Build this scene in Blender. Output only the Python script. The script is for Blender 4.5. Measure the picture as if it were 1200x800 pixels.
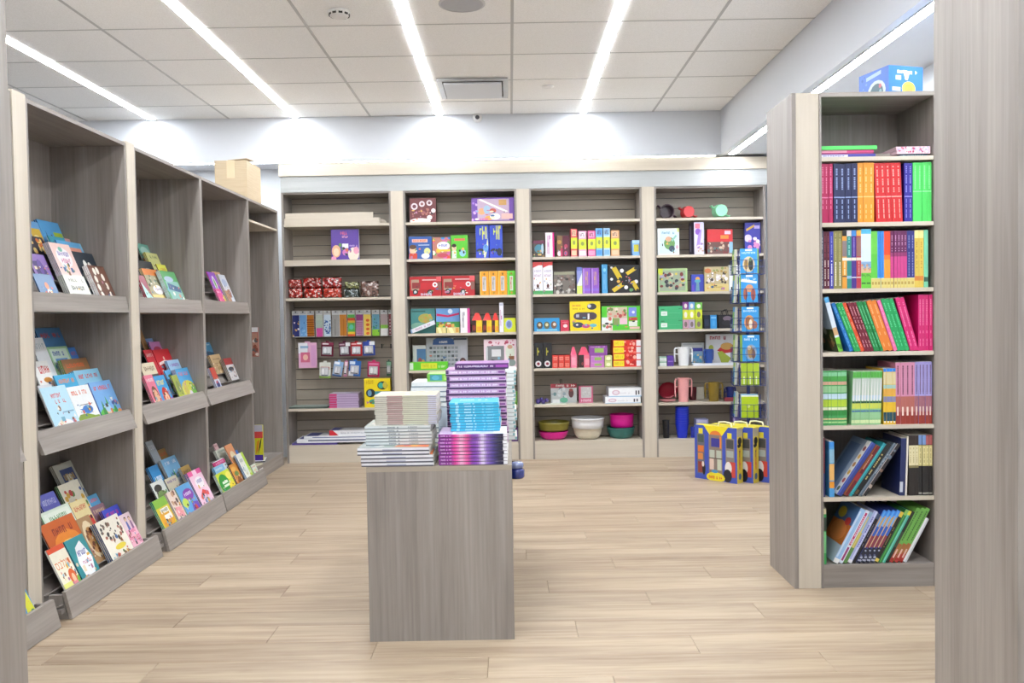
import bpy, bmesh, math, random
from mathutils import Vector, Matrix

for o in list(bpy.data.objects): bpy.data.objects.remove(o, do_unlink=True)
SC = bpy.context.scene
COL = SC.collection
R = random.Random(7)
PI = math.pi

# ------------------------------------------------------------------ camera
FPX, VPX, VPY, ROLL, HC = 1000.0, 598.0, 370.0, math.radians(0.97), 1.26
_f = Vector(((VPX-600)/FPX, (VPY-400)/FPX, 1.0)).normalized()
_u = Vector((-math.sin(ROLL), -math.cos(ROLL), 0.0)); _u = (_u-_f*_u.dot(_f)).normalized()
_r = _u.cross(_f)
if _r.x < 0: _r = -_r
CX = Vector((_r.x, _f.x, _u.x)); CY = Vector((_r.y, _f.y, _u.y)); CZ = Vector((_r.z, _f.z, _u.z))
cam_d = bpy.data.cameras.new('camera'); cam = bpy.data.objects.new('camera', cam_d); COL.objects.link(cam)
cam_d.sensor_width = 36.0; cam_d.lens = FPX*36.0/1200.0; cam_d.clip_start = 0.05; cam_d.clip_end = 60
m = Matrix.Identity(4)
for i in range(3):
    m[i][0] = CX[i]; m[i][1] = -CY[i]; m[i][2] = -CZ[i]
m[2][3] = HC
cam.matrix_world = m
SC.camera = cam

# photo measurements -> metres (used while laying the things out in the room)
def ray(x, y): return CX*((x-600)/FPX)+CY*((y-400)/FPX)+CZ
def atY(x, y, Y): d = ray(x, y); k = Y/d.y; return d.x*k, d.z*k+HC
def atX(x, y, X): d = ray(x, y); k = X/d.x; return d.y*k, d.z*k+HC
def atZ(x, y, Z): d = ray(x, y); k = (Z-HC)/d.z; return d.x*k, d.y*k

# ------------------------------------------------------------------ world and exposure
w = bpy.data.worlds.new('world'); SC.world = w; w.use_nodes = True
w.node_tree.nodes['Background'].inputs[0].default_value = (0.9, 0.95, 1.0, 1)
w.node_tree.nodes['Background'].inputs[1].default_value = 0.3
SC.view_settings.view_transform = 'Standard'; SC.view_settings.look = 'None'
SC.view_settings.exposure = 1.25; SC.view_settings.gamma = 1.0
SC.view_settings.use_curve_mapping = False
STRIP = 27.0      # LED strip emission

# ------------------------------------------------------------------ colours and materials
def lin(h, a=1.0):
    h = h.lstrip('#')
    if len(h) == 3: h = ''.join(c*2 for c in h)
    v = [int(h[i:i+2], 16)/255 for i in (0, 2, 4)]
    return tuple((c/12.92 if c <= .04045 else ((c+.055)/1.055)**2.4) for c in v)+(a,)

def newmat(name):
    mt = bpy.data.materials.new(name); mt.use_nodes = True
    nt = mt.node_tree; b = nt.nodes['Principled BSDF']
    return mt, nt, b, nt.nodes.new, nt.links.new

def plain(name, col, rough=0.5, metal=0.0, coat=0.0, var=0.03, emit=None, trans=0.0):
    mt, nt, b, N, L = newmat(name)
    tc = N('ShaderNodeTexCoord'); nz = N('ShaderNodeTexNoise'); nz.inputs['Scale'].default_value = 9; nz.inputs['Detail'].default_value = 4
    L(tc.outputs['Object'], nz.inputs['Vector'])
    mx = N('ShaderNodeMix'); mx.data_type = 'RGBA'; c = lin(col)
    mx.inputs[6].default_value = tuple(max(0, x*(1-var)) for x in c[:3])+(1,)
    mx.inputs[7].default_value = tuple(min(1, x*(1+var)) for x in c[:3])+(1,)
    L(nz.outputs['Fac'], mx.inputs[0]); L(mx.outputs[2], b.inputs['Base Color'])
    b.inputs['Roughness'].default_value = rough; b.inputs['Metallic'].default_value = metal; b.inputs['Coat Weight'].default_value = coat
    if trans: b.inputs['Transmission Weight'].default_value = trans
    if emit: b.inputs['Emission Color'].default_value = emit[0]; b.inputs['Emission Strength'].default_value = emit[1]
    return mt

def wood(name, dark, light, axis='z', rough=0.45, fine=1.0, bump=0.04, lo=0.31, hi=0.66):
    """laminate with grain running along one object axis"""
    mt, nt, b, N, L = newmat(name)
    tc = N('ShaderNodeTexCoord'); oi = N('ShaderNodeObjectInfo')
    sc = N('ShaderNodeVectorMath'); sc.operation = 'SCALE'; sc.inputs[0].default_value = (13.7, 7.9, 21.3); L(oi.outputs['Random'], sc.inputs['Scale'])
    ad = N('ShaderNodeVectorMath'); L(tc.outputs['Object'], ad.inputs[0]); L(sc.outputs[0], ad.inputs[1])
    def noise(across, along, det, dist=0.0):
        mp = N('ShaderNodeMapping'); s = [across]*3; s['xyz'.index(axis)] = along; mp.inputs['Scale'].default_value = s
        L(ad.outputs[0], mp.inputs['Vector'])
        nz = N('ShaderNodeTexNoise'); nz.inputs['Scale'].default_value = 1.0; nz.inputs['Detail'].default_value = det; nz.inputs['Distortion'].default_value = dist
        L(mp.outputs[0], nz.inputs['Vector']); return nz.outputs['Fac']
    a1 = noise(9*fine, 0.55, 4, 0.6); a2 = noise(60*fine, 1.6, 5); a3 = noise(26*fine, 2.6, 3, 1.5)
    def math_(op, x, y):
        n = N('ShaderNodeMath'); n.operation = op
        for i, q in enumerate((x, y)):
            if isinstance(q, (int, float)): n.inputs[i].default_value = q
            else: L(q, n.inputs[i])
        return n.outputs[0]
    s_ = math_('ADD', math_('MULTIPLY', a1, 0.5), math_('MULTIPLY', a2, 0.3)); s_ = math_('ADD', s_, math_('MULTIPLY', a3, 0.2))
    rp = N('ShaderNodeValToRGB'); L(s_, rp.inputs[0])
    rp.color_ramp.elements[0].position = lo; rp.color_ramp.elements[0].color = lin(dark)
    rp.color_ramp.elements[1].position = hi; rp.color_ramp.elements[1].color = lin(light)
    # per-board tone
    hv = N('ShaderNodeHueSaturation'); L(rp.outputs[0], hv.inputs['Color'])
    mr = N('ShaderNodeMapRange'); L(oi.outputs['Random'], mr.inputs[0]); mr.inputs[3].default_value = 0.95; mr.inputs[4].default_value = 1.05
    L(mr.outputs[0], hv.inputs['Value']); L(hv.outputs[0], b.inputs['Base Color'])
    b.inputs['Roughness'].default_value = rough
    bp = N('ShaderNodeBump'); bp.inputs['Strength'].default_value = bump; bp.inputs['Distance'].default_value = 0.002
    L(a2, bp.inputs['Height']); L(bp.outputs[0], b.inputs['Normal'])
    return mt

M = {}
GD, GL = '#746d68', '#9a938d'
for ax in 'xyz': M['grey_'+ax] = wood('grey_laminate_'+ax, GD, GL, ax, fine=1.5)
for ax in 'xyz': M['cream_'+ax] = wood('cream_laminate_'+ax, '#b9af9f', '#c9c0b1', ax, fine=1.3, bump=0.02)
M['slat'] = wood('slat_laminate', '#8f867a', '#a1988b', 'x', fine=1.0)
M['header'] = wood('header_laminate', '#a0a3a3', '#b4b8b8', 'x')
M['plank'] = wood('oak_plank', '#806a55', '#b3a28b', 'x', rough=0.42, fine=0.8, bump=0.03, lo=0.32, hi=0.6)
M['edge'] = plain('pale_edge_band', '#bdb6ac', 0.5)
M['white'] = plain('white_paint', '#d3d7dd', 0.6, var=0.01)
M['wallblue'] = plain('cool_white_paint', '#dadfe5', 0.6, var=0.01)
M['grid'] = plain('grid_metal', '#b9b9b8', 0.45)
M['gap'] = plain('dark_plenum', '#3a3a3a', 0.9)
M['housing'] = plain('aluminium_housing', '#a9abad', 0.4, 0.6)
M['wire'] = plain('navy_wire', '#1c2f6b', 0.35)
M['black'] = plain('black_plastic', '#18181a', 0.4)
M['metal'] = plain('zinc_hook', '#8e9092', 0.3, 0.9)
M['paper'] = plain('paper_pages', '#eeeae0', 0.8)
M['slab'] = plain('screed', '#b59f7c', 0.8)
def cardboard():
    mt, nt, b, N, L = newmat('brown_cardboard')
    tc = N('ShaderNodeTexCoord'); mp = N('ShaderNodeMapping'); mp.inputs['Scale'].default_value = (4, 4, 90); L(tc.outputs['Object'], mp.inputs[0])
    nz = N('ShaderNodeTexNoise'); nz.inputs['Scale'].default_value = 1.5; L(mp.outputs[0], nz.inputs['Vector'])
    rp = N('ShaderNodeValToRGB'); rp.color_ramp.elements[0].color = lin('#ad9a7e'); rp.color_ramp.elements[1].color = lin('#c2b195')
    L(nz.outputs['Fac'], rp.inputs[0]); L(rp.outputs[0], b.inputs['Base Color']); b.inputs['Roughness'].default_value = 0.85
    return mt
M['cardboard'] = cardboard()
def tilemat():
    mt, nt, b, N, L = newmat('mineral_ceiling_tile')
    tc = N('ShaderNodeTexCoord'); nz = N('ShaderNodeTexNoise'); nz.inputs['Scale'].default_value = 160; nz.inputs['Detail'].default_value = 3
    L(tc.outputs['Object'], nz.inputs['Vector'])
    oi = N('ShaderNodeObjectInfo'); hv = N('ShaderNodeHueSaturation'); mr = N('ShaderNodeMapRange'); L(oi.outputs['Random'], mr.inputs[0])
    mr.inputs[3].default_value = 0.97; mr.inputs[4].default_value = 1.02
    rp = N('ShaderNodeValToRGB'); rp.color_ramp.elements[0].position = 0.35; rp.color_ramp.elements[0].color = lin('#efefed'); rp.color_ramp.elements[1].position = 0.6; rp.color_ramp.elements[1].color = lin('#f9f9f8')
    L(nz.outputs['Fac'], rp.inputs[0]); L(rp.outputs[0], hv.inputs['Color']); L(mr.outputs[0], hv.inputs['Value']); L(hv.outputs[0], b.inputs['Base Color'])
    b.inputs['Roughness'].default_value = 0.9
    bp = N('ShaderNodeBump'); bp.inputs['Strength'].default_value = 0.1; bp.inputs['Distance'].default_value = 0.002; L(nz.outputs['Fac'], bp.inputs['Height']); L(bp.outputs[0], b.inputs['Normal'])
    return mt
M['tile'] = tilemat()
def printmat(name, rough, coat):
    mt, nt, b, N, L = newmat(name)
    at = N('ShaderNodeAttribute'); at.attribute_name = 'Col'
    tc = N('ShaderNodeTexCoord'); nz = N('ShaderNodeTexNoise'); nz.inputs['Scale'].default_value = 45; nz.inputs['Detail'].default_value = 3; L(tc.outputs['Object'], nz.inputs['Vector'])
    mr = N('ShaderNodeMapRange'); L(nz.outputs['Fac'], mr.inputs[0]); mr.inputs[3].default_value = 0.80; mr.inputs[4].default_value = 0.92
    hv = N('ShaderNodeHueSaturation'); L(at.outputs['Color'], hv.inputs['Color']); L(mr.outputs[0], hv.inputs['Value']); L(hv.outputs[0], b.inputs['Base Color'])
    b.inputs['Roughness'].default_value = rough; b.inputs['Coat Weight'].default_value = coat; b.inputs['Coat Roughness'].default_value = 0.15
    return mt
M['print'] = printmat('printed_card', 0.42, 0.15)
M['film'] = printmat('film_wrapped', 0.22, 0.9)
M['plastic'] = printmat('moulded_plastic', 0.32, 0.1)
M['strip'] = plain('led_diffuser', '#ffffff', 0.5, emit=((0.93, 0.96, 1.0, 1), STRIP))
def solid(name, hexs, rough=0.5, **k):
    key = 'c_'+name
    if key not in M: M[key] = plain(name, hexs, rough, **k)
    return M[key]

# ------------------------------------------------------------------ mesh helpers
class PM:
    """collects polygons with a printed colour each"""
    def __init__(s): s.v = []; s.f = []; s.c = []
    def poly(s, pts, col):
        n = len(s.v); s.v += [tuple(p) for p in pts]; s.f.append(tuple(range(n, n+len(pts)))); s.c.append(col)
    def box(s, x0, x1, y0, y1, z0, z1, col, **k):
        q = [(x0,y0,z0),(x1,y0,z0),(x1,y1,z0),(x0,y1,z0),(x0,y0,z1),(x1,y0,z1),(x1,y1,z1),(x0,y1,z1)]
        for key, ids in (('bottom',(3,2,1,0)),('top',(4,5,6,7)),('front',(0,1,5,4)),('right',(1,2,6,5)),('back',(2,3,7,6)),('left',(3,0,4,7))):
            s.poly([q[i] for i in ids], k.get(key, col))
        return s
    def prism(s, prof, a, b, axis, col):
        """profile of 2-D points extruded from a to b along an axis"""
        def P(p, t):
            return {'x': (t, p[0], p[1]), 'y': (p[0], t, p[1]), 'z': (p[0], p[1], t)}[axis]
        n = len(prof)
        s.poly([P(p, a) for p in prof], col); s.poly([P(p, b) for p in reversed(prof)], col)
        for i in range(n):
            j = (i+1) % n
            s.poly([P(prof[i], b), P(prof[j], b), P(prof[j], a), P(prof[i], a)], col)
        return s
    def lathe(s, prof, n, col, c=(0, 0, 0), cols=None):
        for i in range(len(prof)-1):
            (r0, z0), (r1, z1) = prof[i], prof[i+1]
            cc = cols[i] if cols else col
            for k in range(n):
                a, b = 2*PI*k/n, 2*PI*(k+1)/n
                pts = [(c[0]+r0*math.cos(a), c[1]+r0*math.sin(a), c[2]+z0), (c[0]+r0*math.cos(b), c[1]+r0*math.sin(b), c[2]+z0),
                       (c[0]+r1*math.cos(b), c[1]+r1*math.sin(b), c[2]+z1), (c[0]+r1*math.cos(a), c[1]+r1*math.sin(a), c[2]+z1)]
                if r0 < 1e-6: pts = [pts[0], pts[2], pts[3]]
                elif r1 < 1e-6: pts = [pts[0], pts[1], pts[2]]
                s.poly(pts, cc)
        return s
    def tube(s, path, r, col, n=8, closed=False):
        path = [Vector(p) for p in path]; rings = []
        N_ = len(path); prev = None
        for i, p in enumerate(path):
            if closed: t = path[(i+1) % N_]-path[i-1]
            else: t = path[min(i+1, N_-1)]-path[max(i-1, 0)]
            t.normalize()
            if prev is None:
                prev = t.orthogonal().normalized()
            else:
                prev = (prev-t*prev.dot(t)).normalized()
            b = t.cross(prev); rr = r[i] if isinstance(r, (list, tuple)) else r
            rings.append([p+(prev*math.cos(2*PI*k/n)+b*math.sin(2*PI*k/n))*rr for k in range(n)])
        for i in range(N_ if closed else N_-1):
            A, B = rings[i], rings[(i+1) % N_]
            for k in range(n):
                s.poly([A[k], A[(k+1) % n], B[(k+1) % n], B[k]], col)
        if not closed:
            s.poly(list(reversed(rings[0])), col); s.poly(rings[-1], col)
        return s
    def mesh(s, name, smooth=False, weld=False):
        me = bpy.data.meshes.new(name); me.from_pydata(s.v, [], s.f)
        at = me.attributes.new('Col', 'FLOAT_COLOR', 'CORNER')
        data = []
        for f, c in zip(s.f, s.c):
            cl = lin(c) if isinstance(c, str) else c
            data += list(cl)*len(f)
        at.data.foreach_set('color', data)
        if weld:
            bm = bmesh.new(); bm.from_mesh(me); bmesh.ops.remove_doubles(bm, verts=bm.verts, dist=1e-5)
            bmesh.ops.recalc_face_normals(bm, faces=bm.faces); bm.to_mesh(me); bm.free()
        if smooth: me.polygons.foreach_set('use_smooth', [True]*len(me.polygons))
        me.update()
        return me
    def build(s, name, mat, parent=None, loc=(0,0,0), rot=(0,0,0), smooth=False, weld=False):
        return place(s.mesh(name, smooth, weld), name, mat, parent, loc, rot)

def place(me, name, mat, parent=None, loc=(0,0,0), rot=(0,0,0)):
    if mat is not None and not me.materials: me.materials.append(M[mat] if isinstance(mat, str) else mat)
    o = bpy.data.objects.new(name, me); COL.objects.link(o); o.location = loc; o.rotation_euler = rot
    if parent: o.parent = parent
    return o
def empty(name, loc=(0,0,0), rot=(0,0,0)):
    o = bpy.data.objects.new(name, None); COL.objects.link(o); o.location = loc; o.rotation_euler = rot; o.empty_display_size = 0.1
    return o
def tag(o, label=None, cat=None, group=None, kind=None):
    if label: o['label'] = label
    if cat: o['category'] = cat
    if group: o['group'] = group
    if kind: o['kind'] = kind
    return o
def bevel(o, wd=0.003, seg=1):
    md = o.modifiers.new('bevel', 'BEVEL'); md.width = wd; md.segments = seg; md.limit_method = 'ANGLE'
    return o
def part(name, mat, parent, x0, x1, y0, y1, z0, z1, bv=0.0):
    """one board; its origin sits at its centre so that grain and bounds belong to it"""
    c = ((x0+x1)/2, (y0+y1)/2, (z0+z1)/2)
    o = PM().box(x0-c[0], x1-c[0], y0-c[1], y1-c[1], z0-c[2], z1-c[2], 'ffffff').build(name, mat, parent, c)
    if bv: bevel(o, bv)
    return o
def copy_tree(o, parent=None):
    c = o.copy(); COL.objects.link(c); c.parent = parent
    for ch in o.children: copy_tree(ch, c)
    return c

# ------------------------------------------------------------------ print helpers (flat artwork laid on a face)
_TXT = {}
def text_tris(word):
    if word in _TXT: return _TXT[word]
    cu = bpy.data.curves.new('lettering', 'FONT'); cu.body = word; cu.resolution_u = 2
    ob = bpy.data.objects.new('lettering', cu); COL.objects.link(ob)
    dg = bpy.context.evaluated_depsgraph_get(); dg.update()
    me = bpy.data.meshes.new_from_object(ob.evaluated_get(dg))
    V = [v.co.copy() for v in me.vertices]; F = [tuple(p.vertices) for p in me.polygons]
    bpy.data.objects.remove(ob, do_unlink=True); bpy.data.curves.remove(cu); bpy.data.meshes.remove(me)
    if V:
        x0 = min(v.x for v in V); x1 = max(v.x for v in V); y0 = min(v.y for v in V); y1 = max(v.y for v in V)
        V = [((v.x-x0)/max(1e-6, x1-x0), (v.y-y0)/max(1e-6, y1-y0)) for v in V]
    _TXT[word] = (V, F); return _TXT[word]

def art(pm, O, U, V, items, eps=0.00003):
    """items drawn in unit coordinates (u right, v up) on the face O + u*U + v*V"""
    O, U, V = Vector(O), Vector(U), Vector(V); N = U.cross(V).normalized(); lu, lv = U.length, V.length
    lay = [0]
    def P(u, v): return O+U*min(1, max(0, u))+V*min(1, max(0, v))+N*(eps*lay[0])
    def ell(cu, cv, ru, rv, c, n=14):
        pm.poly([P(cu+ru*math.cos(2*PI*k/n), cv+rv*math.sin(2*PI*k/n)) for k in range(n)], c)
    for it in items:
        lay[0] += 1; k = it[0]
        if k == 'r': _, a, b, c, d, col = it; pm.poly([P(a,b), P(c,b), P(c,d), P(a,d)], col)
        elif k == 'd': _, a, b, r, col = it; ell(a, b, r*lv/lu, r, col)
        elif k == 'e': _, a, b, ru, rv, col = it; ell(a, b, ru, rv, col)
        elif k == 'p': pm.poly([P(*q) for q in it[1]], it[2])
        elif k == 't':      # rows of letter-like marks, where the photograph's print cannot be read
            _, a, b, c, d, col, n, sd = it; rr = random.Random(sd); wd = (c-a)/n
            for i in range(n):
                if n > 5 and rr.random() < 0.14: continue
                x = a+i*wd; y0 = b+(d-b)*rr.uniform(0, .12); y1 = d-(d-b)*rr.uniform(0, .12)
                st = wd*.3
                pm.poly([P(x,y0), P(x+st,y0), P(x+st,y1), P(x,y1)], col)
                yy = rr.choice((y0, (y0+y1)/2-(d-b)*.1, y1-(d-b)*.22)); pm.poly([P(x+st,yy), P(x+wd*.78,yy), P(x+wd*.78,yy+(d-b)*.22), P(x+st,yy+(d-b)*.22)], col)
                if rr.random() < .55: pm.poly([P(x+wd*.55,y0), P(x+wd*.78,y0), P(x+wd*.78,y1), P(x+wd*.55,y1)], col)
        elif k == 'w':      # readable lettering
            _, word, a, b, c, d, col = it; TV, TF = text_tris(word)
            for f in TF: pm.poly([P(a+(c-a)*TV[i][0], b+(d-b)*TV[i][1]) for i in f], col)
        elif k == 'f':      # small standing figure: u, v, height, clothes, hair, skin
            _, u, v, h, cl, hr, sk = it; a = lv/lu
            pm.poly([P(u-.16*h*a, v), P(u+.16*h*a, v), P(u+.1*h*a, v+.62*h), P(u-.1*h*a, v+.62*h)], cl)
            lay[0] += 1; ell(u, v+.8*h, .15*h*a, .17*h, hr); lay[0] += 1; ell(u, v+.76*h, .11*h*a, .12*h, sk, 10)
        elif k == 's':      # scatter of small spots: box, radius, colours, count, seed
            _, a, b, c, d, r, cols, n, sd = it; rr = random.Random(sd)
            for i in range(n):
                q = r*rr.uniform(.6, 1.3); cu = rr.uniform(a, c); cv = rr.uniform(b, d); lay[0] += 1
                ell(cu, cv, q*lv/lu, q*rr.uniform(.7, 1.2), rr.choice(cols), 7)
# ================================================================== THE ROOM
XL, XR, YB, YF, ZC = -5.2, 2.38, -3.0, 7.80, 3.0
SOFX, SOFY, SOFZ = 1.845, 7.42, 2.625

# floor: pale oak planks on a screed
floor = PM().box(XL, XR, YB, YF+.1, -.06, -.006, 'ffffff').build('floor', 'slab'); tag(floor, 'pale oak plank floor across the whole shop', 'floor', kind='structure')
def plank_mesh(l, wd):
    pm = PM(); g = .0006; b = .0012; x0, x1, y0, y1 = g, l-g, g, wd-g
    lo = [(x0,y0,-.006),(x1,y0,-.006),(x1,y1,-.006),(x0,y1,-.006)]; mi = [(p[0],p[1],-b) for p in lo]
    hi = [(x0+b,y0+b,0),(x1-b,y0+b,0),(x1-b,y1-b,0),(x0+b,y1-b,0)]
    for i in range(4):
        j = (i+1) % 4
        pm.poly([lo[i],lo[j],mi[j],mi[i]], 'ffffff'); pm.poly([mi[i],mi[j],hi[j],hi[i]], 'ffffff')
    pm.poly(hi, 'ffffff'); return pm
PW, PLN = 0.18, 1.22
full = plank_mesh(PLN, PW).mesh('plank')
stuff = PM()
j = 0; y = YB
while y < YF-.01:
    off = (j*0.437) % PLN; x = XL-off
    while x < XR:
        a, b = max(x, XL), min(x+PLN, XR)
        if b-a > .03:
            near = (2.2 < y < 7.4 and b > -2.0 and a < 2.2) and not (y < 3.0 and (b < -1.3 or a > 1.2))
            wd = min(PW, YF-y)
            if near:
                me = full if (b-a > PLN-1e-4 and wd == PW) else plank_mesh(b-a, wd).mesh('plank')
                place(me, 'plank', 'plank', floor, (a, y, 0))
            else:
                q = plank_mesh(b-a, wd); n = len(stuff.v)
                stuff.v += [(p[0]+a, p[1]+y, p[2]) for p in q.v]; stuff.f += [tuple(i+n for i in f) for f in q.f]; stuff.c += q.c
        x += PLN
    y += PW; j += 1
tag(stuff.build('plank_field', 'plank', floor), kind='stuff')

# walls
for nm, bx, lb in (('wall_rear', (XL, XR, YF, YF+.1, 0, ZC), 'white rear wall behind the slatwall shelving'),
                   ('wall_left', (XL-.1, XL, YB, YF+.1, 0, ZC), 'white wall beyond the left display cases'),
                   ('wall_right', (XR, XR+.1, YB, YF+.1, 0, ZC), 'white wall beyond the right bookcase'),
                   ('wall_front', (XL, XR, YB-.1, YB, 0, ZC), 'white wall behind the camera')):
    tag(PM().box(*bx, 'ffffff').build(nm, 'wallblue'), lb, 'wall', kind='structure')

# ceiling: lay-in tiles between rails
ceil = PM().box(XL, XR, YB, YF+.1, ZC+.03, ZC+.08, 'ffffff').build('ceiling', 'gap'); tag(ceil, 'white lay-in tile ceiling with linear lights', 'ceiling', kind='structure')
TX = [XL]+[0.04+1.22*k for k in range(-4, 2)]+[SOFX]
TY = []; y = 6.965
while y > YB: TY.append(y); y -= .61
TY = [YB]+TY[::-1]+[SOFY]
tm = {}
for i in range(len(TX)-1):
    for k in range(len(TY)-1):
        wx, wy = TX[i+1]-TX[i]-.008, TY[k+1]-TY[k]-.006
        if wx < .03 or wy < .03: continue
        key = (round(wx, 3), round(wy, 3))
        if key not in tm: tm[key] = PM().box(-wx/2, wx/2, -wy/2, wy/2, .002, .018, 'ffffff').mesh('ceiling_tile')
        o = place(tm[key], 'ceiling_tile', 'tile', ceil, ((TX[i]+TX[i+1])/2, (TY[k]+TY[k+1])/2, ZC))
        if i == 1 and k == len(TY)-3: o.rotation_euler = (math.radians(-1.6), math.radians(0.6), 0); o.location.z += .012   # the lifted tile
for x in TX[1:-1]: part('grid_rail', 'grid', ceil, x-.009, x+.009, YB, SOFY, ZC+.0, ZC+.004)
for y in TY[1:-1]: part('grid_rail', 'grid', ceil, XL, SOFX, y-.006, y+.006, ZC+.0005, ZC+.0045)

# dropped soffits along the rear and the right
sof = PM().box(XL, SOFX, SOFY, YF, SOFZ, ZC+.03, 'ffffff').box(SOFX, XR, YB, YF, SOFZ, ZC+.03, 'ffffff').build('ceiling_soffit', 'white')
tag(sof, 'white dropped soffit above the rear shelving and right bookcase', 'soffit', kind='structure')

# linear LED lights
def led(x0, x1, y0, y1, z, lb, drop=.006):
    t = empty('linear_light', ((x0+x1)/2, (y0+y1)/2, z)); cx, cy = t.location.x, t.location.y
    part('diffuser', 'strip', t, x0-cx, x1-cx, y0-cy, y1-cy, -drop, -.001, .004)
    e = .006
    if x1-x0 < y1-y0:
        for s in (x0-e, x1): part('housing', 'white', t, s-cx, s+e-cx, y0-cy, y1-cy, -.0065, -.0005)
        for s in (y0-.03, y1): part('end_cap', 'housing', t, x0-e-cx, x1+e-cx, s-cy, s+.03-cy, -.0065, -.0005)
    else:
        for s in (y0-e, y1): part('housing', 'white', t, x0-cx, x1-cx, s-cy, s+e-cy, -.0065, -.0005)
        for s in (x0-.03, x1): part('end_cap', 'housing', t, s-cx, s+.03-cx, y0-e-cy, y1+e-cy, -.0065, -.0005)
    return tag(t, lb, 'light', 'linear ceiling lights')
HW = .028
for xc, lb in ((-3.05, 'linear ceiling light above the left display cases, leftmost strip'), (-1.82, 'second linear ceiling light from the left'),
               (-.58, 'linear ceiling light just left of the air vent'), (.655, 'linear ceiling light just right of the air vent')):
    led(xc-HW, xc+HW, YB+.4, SOFY-.035, ZC, lb)
led(-4.6, 1.80, 7.428, 7.458, SOFZ, 'thin light strip under the rear soffit above the cornice')
led(1.90, 1.955, YB+.4, 7.38, SOFZ, 'light strip under the right soffit, crossing behind the blue box', .008)

# ceiling fittings
def disc_thing(name, loc, prof, cols, lb, cat, n=24, rot=(PI, 0, 0)):
    o = PM().lathe(prof, n, 'ffffff', cols=cols).build(name, 'print', None, loc, rot, weld=True)
    return tag(o, lb, cat)
t = empty('smoke_detector', (-.94, 4.89, ZC)); tag(t, 'small round white smoke detector with dark slits on ceiling', 'detector')
PM().lathe([(.0, .0), (.062, .0), (.062, .012), (.05, .03), (.03, .036), (0, .036)], 24, 'f2f2f0').build('body', 'print', t, (0,0,0), (PI,0,0), weld=True)
for k in range(10):
    a = 2*PI*k/10; PM().box(-.011, .011, -.002, .002, -.006, .006, '202020').build('slit', 'print', t, (.0565*math.cos(a), .0565*math.sin(a), -.021), (0, 0, a+PI/2))
t = empty('ceiling_speaker', (-.24, 4.80, ZC)); tag(t, 'round grey ceiling speaker at the top edge', 'speaker')
PM().lathe([(0, 0), (.13, 0), (.13, .004), (.118, .008)], 32, 'd2d3d5').build('rim', 'print', t, (0,0,0), (PI,0,0))
PM().lathe([(.118, .006), (.07, .0085), (0, .009)], 32, 'b9bbbf').build('grille', 'print', t, (0,0,0), (PI,0,0))
t = empty('air_vent', (-.25, 6.55, ZC)); tag(t, 'rectangular white ceiling air vent with grey frame', 'vent')
part('frame', 'housing', t, -.26, .26, -.27, -.23, -.016, -.001); part('frame', 'housing', t, -.26, .26, .23, .27, -.016, -.001)
part('frame', 'housing', t, -.26, -.225, -.23, .23, -.016, -.001); part('frame', 'housing', t, .225, .26, -.23, .23, -.016, -.001)
part('deflector', 'white', t, -.215, .215, -.215, .215, -.03, -.018); part('duct_throat', 'gap', t, -.225, .225, -.23, .23, -.006, -.001)
disc_thing('sprinkler_cover', (.315, 6.545, ZC), [(0, .001), (.045, .001), (.045, .006), (.03, .012), (0, .013)], None, 'small round white sprinkler cover right of the vent', 'sprinkler')
t = empty('dome_camera', (-.255, SOFY, 2.972)); tag(t, 'small white dome security camera on the rear soffit face', 'camera')
PM().lathe([(0, .001), (.042, .001), (.042, .014), (.034, .024), (.0, .026)], 20, 'f0f1f2').build('base', 'print', t, (0,0,0), (PI/2,0,0))
PM().lathe([(.02, .022), (.016, .03), (.008, .034), (0, .035)], 20, '3a3c42').build('lens_dome', 'plastic', t, (0,0,0), (PI/2,0,0), smooth=True)

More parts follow.
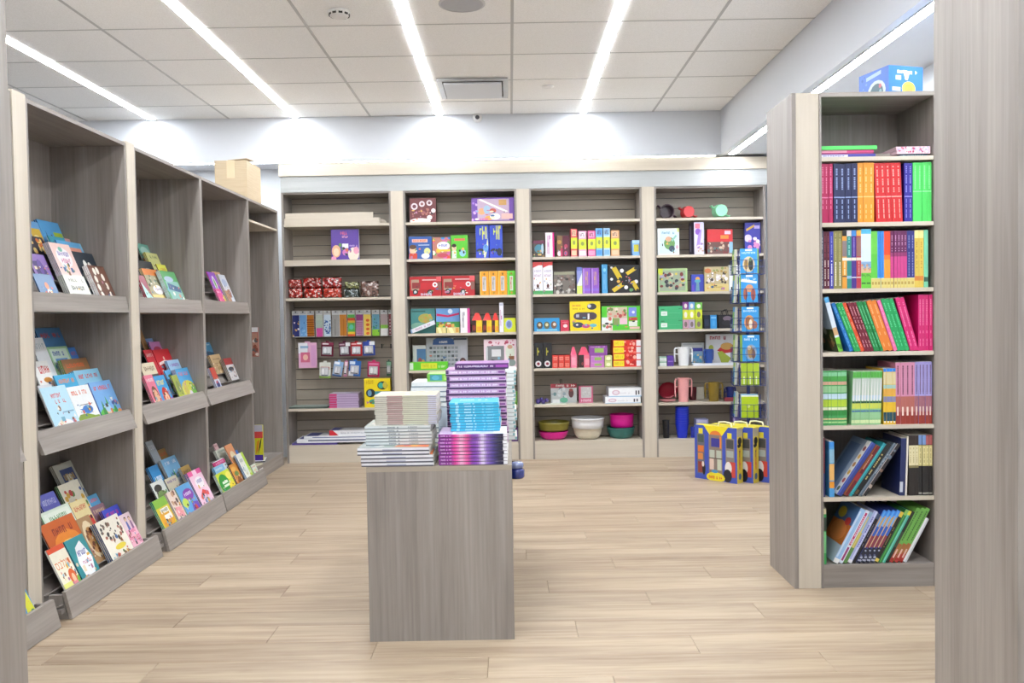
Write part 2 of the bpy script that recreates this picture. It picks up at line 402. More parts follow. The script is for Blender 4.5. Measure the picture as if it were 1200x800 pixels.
# ================================================================== FURNITURE
S = [0, 2.087, 1.768, 1.444, 1.118, .796, .477, .156]     # rear shelf tops, tier 1 (top) to 7
FY, BY = 7.45, 7.76
bays = [(-1.975, -1.957, -1.039), (-.905, -.897, .053), (.18, .198, 1.142), (1.272, 1.283, 2.217)]
names = ['leftmost', 'second', 'third', 'rightmost']
rear = []
for i, (xp, x0, x1) in enumerate(bays):
    t = empty('slatwall_shelf_unit', ((x0+x1)/2, FY, 0)); rear.append(t); cx = t.location.x; Pz = lambda n, mt, a, b, c, d, e, f, bv=0: part(n, mt, t, a-cx, b-cx, c-FY, d-FY, e, f, bv)
    tag(t, f'{names[i]} slatwall shelf unit along the rear wall, ' + ['with hanging packs on hooks', 'behind the stacked books counter', 'with bowls on its bottom shelf', 'behind the blue spinner rack'][i], 'shelf unit', 'rear slatwall units')
    Pz('side_panel', 'grey_z', x0-.018, x0, FY, BY, 0, 2.36); Pz('side_panel', 'grey_z', x1, x1+.018, FY, BY, 0, 2.36)
    Pz('plinth', 'cream_x', x0, x1, FY+.002, FY+.02, 0, .134)
    if i < 3: Pz('pilaster', 'cream_z', x1+.018, bays[i+1][1]-.018, FY-.008, FY+.05, 0, 2.36, .002)
    Pz('back_panel', 'gap', x0, x1, BY-.006, BY, .1, 2.36); Pz('top_panel', 'grey_x', x0, x1, FY+.004, BY-.02, 2.345, 2.36)
    z = .16
    sm = None
    while z < 2.34:
        h = min(.0875, 2.343-z)
        if h > .02:
            if sm is None or h < .087:
                sm_ = PM().prism([(0, 0), (.012, 0), (.012, h), (0, h)], -(x1-x0)/2+.001, (x1-x0)/2-.001, 'x', 'ffffff').mesh('slat')
                if sm is None and h > .087: sm = sm_
            else: sm_ = sm
            place(sm_, 'slat', 'slat', t, (0, BY-.018-FY, z))
        z += .093
    for k in range(1, 8):
        if i == 0 and k in (4, 5): continue
        Pz('shelf', 'cream_x', x0+.001, x1-.001, FY+.004, BY-.019, S[k]-.022, S[k], .0015)
    if i == 0:
        Pz('shelf_lip', 'cream_x', x0+.001, x1-.001, FY-.012, FY+.003, S[2]-.045, S[2]+.006, .0015)
tr = part('trim_1', 'cream_x', None, -1.985, 2.26, 7.432, 7.79, 2.50, 2.603, .003); tag(tr, 'pale cornice board running along the top of rear shelving', 'cornice', kind='structure')
tr = part('trim_2', 'header', None, -1.975, 2.25, FY-.004, 7.79, 2.361, 2.499); tag(tr, 'light grey header board below the rear cornice', 'header', kind='structure')

# ---------------- left display cases
FX, BX, TOPZ = -1.99, -2.39, 2.195
spans = [(2.44, 3.455), (3.555, 4.48), (4.575, 5.553), (5.556, 6.545), (6.548, 7.385)]
toes = [(2.50, 3.508), (3.60, 4.549), (4.64, 5.575), (5.59, 6.527)]
cname = ['display case cut off by the left pillar', 'nearest full display case on the left', 'second full display case on the left', 'third display case on the left, under the cardboard box', 'far left corner case with an open bay beside the rear shelves']
TIER = [1.33, .74, .05]       # inner shelf tops
STEP = (.06, .06)
def rowbase(tier, r):          # where a book of row r stands: X of its foot, Z of its foot
    x = (FX-.035, FX-.03, FX+.062)[tier]-STEP[0]*r
    return x, TIER[tier]+(.014, .014, .017)[tier]+(.06, .06, .045)[tier]*r
TILT = (math.radians(22), math.radians(21), math.radians(25))
cases = []
for i, (y0, y1) in enumerate(spans):
    t = empty('book_display_case', ((FX+BX)/2, (y0+y1)/2, 0)); cx, cy = t.location.x, t.location.y; cases.append(t)
    tag(t, cname[i], 'display case', 'left display cases')
    P = lambda n, mt, a, b, c, d, e, f, bv=0: part(n, mt, t, a-cx, b-cx, c-cy, d-cy, e, f, bv)
    th = .018
    P('side_panel', 'grey_z', BX, FX, y0, y0+th, 0, TOPZ, .001); P('side_panel', 'grey_z', BX, FX, y1-th, y1, 0, TOPZ, .001)
    P('top_panel', 'grey_y', BX, FX, y0+th, y1-th, TOPZ-th, TOPZ, .001); P('back_panel', 'grey_z', BX, BX+.012, y0+th, y1-th, 0, TOPZ-th)
    a, b = y0+th, y1-th
    if i < 4:
        for tier, zt in enumerate(TIER):
            P('shelf', 'grey_y', BX+.012, FX-(.012, .012, -.072)[tier], a+.001, b-.001, zt-.02, zt)
            ta = TILT[tier]; nx, nz = math.cos(ta), math.sin(ta); ux, uz = -nz, nx; nst = (5, 6, 6)[tier]
            q = .034; f0 = rowbase(tier, (nz*q-(.014, .014, .017)[tier])/(.06, .06, .045)[tier]); f1 = rowbase(tier, nst-.4)
            PM().prism([(f0[0]-nx*q-cx, f0[1]-nz*q), (f1[0]-nx*q-cx, f1[1]-nz*q), (f1[0]-nx*(q+.008)-cx, f1[1]-nz*(q+.008)), (f0[0]-nx*(q+.02)-cx, zt)], a+.002-cy, b-.002-cy, 'y', 'ffffff').build('sloped_back_rest', 'grey_y', t)
            for s in range(0, nst):          # ledges that carry the rows
                x, z = rowbase(tier, s); e = .0008
                pts = [(x+nx*.003-ux*e, z+nz*.003-uz*e), (x-nx*.0335-ux*e, z-nz*.0335-uz*e), (x-nx*.0335-ux*.005, z-nz*.0335-uz*.005), (x+nx*.003-ux*.005, z+nz*.003-uz*.005)]
                PM().prism([(p[0]-cx, p[1]) for p in pts], a+.002-cy, b-.002-cy, 'y', 'ffffff').build('book_ledge', 'grey_y', t)
        lip = [((FX-.012, 1.395), (FX, 1.312)), ((FX-.012, .805), (FX+.026, .708)), ((-1.912, .118), (-1.884, .003))]
        for tier, ((xa, za), (xb, zb)) in enumerate(lip):
            d = .016
            ya, yb = (a, b) if tier < 2 else toes[i]
            PM().prism([(xa-cx, za), (xb-cx, zb), (xb-d-cx, zb), (xa-d-cx, za)], ya-cy, yb-cy, 'y', 'ffffff').build('lip' if tier < 2 else 'toe_board', 'grey_y', t)
        for yy in (toes[i][0]+.002, toes[i][1]-.018):
            PM().prism([(FX+.006-cx, .001), (-1.903-cx, .001), (-1.930-cx, .104), (FX+.006-cx, .104)], yy-cy, yy+.016-cy, 'y', 'ffffff').build('toe_cheek', 'grey_z', t)
    else:
        P('shelf', 'cream_y', BX+.012, FX-.004, a, b, 2.02, 2.036); P('base_shelf', 'grey_y', BX+.012, FX, a, b, .096, .114); P('plinth', 'grey_y', FX-.02, FX-.002, a, b, 0, .096)
for k, (y0, y1, nm) in enumerate(((3.457, 3.553, 'cream pilaster strip beside the left pillar'), (4.482, 4.573, 'cream pilaster strip between the first two full display cases'))):
    tag(part('pilaster', 'cream_z', None, BX+.1, FX+.004, y0, y1, 0, TOPZ+.01, .002), nm, 'pilaster')

# ---------------- right bookcase
RY, RBY = 3.84, 4.21
RS = [0, 1.946, 1.653, 1.357, 1.071, .739, .413, .105]
t = empty('bookcase', (1.66, RY, 0)); tag(t, 'tall grey bookcase full of coloured spines on the right', 'bookcase'); rc = t
P = lambda n, mt, a, b, c, d, e, f, bv=0: part(n, mt, t, a-1.66, b-1.66, c-RY, d-RY, e, f, bv)
P('end_panel', 'grey_z', 1.272, 1.290, RY-.002, RBY, 0, 2.232, .001); P('pilaster', 'cream_z', 1.2905, 1.3935, RY, RBY, 0, 2.232, .001)
P('side_panel', 'grey_z', 1.394, 1.404, RY-.004, RBY, 0, 2.232, .001); P('side_panel', 'grey_z', 1.908, 1.926, RY-.004, RBY, 0, 2.232, .001)
P('top_panel', 'grey_x', 1.404, 1.908, RY-.003, RBY, 2.213, 2.232, .001); P('back_panel', 'grey_z', 1.404, 1.908, RBY-.012, RBY, 0, 2.213)
for k in range(1, 8): P('shelf', 'cream_x' if k < 7 else 'grey_x', 1.405, 1.907, RY, RBY-.013, RS[k]-.018, RS[k], .001)
P('plinth', 'grey_x', 1.405, 1.907, RY+.002, RY+.02, 0, RS[7]-.018)

# ---------------- counter in the middle of the floor
CX0, CX1, CY0, CY1, CZT = -.568, -.004, 3.29, 4.62, .683
t = empty('display_counter', ((CX0+CX1)/2, CY0, 0)); cc = t.location.x
tag(t, 'low grey wood counter carrying stacked books in mid-floor', 'counter')
P = lambda n, mt, a, b, c, d, e, f, bv=0: part(n, mt, t, a-cc, b-cc, c-CY0, d-CY0, e, f, bv)
P('front_panel', 'grey_z', CX0, CX1, CY0, CY0+.02, 0, CZT-.02, .001); P('back_panel', 'grey_z', CX0, CX1, CY1-.02, CY1, 0, CZT-.02, .001)
P('top_panel', 'slat', CX0, CX1, CY0, CY1, CZT-.0195, CZT, .001); P('left_panel', 'grey_z', CX0+.002, CX0+.02, CY0+.021, CY1-.021, 0, CZT-.02)
P('centre_panel', 'grey_z', -.30, -.285, CY0+.021, CY1-.021, .1, CZT-.02)
for z in (.10, .38): P('side_shelf', 'grey_y', -.284, CX1-.002, CY0+.021, CY1-.021, z-.018, z)
P('plinth', 'grey_y', CX1-.04, CX1-.02, CY0+.021, CY1-.021, 0, .082)

# ---------------- two bookcases whose grey ends frame the view
def end_case(x0, x1, y0, y1, side, lb):
    t = empty('bookcase', ((x0+x1)/2, y0, 0)); cx = t.location.x; tag(t, lb, 'bookcase')
    P = lambda n, mt, a, b, c, d, e, f, bv=0: part(n, mt, t, a-cx, b-cx, c-y0, d-y0, e, f, bv)
    if side > 0: P('end_panel', 'grey_z', x0, x0+.018, y0, y1, 0, 2.46, .001)
    else: P('end_panel', 'grey_z', x1-.018, x1, y0, y1, 0, 2.46, .001)
    a, b = (x0+.019, x1) if side > 0 else (x0, x1-.019)
    P('front_panel', 'cream_z', a, b, y0+.002, y0+.02, 0, 2.46); P('back_panel', 'grey_z', a, b, y1-.02, y1-.002, 0, 2.46); P('top_panel', 'grey_x', a, b, y0+.021, y1-.021, 2.44, 2.46)
end_case(-1.95, -1.40, 2.00, 2.42, -1, 'grey wood bookcase end at the left edge of the view')
end_case(1.203, 1.75, 2.02, 2.42, 1, 'grey wood bookcase end at the right edge of the view')
# ================================================================== GOODS
_used = {}
def lab(o, label, cat, group=None):
    n = len(label.split())
    assert 4 <= n <= 16, label
    assert label not in _used or group, label
    _used[label] = 1
    return tag(o, label, cat, group)
ORD = ['first', 'second', 'third', 'fourth', 'fifth', 'sixth', 'seventh', 'eighth', 'ninth', 'tenth', 'eleventh', 'twelfth', 'thirteenth', 'fourteenth', 'fifteenth', 'sixteenth', 'seventeenth', 'eighteenth', 'nineteenth', 'twentieth']
SKIN = 'f2c9a4'
GREENS = ['5aa23a', '3f8f45', '88c057']; MULTI = ['e0483c', 'f2b23a', '3f8fd0', '5fb04a', 'd05fa5', 'f4e9d0']

def scene(bg, title, ground, fig, sd, hair='5a3a22', cloth='d8453c', tsplit=1):
    """generic cover: title marks above, some picture below"""
    rr = random.Random(sd); it = [('r', 0, 0, 1, 1, bg)]
    if ground: it += [('e', .3, .0, .75, .36, ground), ('e', .85, 0, .5, .28, ground)]
    if title:
        if tsplit == 2: it += [('t', .14, .8, .86, .9, title, 10, sd), ('t', .22, .68, .78, .77, title, 8, sd+1)]
        else: it += [('t', .12, .79, .88, .9, title, 11, sd)]
    F = {'none': [], 'person': [('f', .5, .06, .58, cloth, hair, SKIN)],
         'two': [('f', .33, .06, .5, cloth, hair, SKIN), ('f', .68, .05, .44, '4a78b8', '3a2a1c', SKIN)],
         'face': [('e', .5, .36, .34, .3, hair), ('e', .5, .33, .24, .22, SKIN), ('e', .42, .36, .03, .025, '2a2018'), ('e', .58, .36, .03, .025, '2a2018'), ('e', .5, .24, .07, .02, 'b04038')],
         'kids': [('f', .15+.175*i, .07+.02*(i % 2), .3, rr.choice(MULTI), rr.choice(['3a2a1c', '8a5a2a', '222222']), SKIN) for i in range(5)],
         'oval': [('e', .5, .4, .34, .25, 'f3efe4'), ('t', .3, .38, .7, .48, '4a4a58', 5, sd+3)],
         'flowers': [('s', .08, .08, .92, .62, .05, MULTI, 26, sd)],
         'trees': [('p', [(.1, .1), (.36, .1), (.23, .56)], '2f8a3c'), ('p', [(.32, .1), (.6, .1), (.46, .64)], '3da04a'), ('p', [(.62, .12), (.86, .12), (.74, .5)], '2f8a3c')],
         'heli': [('e', .56, .44, .24, .1, '2f7fd0'), ('e', .64, .45, .09, .06, '1d3f6b'), ('r', .3, .55, .86, .565, '555555'), ('p', [(.2, .47), (.4, .47), (.36, .41)], '2f7fd0')],
         'sun': [('e', .55, .3, .4, .34, 'ffe08a'), ('e', .55, .28, .28, .25, 'fff3cf'), ('s', .3, .1, .8, .4, .04, ['c56a2a', 'e69a4a', '8a4a20'], 10, sd)],
         'panel': [('r', .12, .1, .88, .56, rr.choice(MULTI)), ('s', .15, .12, .85, .52, .06, MULTI, 9, sd)],
         'animals': [('e', .35, .25, .2, .14, cloth), ('e', .5, .36, .1, .09, cloth), ('e', .7, .2, .16, .12, hair), ('e', .62, .3, .07, .06, hair)],
         'comic': [('r', .05+.31*i, .06+.3*j, .33+.31*i, .33+.3*j, rr.choice(MULTI)) for i in range(3) for j in range(2)]+[('s', .08, .08, .92, .62, .05, [SKIN, '333333', 'f4f0e0'], 12, sd)]}
    return it+F.get(fig, [])

def busy(sd, pal=None, n=14, box=(.06, .05, .94, .6)):
    """small drawn shapes, as in a crowded illustration"""
    rr = random.Random(sd); pal = pal or ['e8d8b8', '8a5a3a', 'd8705a', '5f8f5a', '4a6a9a', 'e0b050', '3a3438', 'f0ece4', 'b87a9a', '7ab0c8']; out = []
    for i in range(n):
        u, v = rr.uniform(box[0], box[2]), rr.uniform(box[1], box[3]); q = rr.uniform(.015, .05); c = rr.choice(pal); k = rr.random()
        if k < .4: out.append(('e', u, v, q*1.2, q*rr.uniform(.6, 1.4), c))
        elif k < .75: a = rr.uniform(0, 6.28); out.append(('p', [(u+q*1.5*math.cos(a+j*2.1), v+q*1.3*math.sin(a+j*2.1)) for j in range(3)], c))
        else: a, b = q*rr.uniform(.4, 1.8), q*rr.uniform(.4, 1.4); out.append(('r', u-a, v-b, u+a, v+b, c))
    return out
def picture_book(w, h, t, items, spine, back='f1efe8', leftspine=True):
    """cover (front, spine, back) as one mesh, pages as another"""
    c = min(.0012, t*.2); pm = PM(); side = spine if leftspine else 'f3f0e8'
    pm.box(-w/2, w/2, -t/2, -t/2+c, 0, h, spine, front=items[0][5] if items and items[0][0] == 'r' else spine)
    pm.box(-w/2, w/2, t/2-c, t/2, 0, h, back)
    if leftspine: pm.box(-w/2, -w/2+c, -t/2+c, t/2-c, 0, h, spine)
    else: pm.box(w/2-c, w/2, -t/2+c, t/2-c, 0, h, spine)
    art(pm, (-w/2, -t/2, 0), (w, 0, 0), (0, 0, h), items[1:] if items and items[0][0] == 'r' and items[0][1:5] == (0, 0, 1, 1) else items)
    if leftspine and t > .004:
        art(pm, (-w/2, t/2, 0), (0, -t, 0), (0, 0, h), [('t', .25, .2, .75, .34, '8a8a96', 1, 3), ('t', .25, .42, .75, .6, '8a8a96', 1, 4), ('t', .25, .66, .75, .8, '8a8a96', 1, 5)])
    x0, x1 = (-w/2+c, w/2-.002) if leftspine else (-w/2+.002, w/2-c)
    pg = PM().box(x0, x1, -t/2+c, t/2-c, .002, h-.002, 'f3f0e6')
    return pm.mesh('picture_book'), pg.mesh('page_block')

CASEN = ['cut-off left case', 'nearest left case', 'second left case', 'third left case']
TIERN = ['top tier', 'middle tier', 'bottom tier']
HLOG = []; ROWS = {}
def shelf_books(case, tier, rows):
    ta = TILT[tier]
    for r, xl, xr, yl, items, desc, spine, n, *opt in rows:
        fx, fz = rowbase(tier, r); h = .25
        for _ in range(8):
            X = fx-h*math.sin(ta); y0, z0 = atX(xl, yl, X); h = min(.34, max(.11, (z0-fz)/math.cos(ta)))
        y1 = atX(xr, yl, X)[0]
        a, b = spans[case][0]+.022, spans[case][1]-.022
        if tier == 2 and r == 0: a, b = max(a, toes[case][0]+.021), min(b, toes[case][1]-.021)
        if y1 > b: y0, y1 = y0-(y1-b), b
        if y1 < a+.06: y0, y1 = a, a+.12
        y0 = max(a, y0)
        for (c0, c1) in ROWS.get((case, tier, r), []):       # keep neighbours in a row apart
            if y0 < c1 and y1 > c0:
                if (y0+y1) > (c0+c1): y0 = c1+.002
                else: y1 = c0-.002
        if y1-y0 < .04: print('SKIP', case, tier, r, desc, y0, y1); continue
        ROWS.setdefault((case, tier, r), []).append((y0, y1))
        w = y1-y0; t = opt[0] if opt and opt[0] else .0075; ls = opt[1] if len(opt) > 1 else True; rl = opt[2] if len(opt) > 2 else 0
        HLOG.append((case, tier, r, round(w, 3), round(h, 3), desc))
        cm, pm_ = picture_book(w, h, t, list(items)+(busy(len(desc)*7+r, n=16) if len(items) > 2 else []), spine, leftspine=ls)
        nx, nz = math.cos(ta), math.sin(ta)
        for k in range(n):
            d = t/2+.0012+k*(t+.0016)
            o = place(cm, 'picture_book', 'print', None, (fx-nx*d, (y0+y1)/2+R.uniform(-.001, .001)*k, fz-nz*d), (-ta, 0, PI/2))
            place(pm_, 'page_block', 'print', o)
            base = f'{desc}, {CASEN[case]} {TIERN[tier]}'
            if k == 0: lab(o, base, 'book', 'books on the left display cases' if n > 1 else None)
            else: lab(o, f'{"next copy" if n == 2 else ORD[k-1]+" copy"} behind {base}', 'book', 'books on the left display cases')

B = shelf_books
sc = scene
# nearest case, top tier
B(1, 0, [
 (4, 24, 44, 256.5, [('r',0,0,1,1,'6fa9dc'),('r',.3,.35,.92,.8,'e0bb45'),('e',.55,.5,.2,.12,'f6e3a0')], 'sky blue book with yellow picture', '3f86c6', 1),
 (4, 45.5, 74, 257, [('r',0,0,1,1,'58a5dc'),('r',.55,.3,.98,.72,'b5cf3c'),('p',[(.1,.2),(.28,.2),(.2,.75)],'3a5f8a'),('e',.42,.45,.09,.2,'4a2a5f'),('e',.78,.42,.12,.04,'2a2a20'),('r',0,0,1,.2,'c98a70')], 'bright blue book with lime square picture', '2f7fc4', 2),
 (3, 30, 49, 275, [('r',0,0,1,1,'2b2233'),('s',.2,.4,.9,.9,.08,['f0a52a','e0761f','f6d27a'],14,3)], 'dark book with orange flowers', '2b2233', 1),
 (3, 56, 81.5, 275.5, [('r',0,0,1,1,'3f9fb8'),('p',[(.3,.5),(.55,.9),(.8,.5)],'e6eef4'),('r',.75,.6,1,1,'d5a0a0'),('e',.5,.55,.3,.1,'a0384a')], 'teal book with white peak picture', '2f8fa8', 1),
 (2, 80, 107.5, 283, [('r',0,0,1,1,'62aee0'),('r',.04,.62,.9,.86,'e79f8a'),('r',.92,.0,1,1,'8cc6ea')], 'light blue book with coral band', '3a90cf', 1),
 (2, 31, 51, 296, [('r',0,0,1,1,'8a6ab5'),('p',[(.2,0),(.9,0),(.6,.75),(.1,.7)],'37206b'),('e',.5,.5,.14,.3,'5a3a98')], 'violet book with dark purple picture', '5a3a88', 1),
 (1, 88, 111.5, 294.5, [('r',0,0,1,1,'26323f'),('e',.42,.66,.1,.16,'f0efe8'),('e',.62,.62,.1,.16,'e4e2da'),('e',.2,.42,.1,.12,'e8e6de'),('e',.78,.4,.08,.1,'d8d6ce'),('s',.1,.05,.9,.3,.05,['e8e6de','c8c4b8'],9,4)], 'dark slate book with white shells', '1d2730', 1),
 (1, 56, 86, 283, [('r',0,0,1,1,'f6d3cc'),('e',.5,.72,.36,.2,'f7f3f4'),('t',.25,.74,.78,.84,'8f7fc4',6,2),('t',.3,.6,.75,.7,'d56a9a',5,6),('e',.45,.88,.1,.05,'7ac0b0'),('r',.2,.02,.95,.2,'f0e8d0'),('s',.25,.02,.9,.2,.04,['7aa04a','e0c040','d0783a'],12,5)], 'pale pink book with white cloud title', 'c3c3d3', 4, .0055),
 (0, 38, 60, 320, [('r',0,0,1,1,'5f7fa5'),('e',.55,.36,.14,.2,'f1eeea'),('e',.5,.62,.1,.12,'d88a6a'),('e',.52,.36,.06,.1,'a03a3a')], 'small slate blue book with white figure', '46688e', 1),
 (0, 73, 98, 321.5, [('r',0,0,1,1,'d5d6cc'),('t',.1,.78,.9,.9,'8a8f80',8,1),('t',.2,.5,.8,.66,'4a4f4a',6,2),('r',.1,.35,.95,.4,'b0b4a8'),('e',.55,.16,.14,.12,'3a3f3a'),('e',.3,.2,.12,.1,'f4f2ea')], 'small grey white book with dark lettering', 'a9ada4', 3),
 (0, 101.5, 121, 310, [('r',0,0,1,1,'6a4232')]+[('e',u,v,.085,.09,'efe9dc') for u,v in ((.3,.85),(.5,.88),(.68,.72),(.72,.5),(.75,.28),(.78,.1),(.22,.66),(.2,.46),(.22,.27),(.25,.09))]+[('s',.3,.1,.66,.7,.04,['7d523c','5a3628'],14,3)], 'brown book edged with white shells', 'e6e6ea', 3),
])
# nearest case, middle tier
B(1, 1, [
 (4, 53, 81, 384, sc('4f86b8','d2452e','3a6a94','none',11), 'steel blue book with red title', '3f6f9e', 2),
 (3, 34, 49.5, 396, sc('e9edf0','9fb4c0',None,'none',12), 'white grey booklet', 'd0d8dc', 1),
 (3, 50.5, 78, 407, [('r',0,0,1,1,'a5d3a0'),('r',.08,.05,.92,.95,'d9eedd'),('t',.18,.78,.82,.9,'4a6ab0',7,3),('r',.2,.58,.8,.72,'5f9fd8'),('t',.25,.6,.75,.7,'2f5fa8',6,4)]+[('f',.15+.14*i,.06,.24,MULTI[i%5],'3a2a1c',SKIN) for i in range(6)], 'mint book with blue title and children', '57a070', 2),
 (3, 80, 102, 407, sc('3f7fd0','d0462f','5fa83f','none',14), 'royal blue book with red title', '2f65b0', 2),
 (2, 36, 55, 424, [('r',0,0,1,1,'f0f0ee'),('t',.3,.72,.95,.9,'cf3a3a',4,8),('e',.6,.58,.25,.06,'e59a3a'),('t',.35,.3,.92,.46,'b05048',5,9),('r',.2,.05,.95,.1,'8fb8d8')], 'white book with large red letters', 'e4e4e2', 1),
 (2, 86.5, 115, 420, sc('9a7048','e0622a','6fa83a','animals',15,cloth='f0e0c0',hair='d8a04a'), 'brown and green book with orange title', '6f9a3a', 2),
 (1, 97.5, 125, 433, sc('8fcbe8','c83c3a','5aa8d8','none',16), 'light blue book with scarlet title', '4f9fd0', 3),
 (1, 63, 92, 440, sc('3fb0e0','f0882a','7fd0f0','none',17), 'cyan book with orange title', '2f90c0', 1),
 (1, 44, 60, 452, sc('dcdfe4','9aa2b0',None,'none',18), 'pale grey book showing only its edge', 'c8ccd4', 1),
 (0, 40, 45, 463, [('r',0,0,1,1,'eda52c'),('e',.7,.35,.3,.2,'c9742a'),('e',.6,.7,.25,.1,'f6cf6a')], 'orange yellow book', 'e0951f', 1),
 (0, 46, 76, 455, [('r',0,0,1,1,'b8e0f2'),('t',.3,.76,.8,.86,'d83a42',9,6),('t',.38,.64,.86,.73,'d83a42',8,7),('r',.5,.44,.95,.47,'8ab0c8'),('e',.45,.16,.34,.16,'f4f0ee'),('s',.2,.06,.9,.3,.045,['e0685a','f0a0a0','8a5a4a','f4e4d0'],16,8)], 'pale blue book with red two-line title', 'e8eef2', 1),
 (0, 77.5, 103, 454, sc('eef2f2','e05a2c','8aa83f','heli',19), 'white book with blue helicopter picture', 'd8a848', 2),
 (0, 112.5, 136.5, 447, sc('7ab2ea','e2482f','5cc04a','trees',20)+[('e',.42,.3,.12,.14,SKIN),('e',.42,.36,.14,.1,'a8d0e8'),('e',.8,.45,.15,.06,'2f4f9a'),('e',.9,.2,.1,.1,'e8944a')], 'blue book with green fir trees', '4a6ac0', 3),
])
# nearest case, bottom tier
B(1, 2, [
 (4, 61, 83, 546, [('r',0,0,1,1,'b9b9ac'),('r',.22,.2,.9,.9,'3f4f7f'),('r',.42,.25,.7,.8,'d8d8cc'),('t',.3,.7,.85,.82,'c9a85a',5,2)], 'grey green book with navy panel', '8f8f80', 2),
 (3, 67, 91, 569.5, [('r',0,0,1,1,'e9e4d0'),('r',0,0,1,.14,'3f9a4f'),('s',.08,.2,.95,.9,.05,['c03a3a','5f8f4a','d8a83a','4a5f9a'],22,3)], 'cream book scattered with red flowers', '3f8a4a', 2),
 (3, 43, 63, 582, sc('6a6fd0','c8cdf4','8a90e0','none',23), 'periwinkle blue book with pale title', '4a4fb0', 2),
 (2, 81, 99, 590, sc('e8d8a0','c8452e',None,'comic',24), 'comic style book with yellow sky', '9a3a2e', 2),
 (3, 99.5, 113, 583, sc('5fb0e0','e8504a','e8a8a0','kids',25), 'sky blue book with pink child', '4a90c0', 1),
 (2, 101, 121, 597, sc('8f6a7a','e8c8a0','b05048','kids',26,cloth='e89a7a'), 'mauve book with crowded faces', '6a4a5a', 2),
 (1, 129, 147, 594, sc('3f4fc8','c83a8a','2f3fa0','none',27), 'violet blue book with magenta spots', '3a2f98', 2),
 (2, 47, 80, 602, [('r',0,0,1,1,'d8ead8'),('r',.06,.05,.94,.95,'e8f2e4'),('t',.2,.75,.8,.88,'6a9a6a',7,2),('t',.15,.5,.8,.62,'7fa87f',8,3),('r',.08,.42,.9,.45,'5fb06a'),('e',.5,.2,.3,.14,'a8d8a0')], 'pale green book with soft green lettering', '8fc08f', 1),
 (1, 46, 84.5, 617, [('r',0,0,1,1,'c9601f'),('e',.55,.3,.5,.5,'e88a2a'),('e',.55,.25,.38,.38,'f6c86a'),('e',.55,.2,.26,.27,'fbeccb'),('t',.25,.74,.85,.88,'8a2a18',6,3),('t',.3,.44,.8,.54,'d8702a',6,5)], 'burnt orange book with glowing sun', '8a3a18', 1),
 (1, 85, 104, 611, [('r',0,0,1,1,'a8835a'),('e',.5,.5,.46,.42,'e8d5b0'),('e',.5,.48,.34,.3,'c9985f'),('s',.2,.2,.8,.7,.045,['8a5a3a','6a3a28','f0e0c0'],14,5)], 'tan book with round cream medallion', '8a6a44', 1),
 (0, 54, 73.5, 645, [('r',0,0,1,1,'f2eed8'),('r',0,.9,1,1,'e2562c'),('w','סבלנות',.08,.56,.95,.74,'e0702a'),('r',0,0,1,.28,'eef08a'),('e',.7,.34,.2,.16,'e0622a'),('e',.72,.3,.1,.1,SKIN),('p',[(.45,0),(1,0),(.9,.24),(.6,.24)],'e88a9a'),('e',.95,.2,.1,.12,'7ac04a')], 'white and yellow book with orange Hebrew title', 'b8b0c8', 1, .0075, False),
 (0, 75, 96.5, 635, [('r',0,0,1,1,'2f8f98'),('p',[(.25,.2),(.7,.1),(.95,.5),(.7,.9),(.35,.8),(.2,.5)],'eef2f6'),('t',.34,.6,.8,.72,'5f5fa8',5,4),('t',.4,.42,.85,.5,'c86a8a',6,5),('e',.3,.12,.2,.1,'d8a05a'),('e',.85,.1,.14,.1,'4ab0b8')], 'teal book with white centre cloud', '1f6a78', 2),
 (0, 111, 137, 613.5, [('r',0,0,1,1,'efeadb'),('s',.06,.45,.94,.95,.04,['5a4a3a','8a6a5a','3a3a3a','a05a4a'],30,3),('e',.55,.36,.24,.06,'e8d24a'),('s',.1,.03,.9,.25,.05,['8a5a3a','d8904a','5a7a4a','c05a4a'],12,6)], 'cream book crowded with small dark drawings', '3f5a88', 3),
 (0, 138.5, 157, 605, [('r',0,0,1,1,'f4b8cc'),('r',0,.62,1,1,'e8d0d8'),('f',.4,.6,.34,'5a6ab0','3a2a1c',SKIN),('f',.75,.6,.32,'8a5a8a','6a4a2a',SKIN),('w','Princess',.06,.3,.96,.5,'cf2f6f'),('t',.2,.52,.8,.6,'d8588a',7,2),('e',.3,.1,.14,.1,'e8c870'),('e',.75,.12,.12,.1,'f6e0e8')], 'pink book with crimson title Princess', 'e888a8', 2),
])
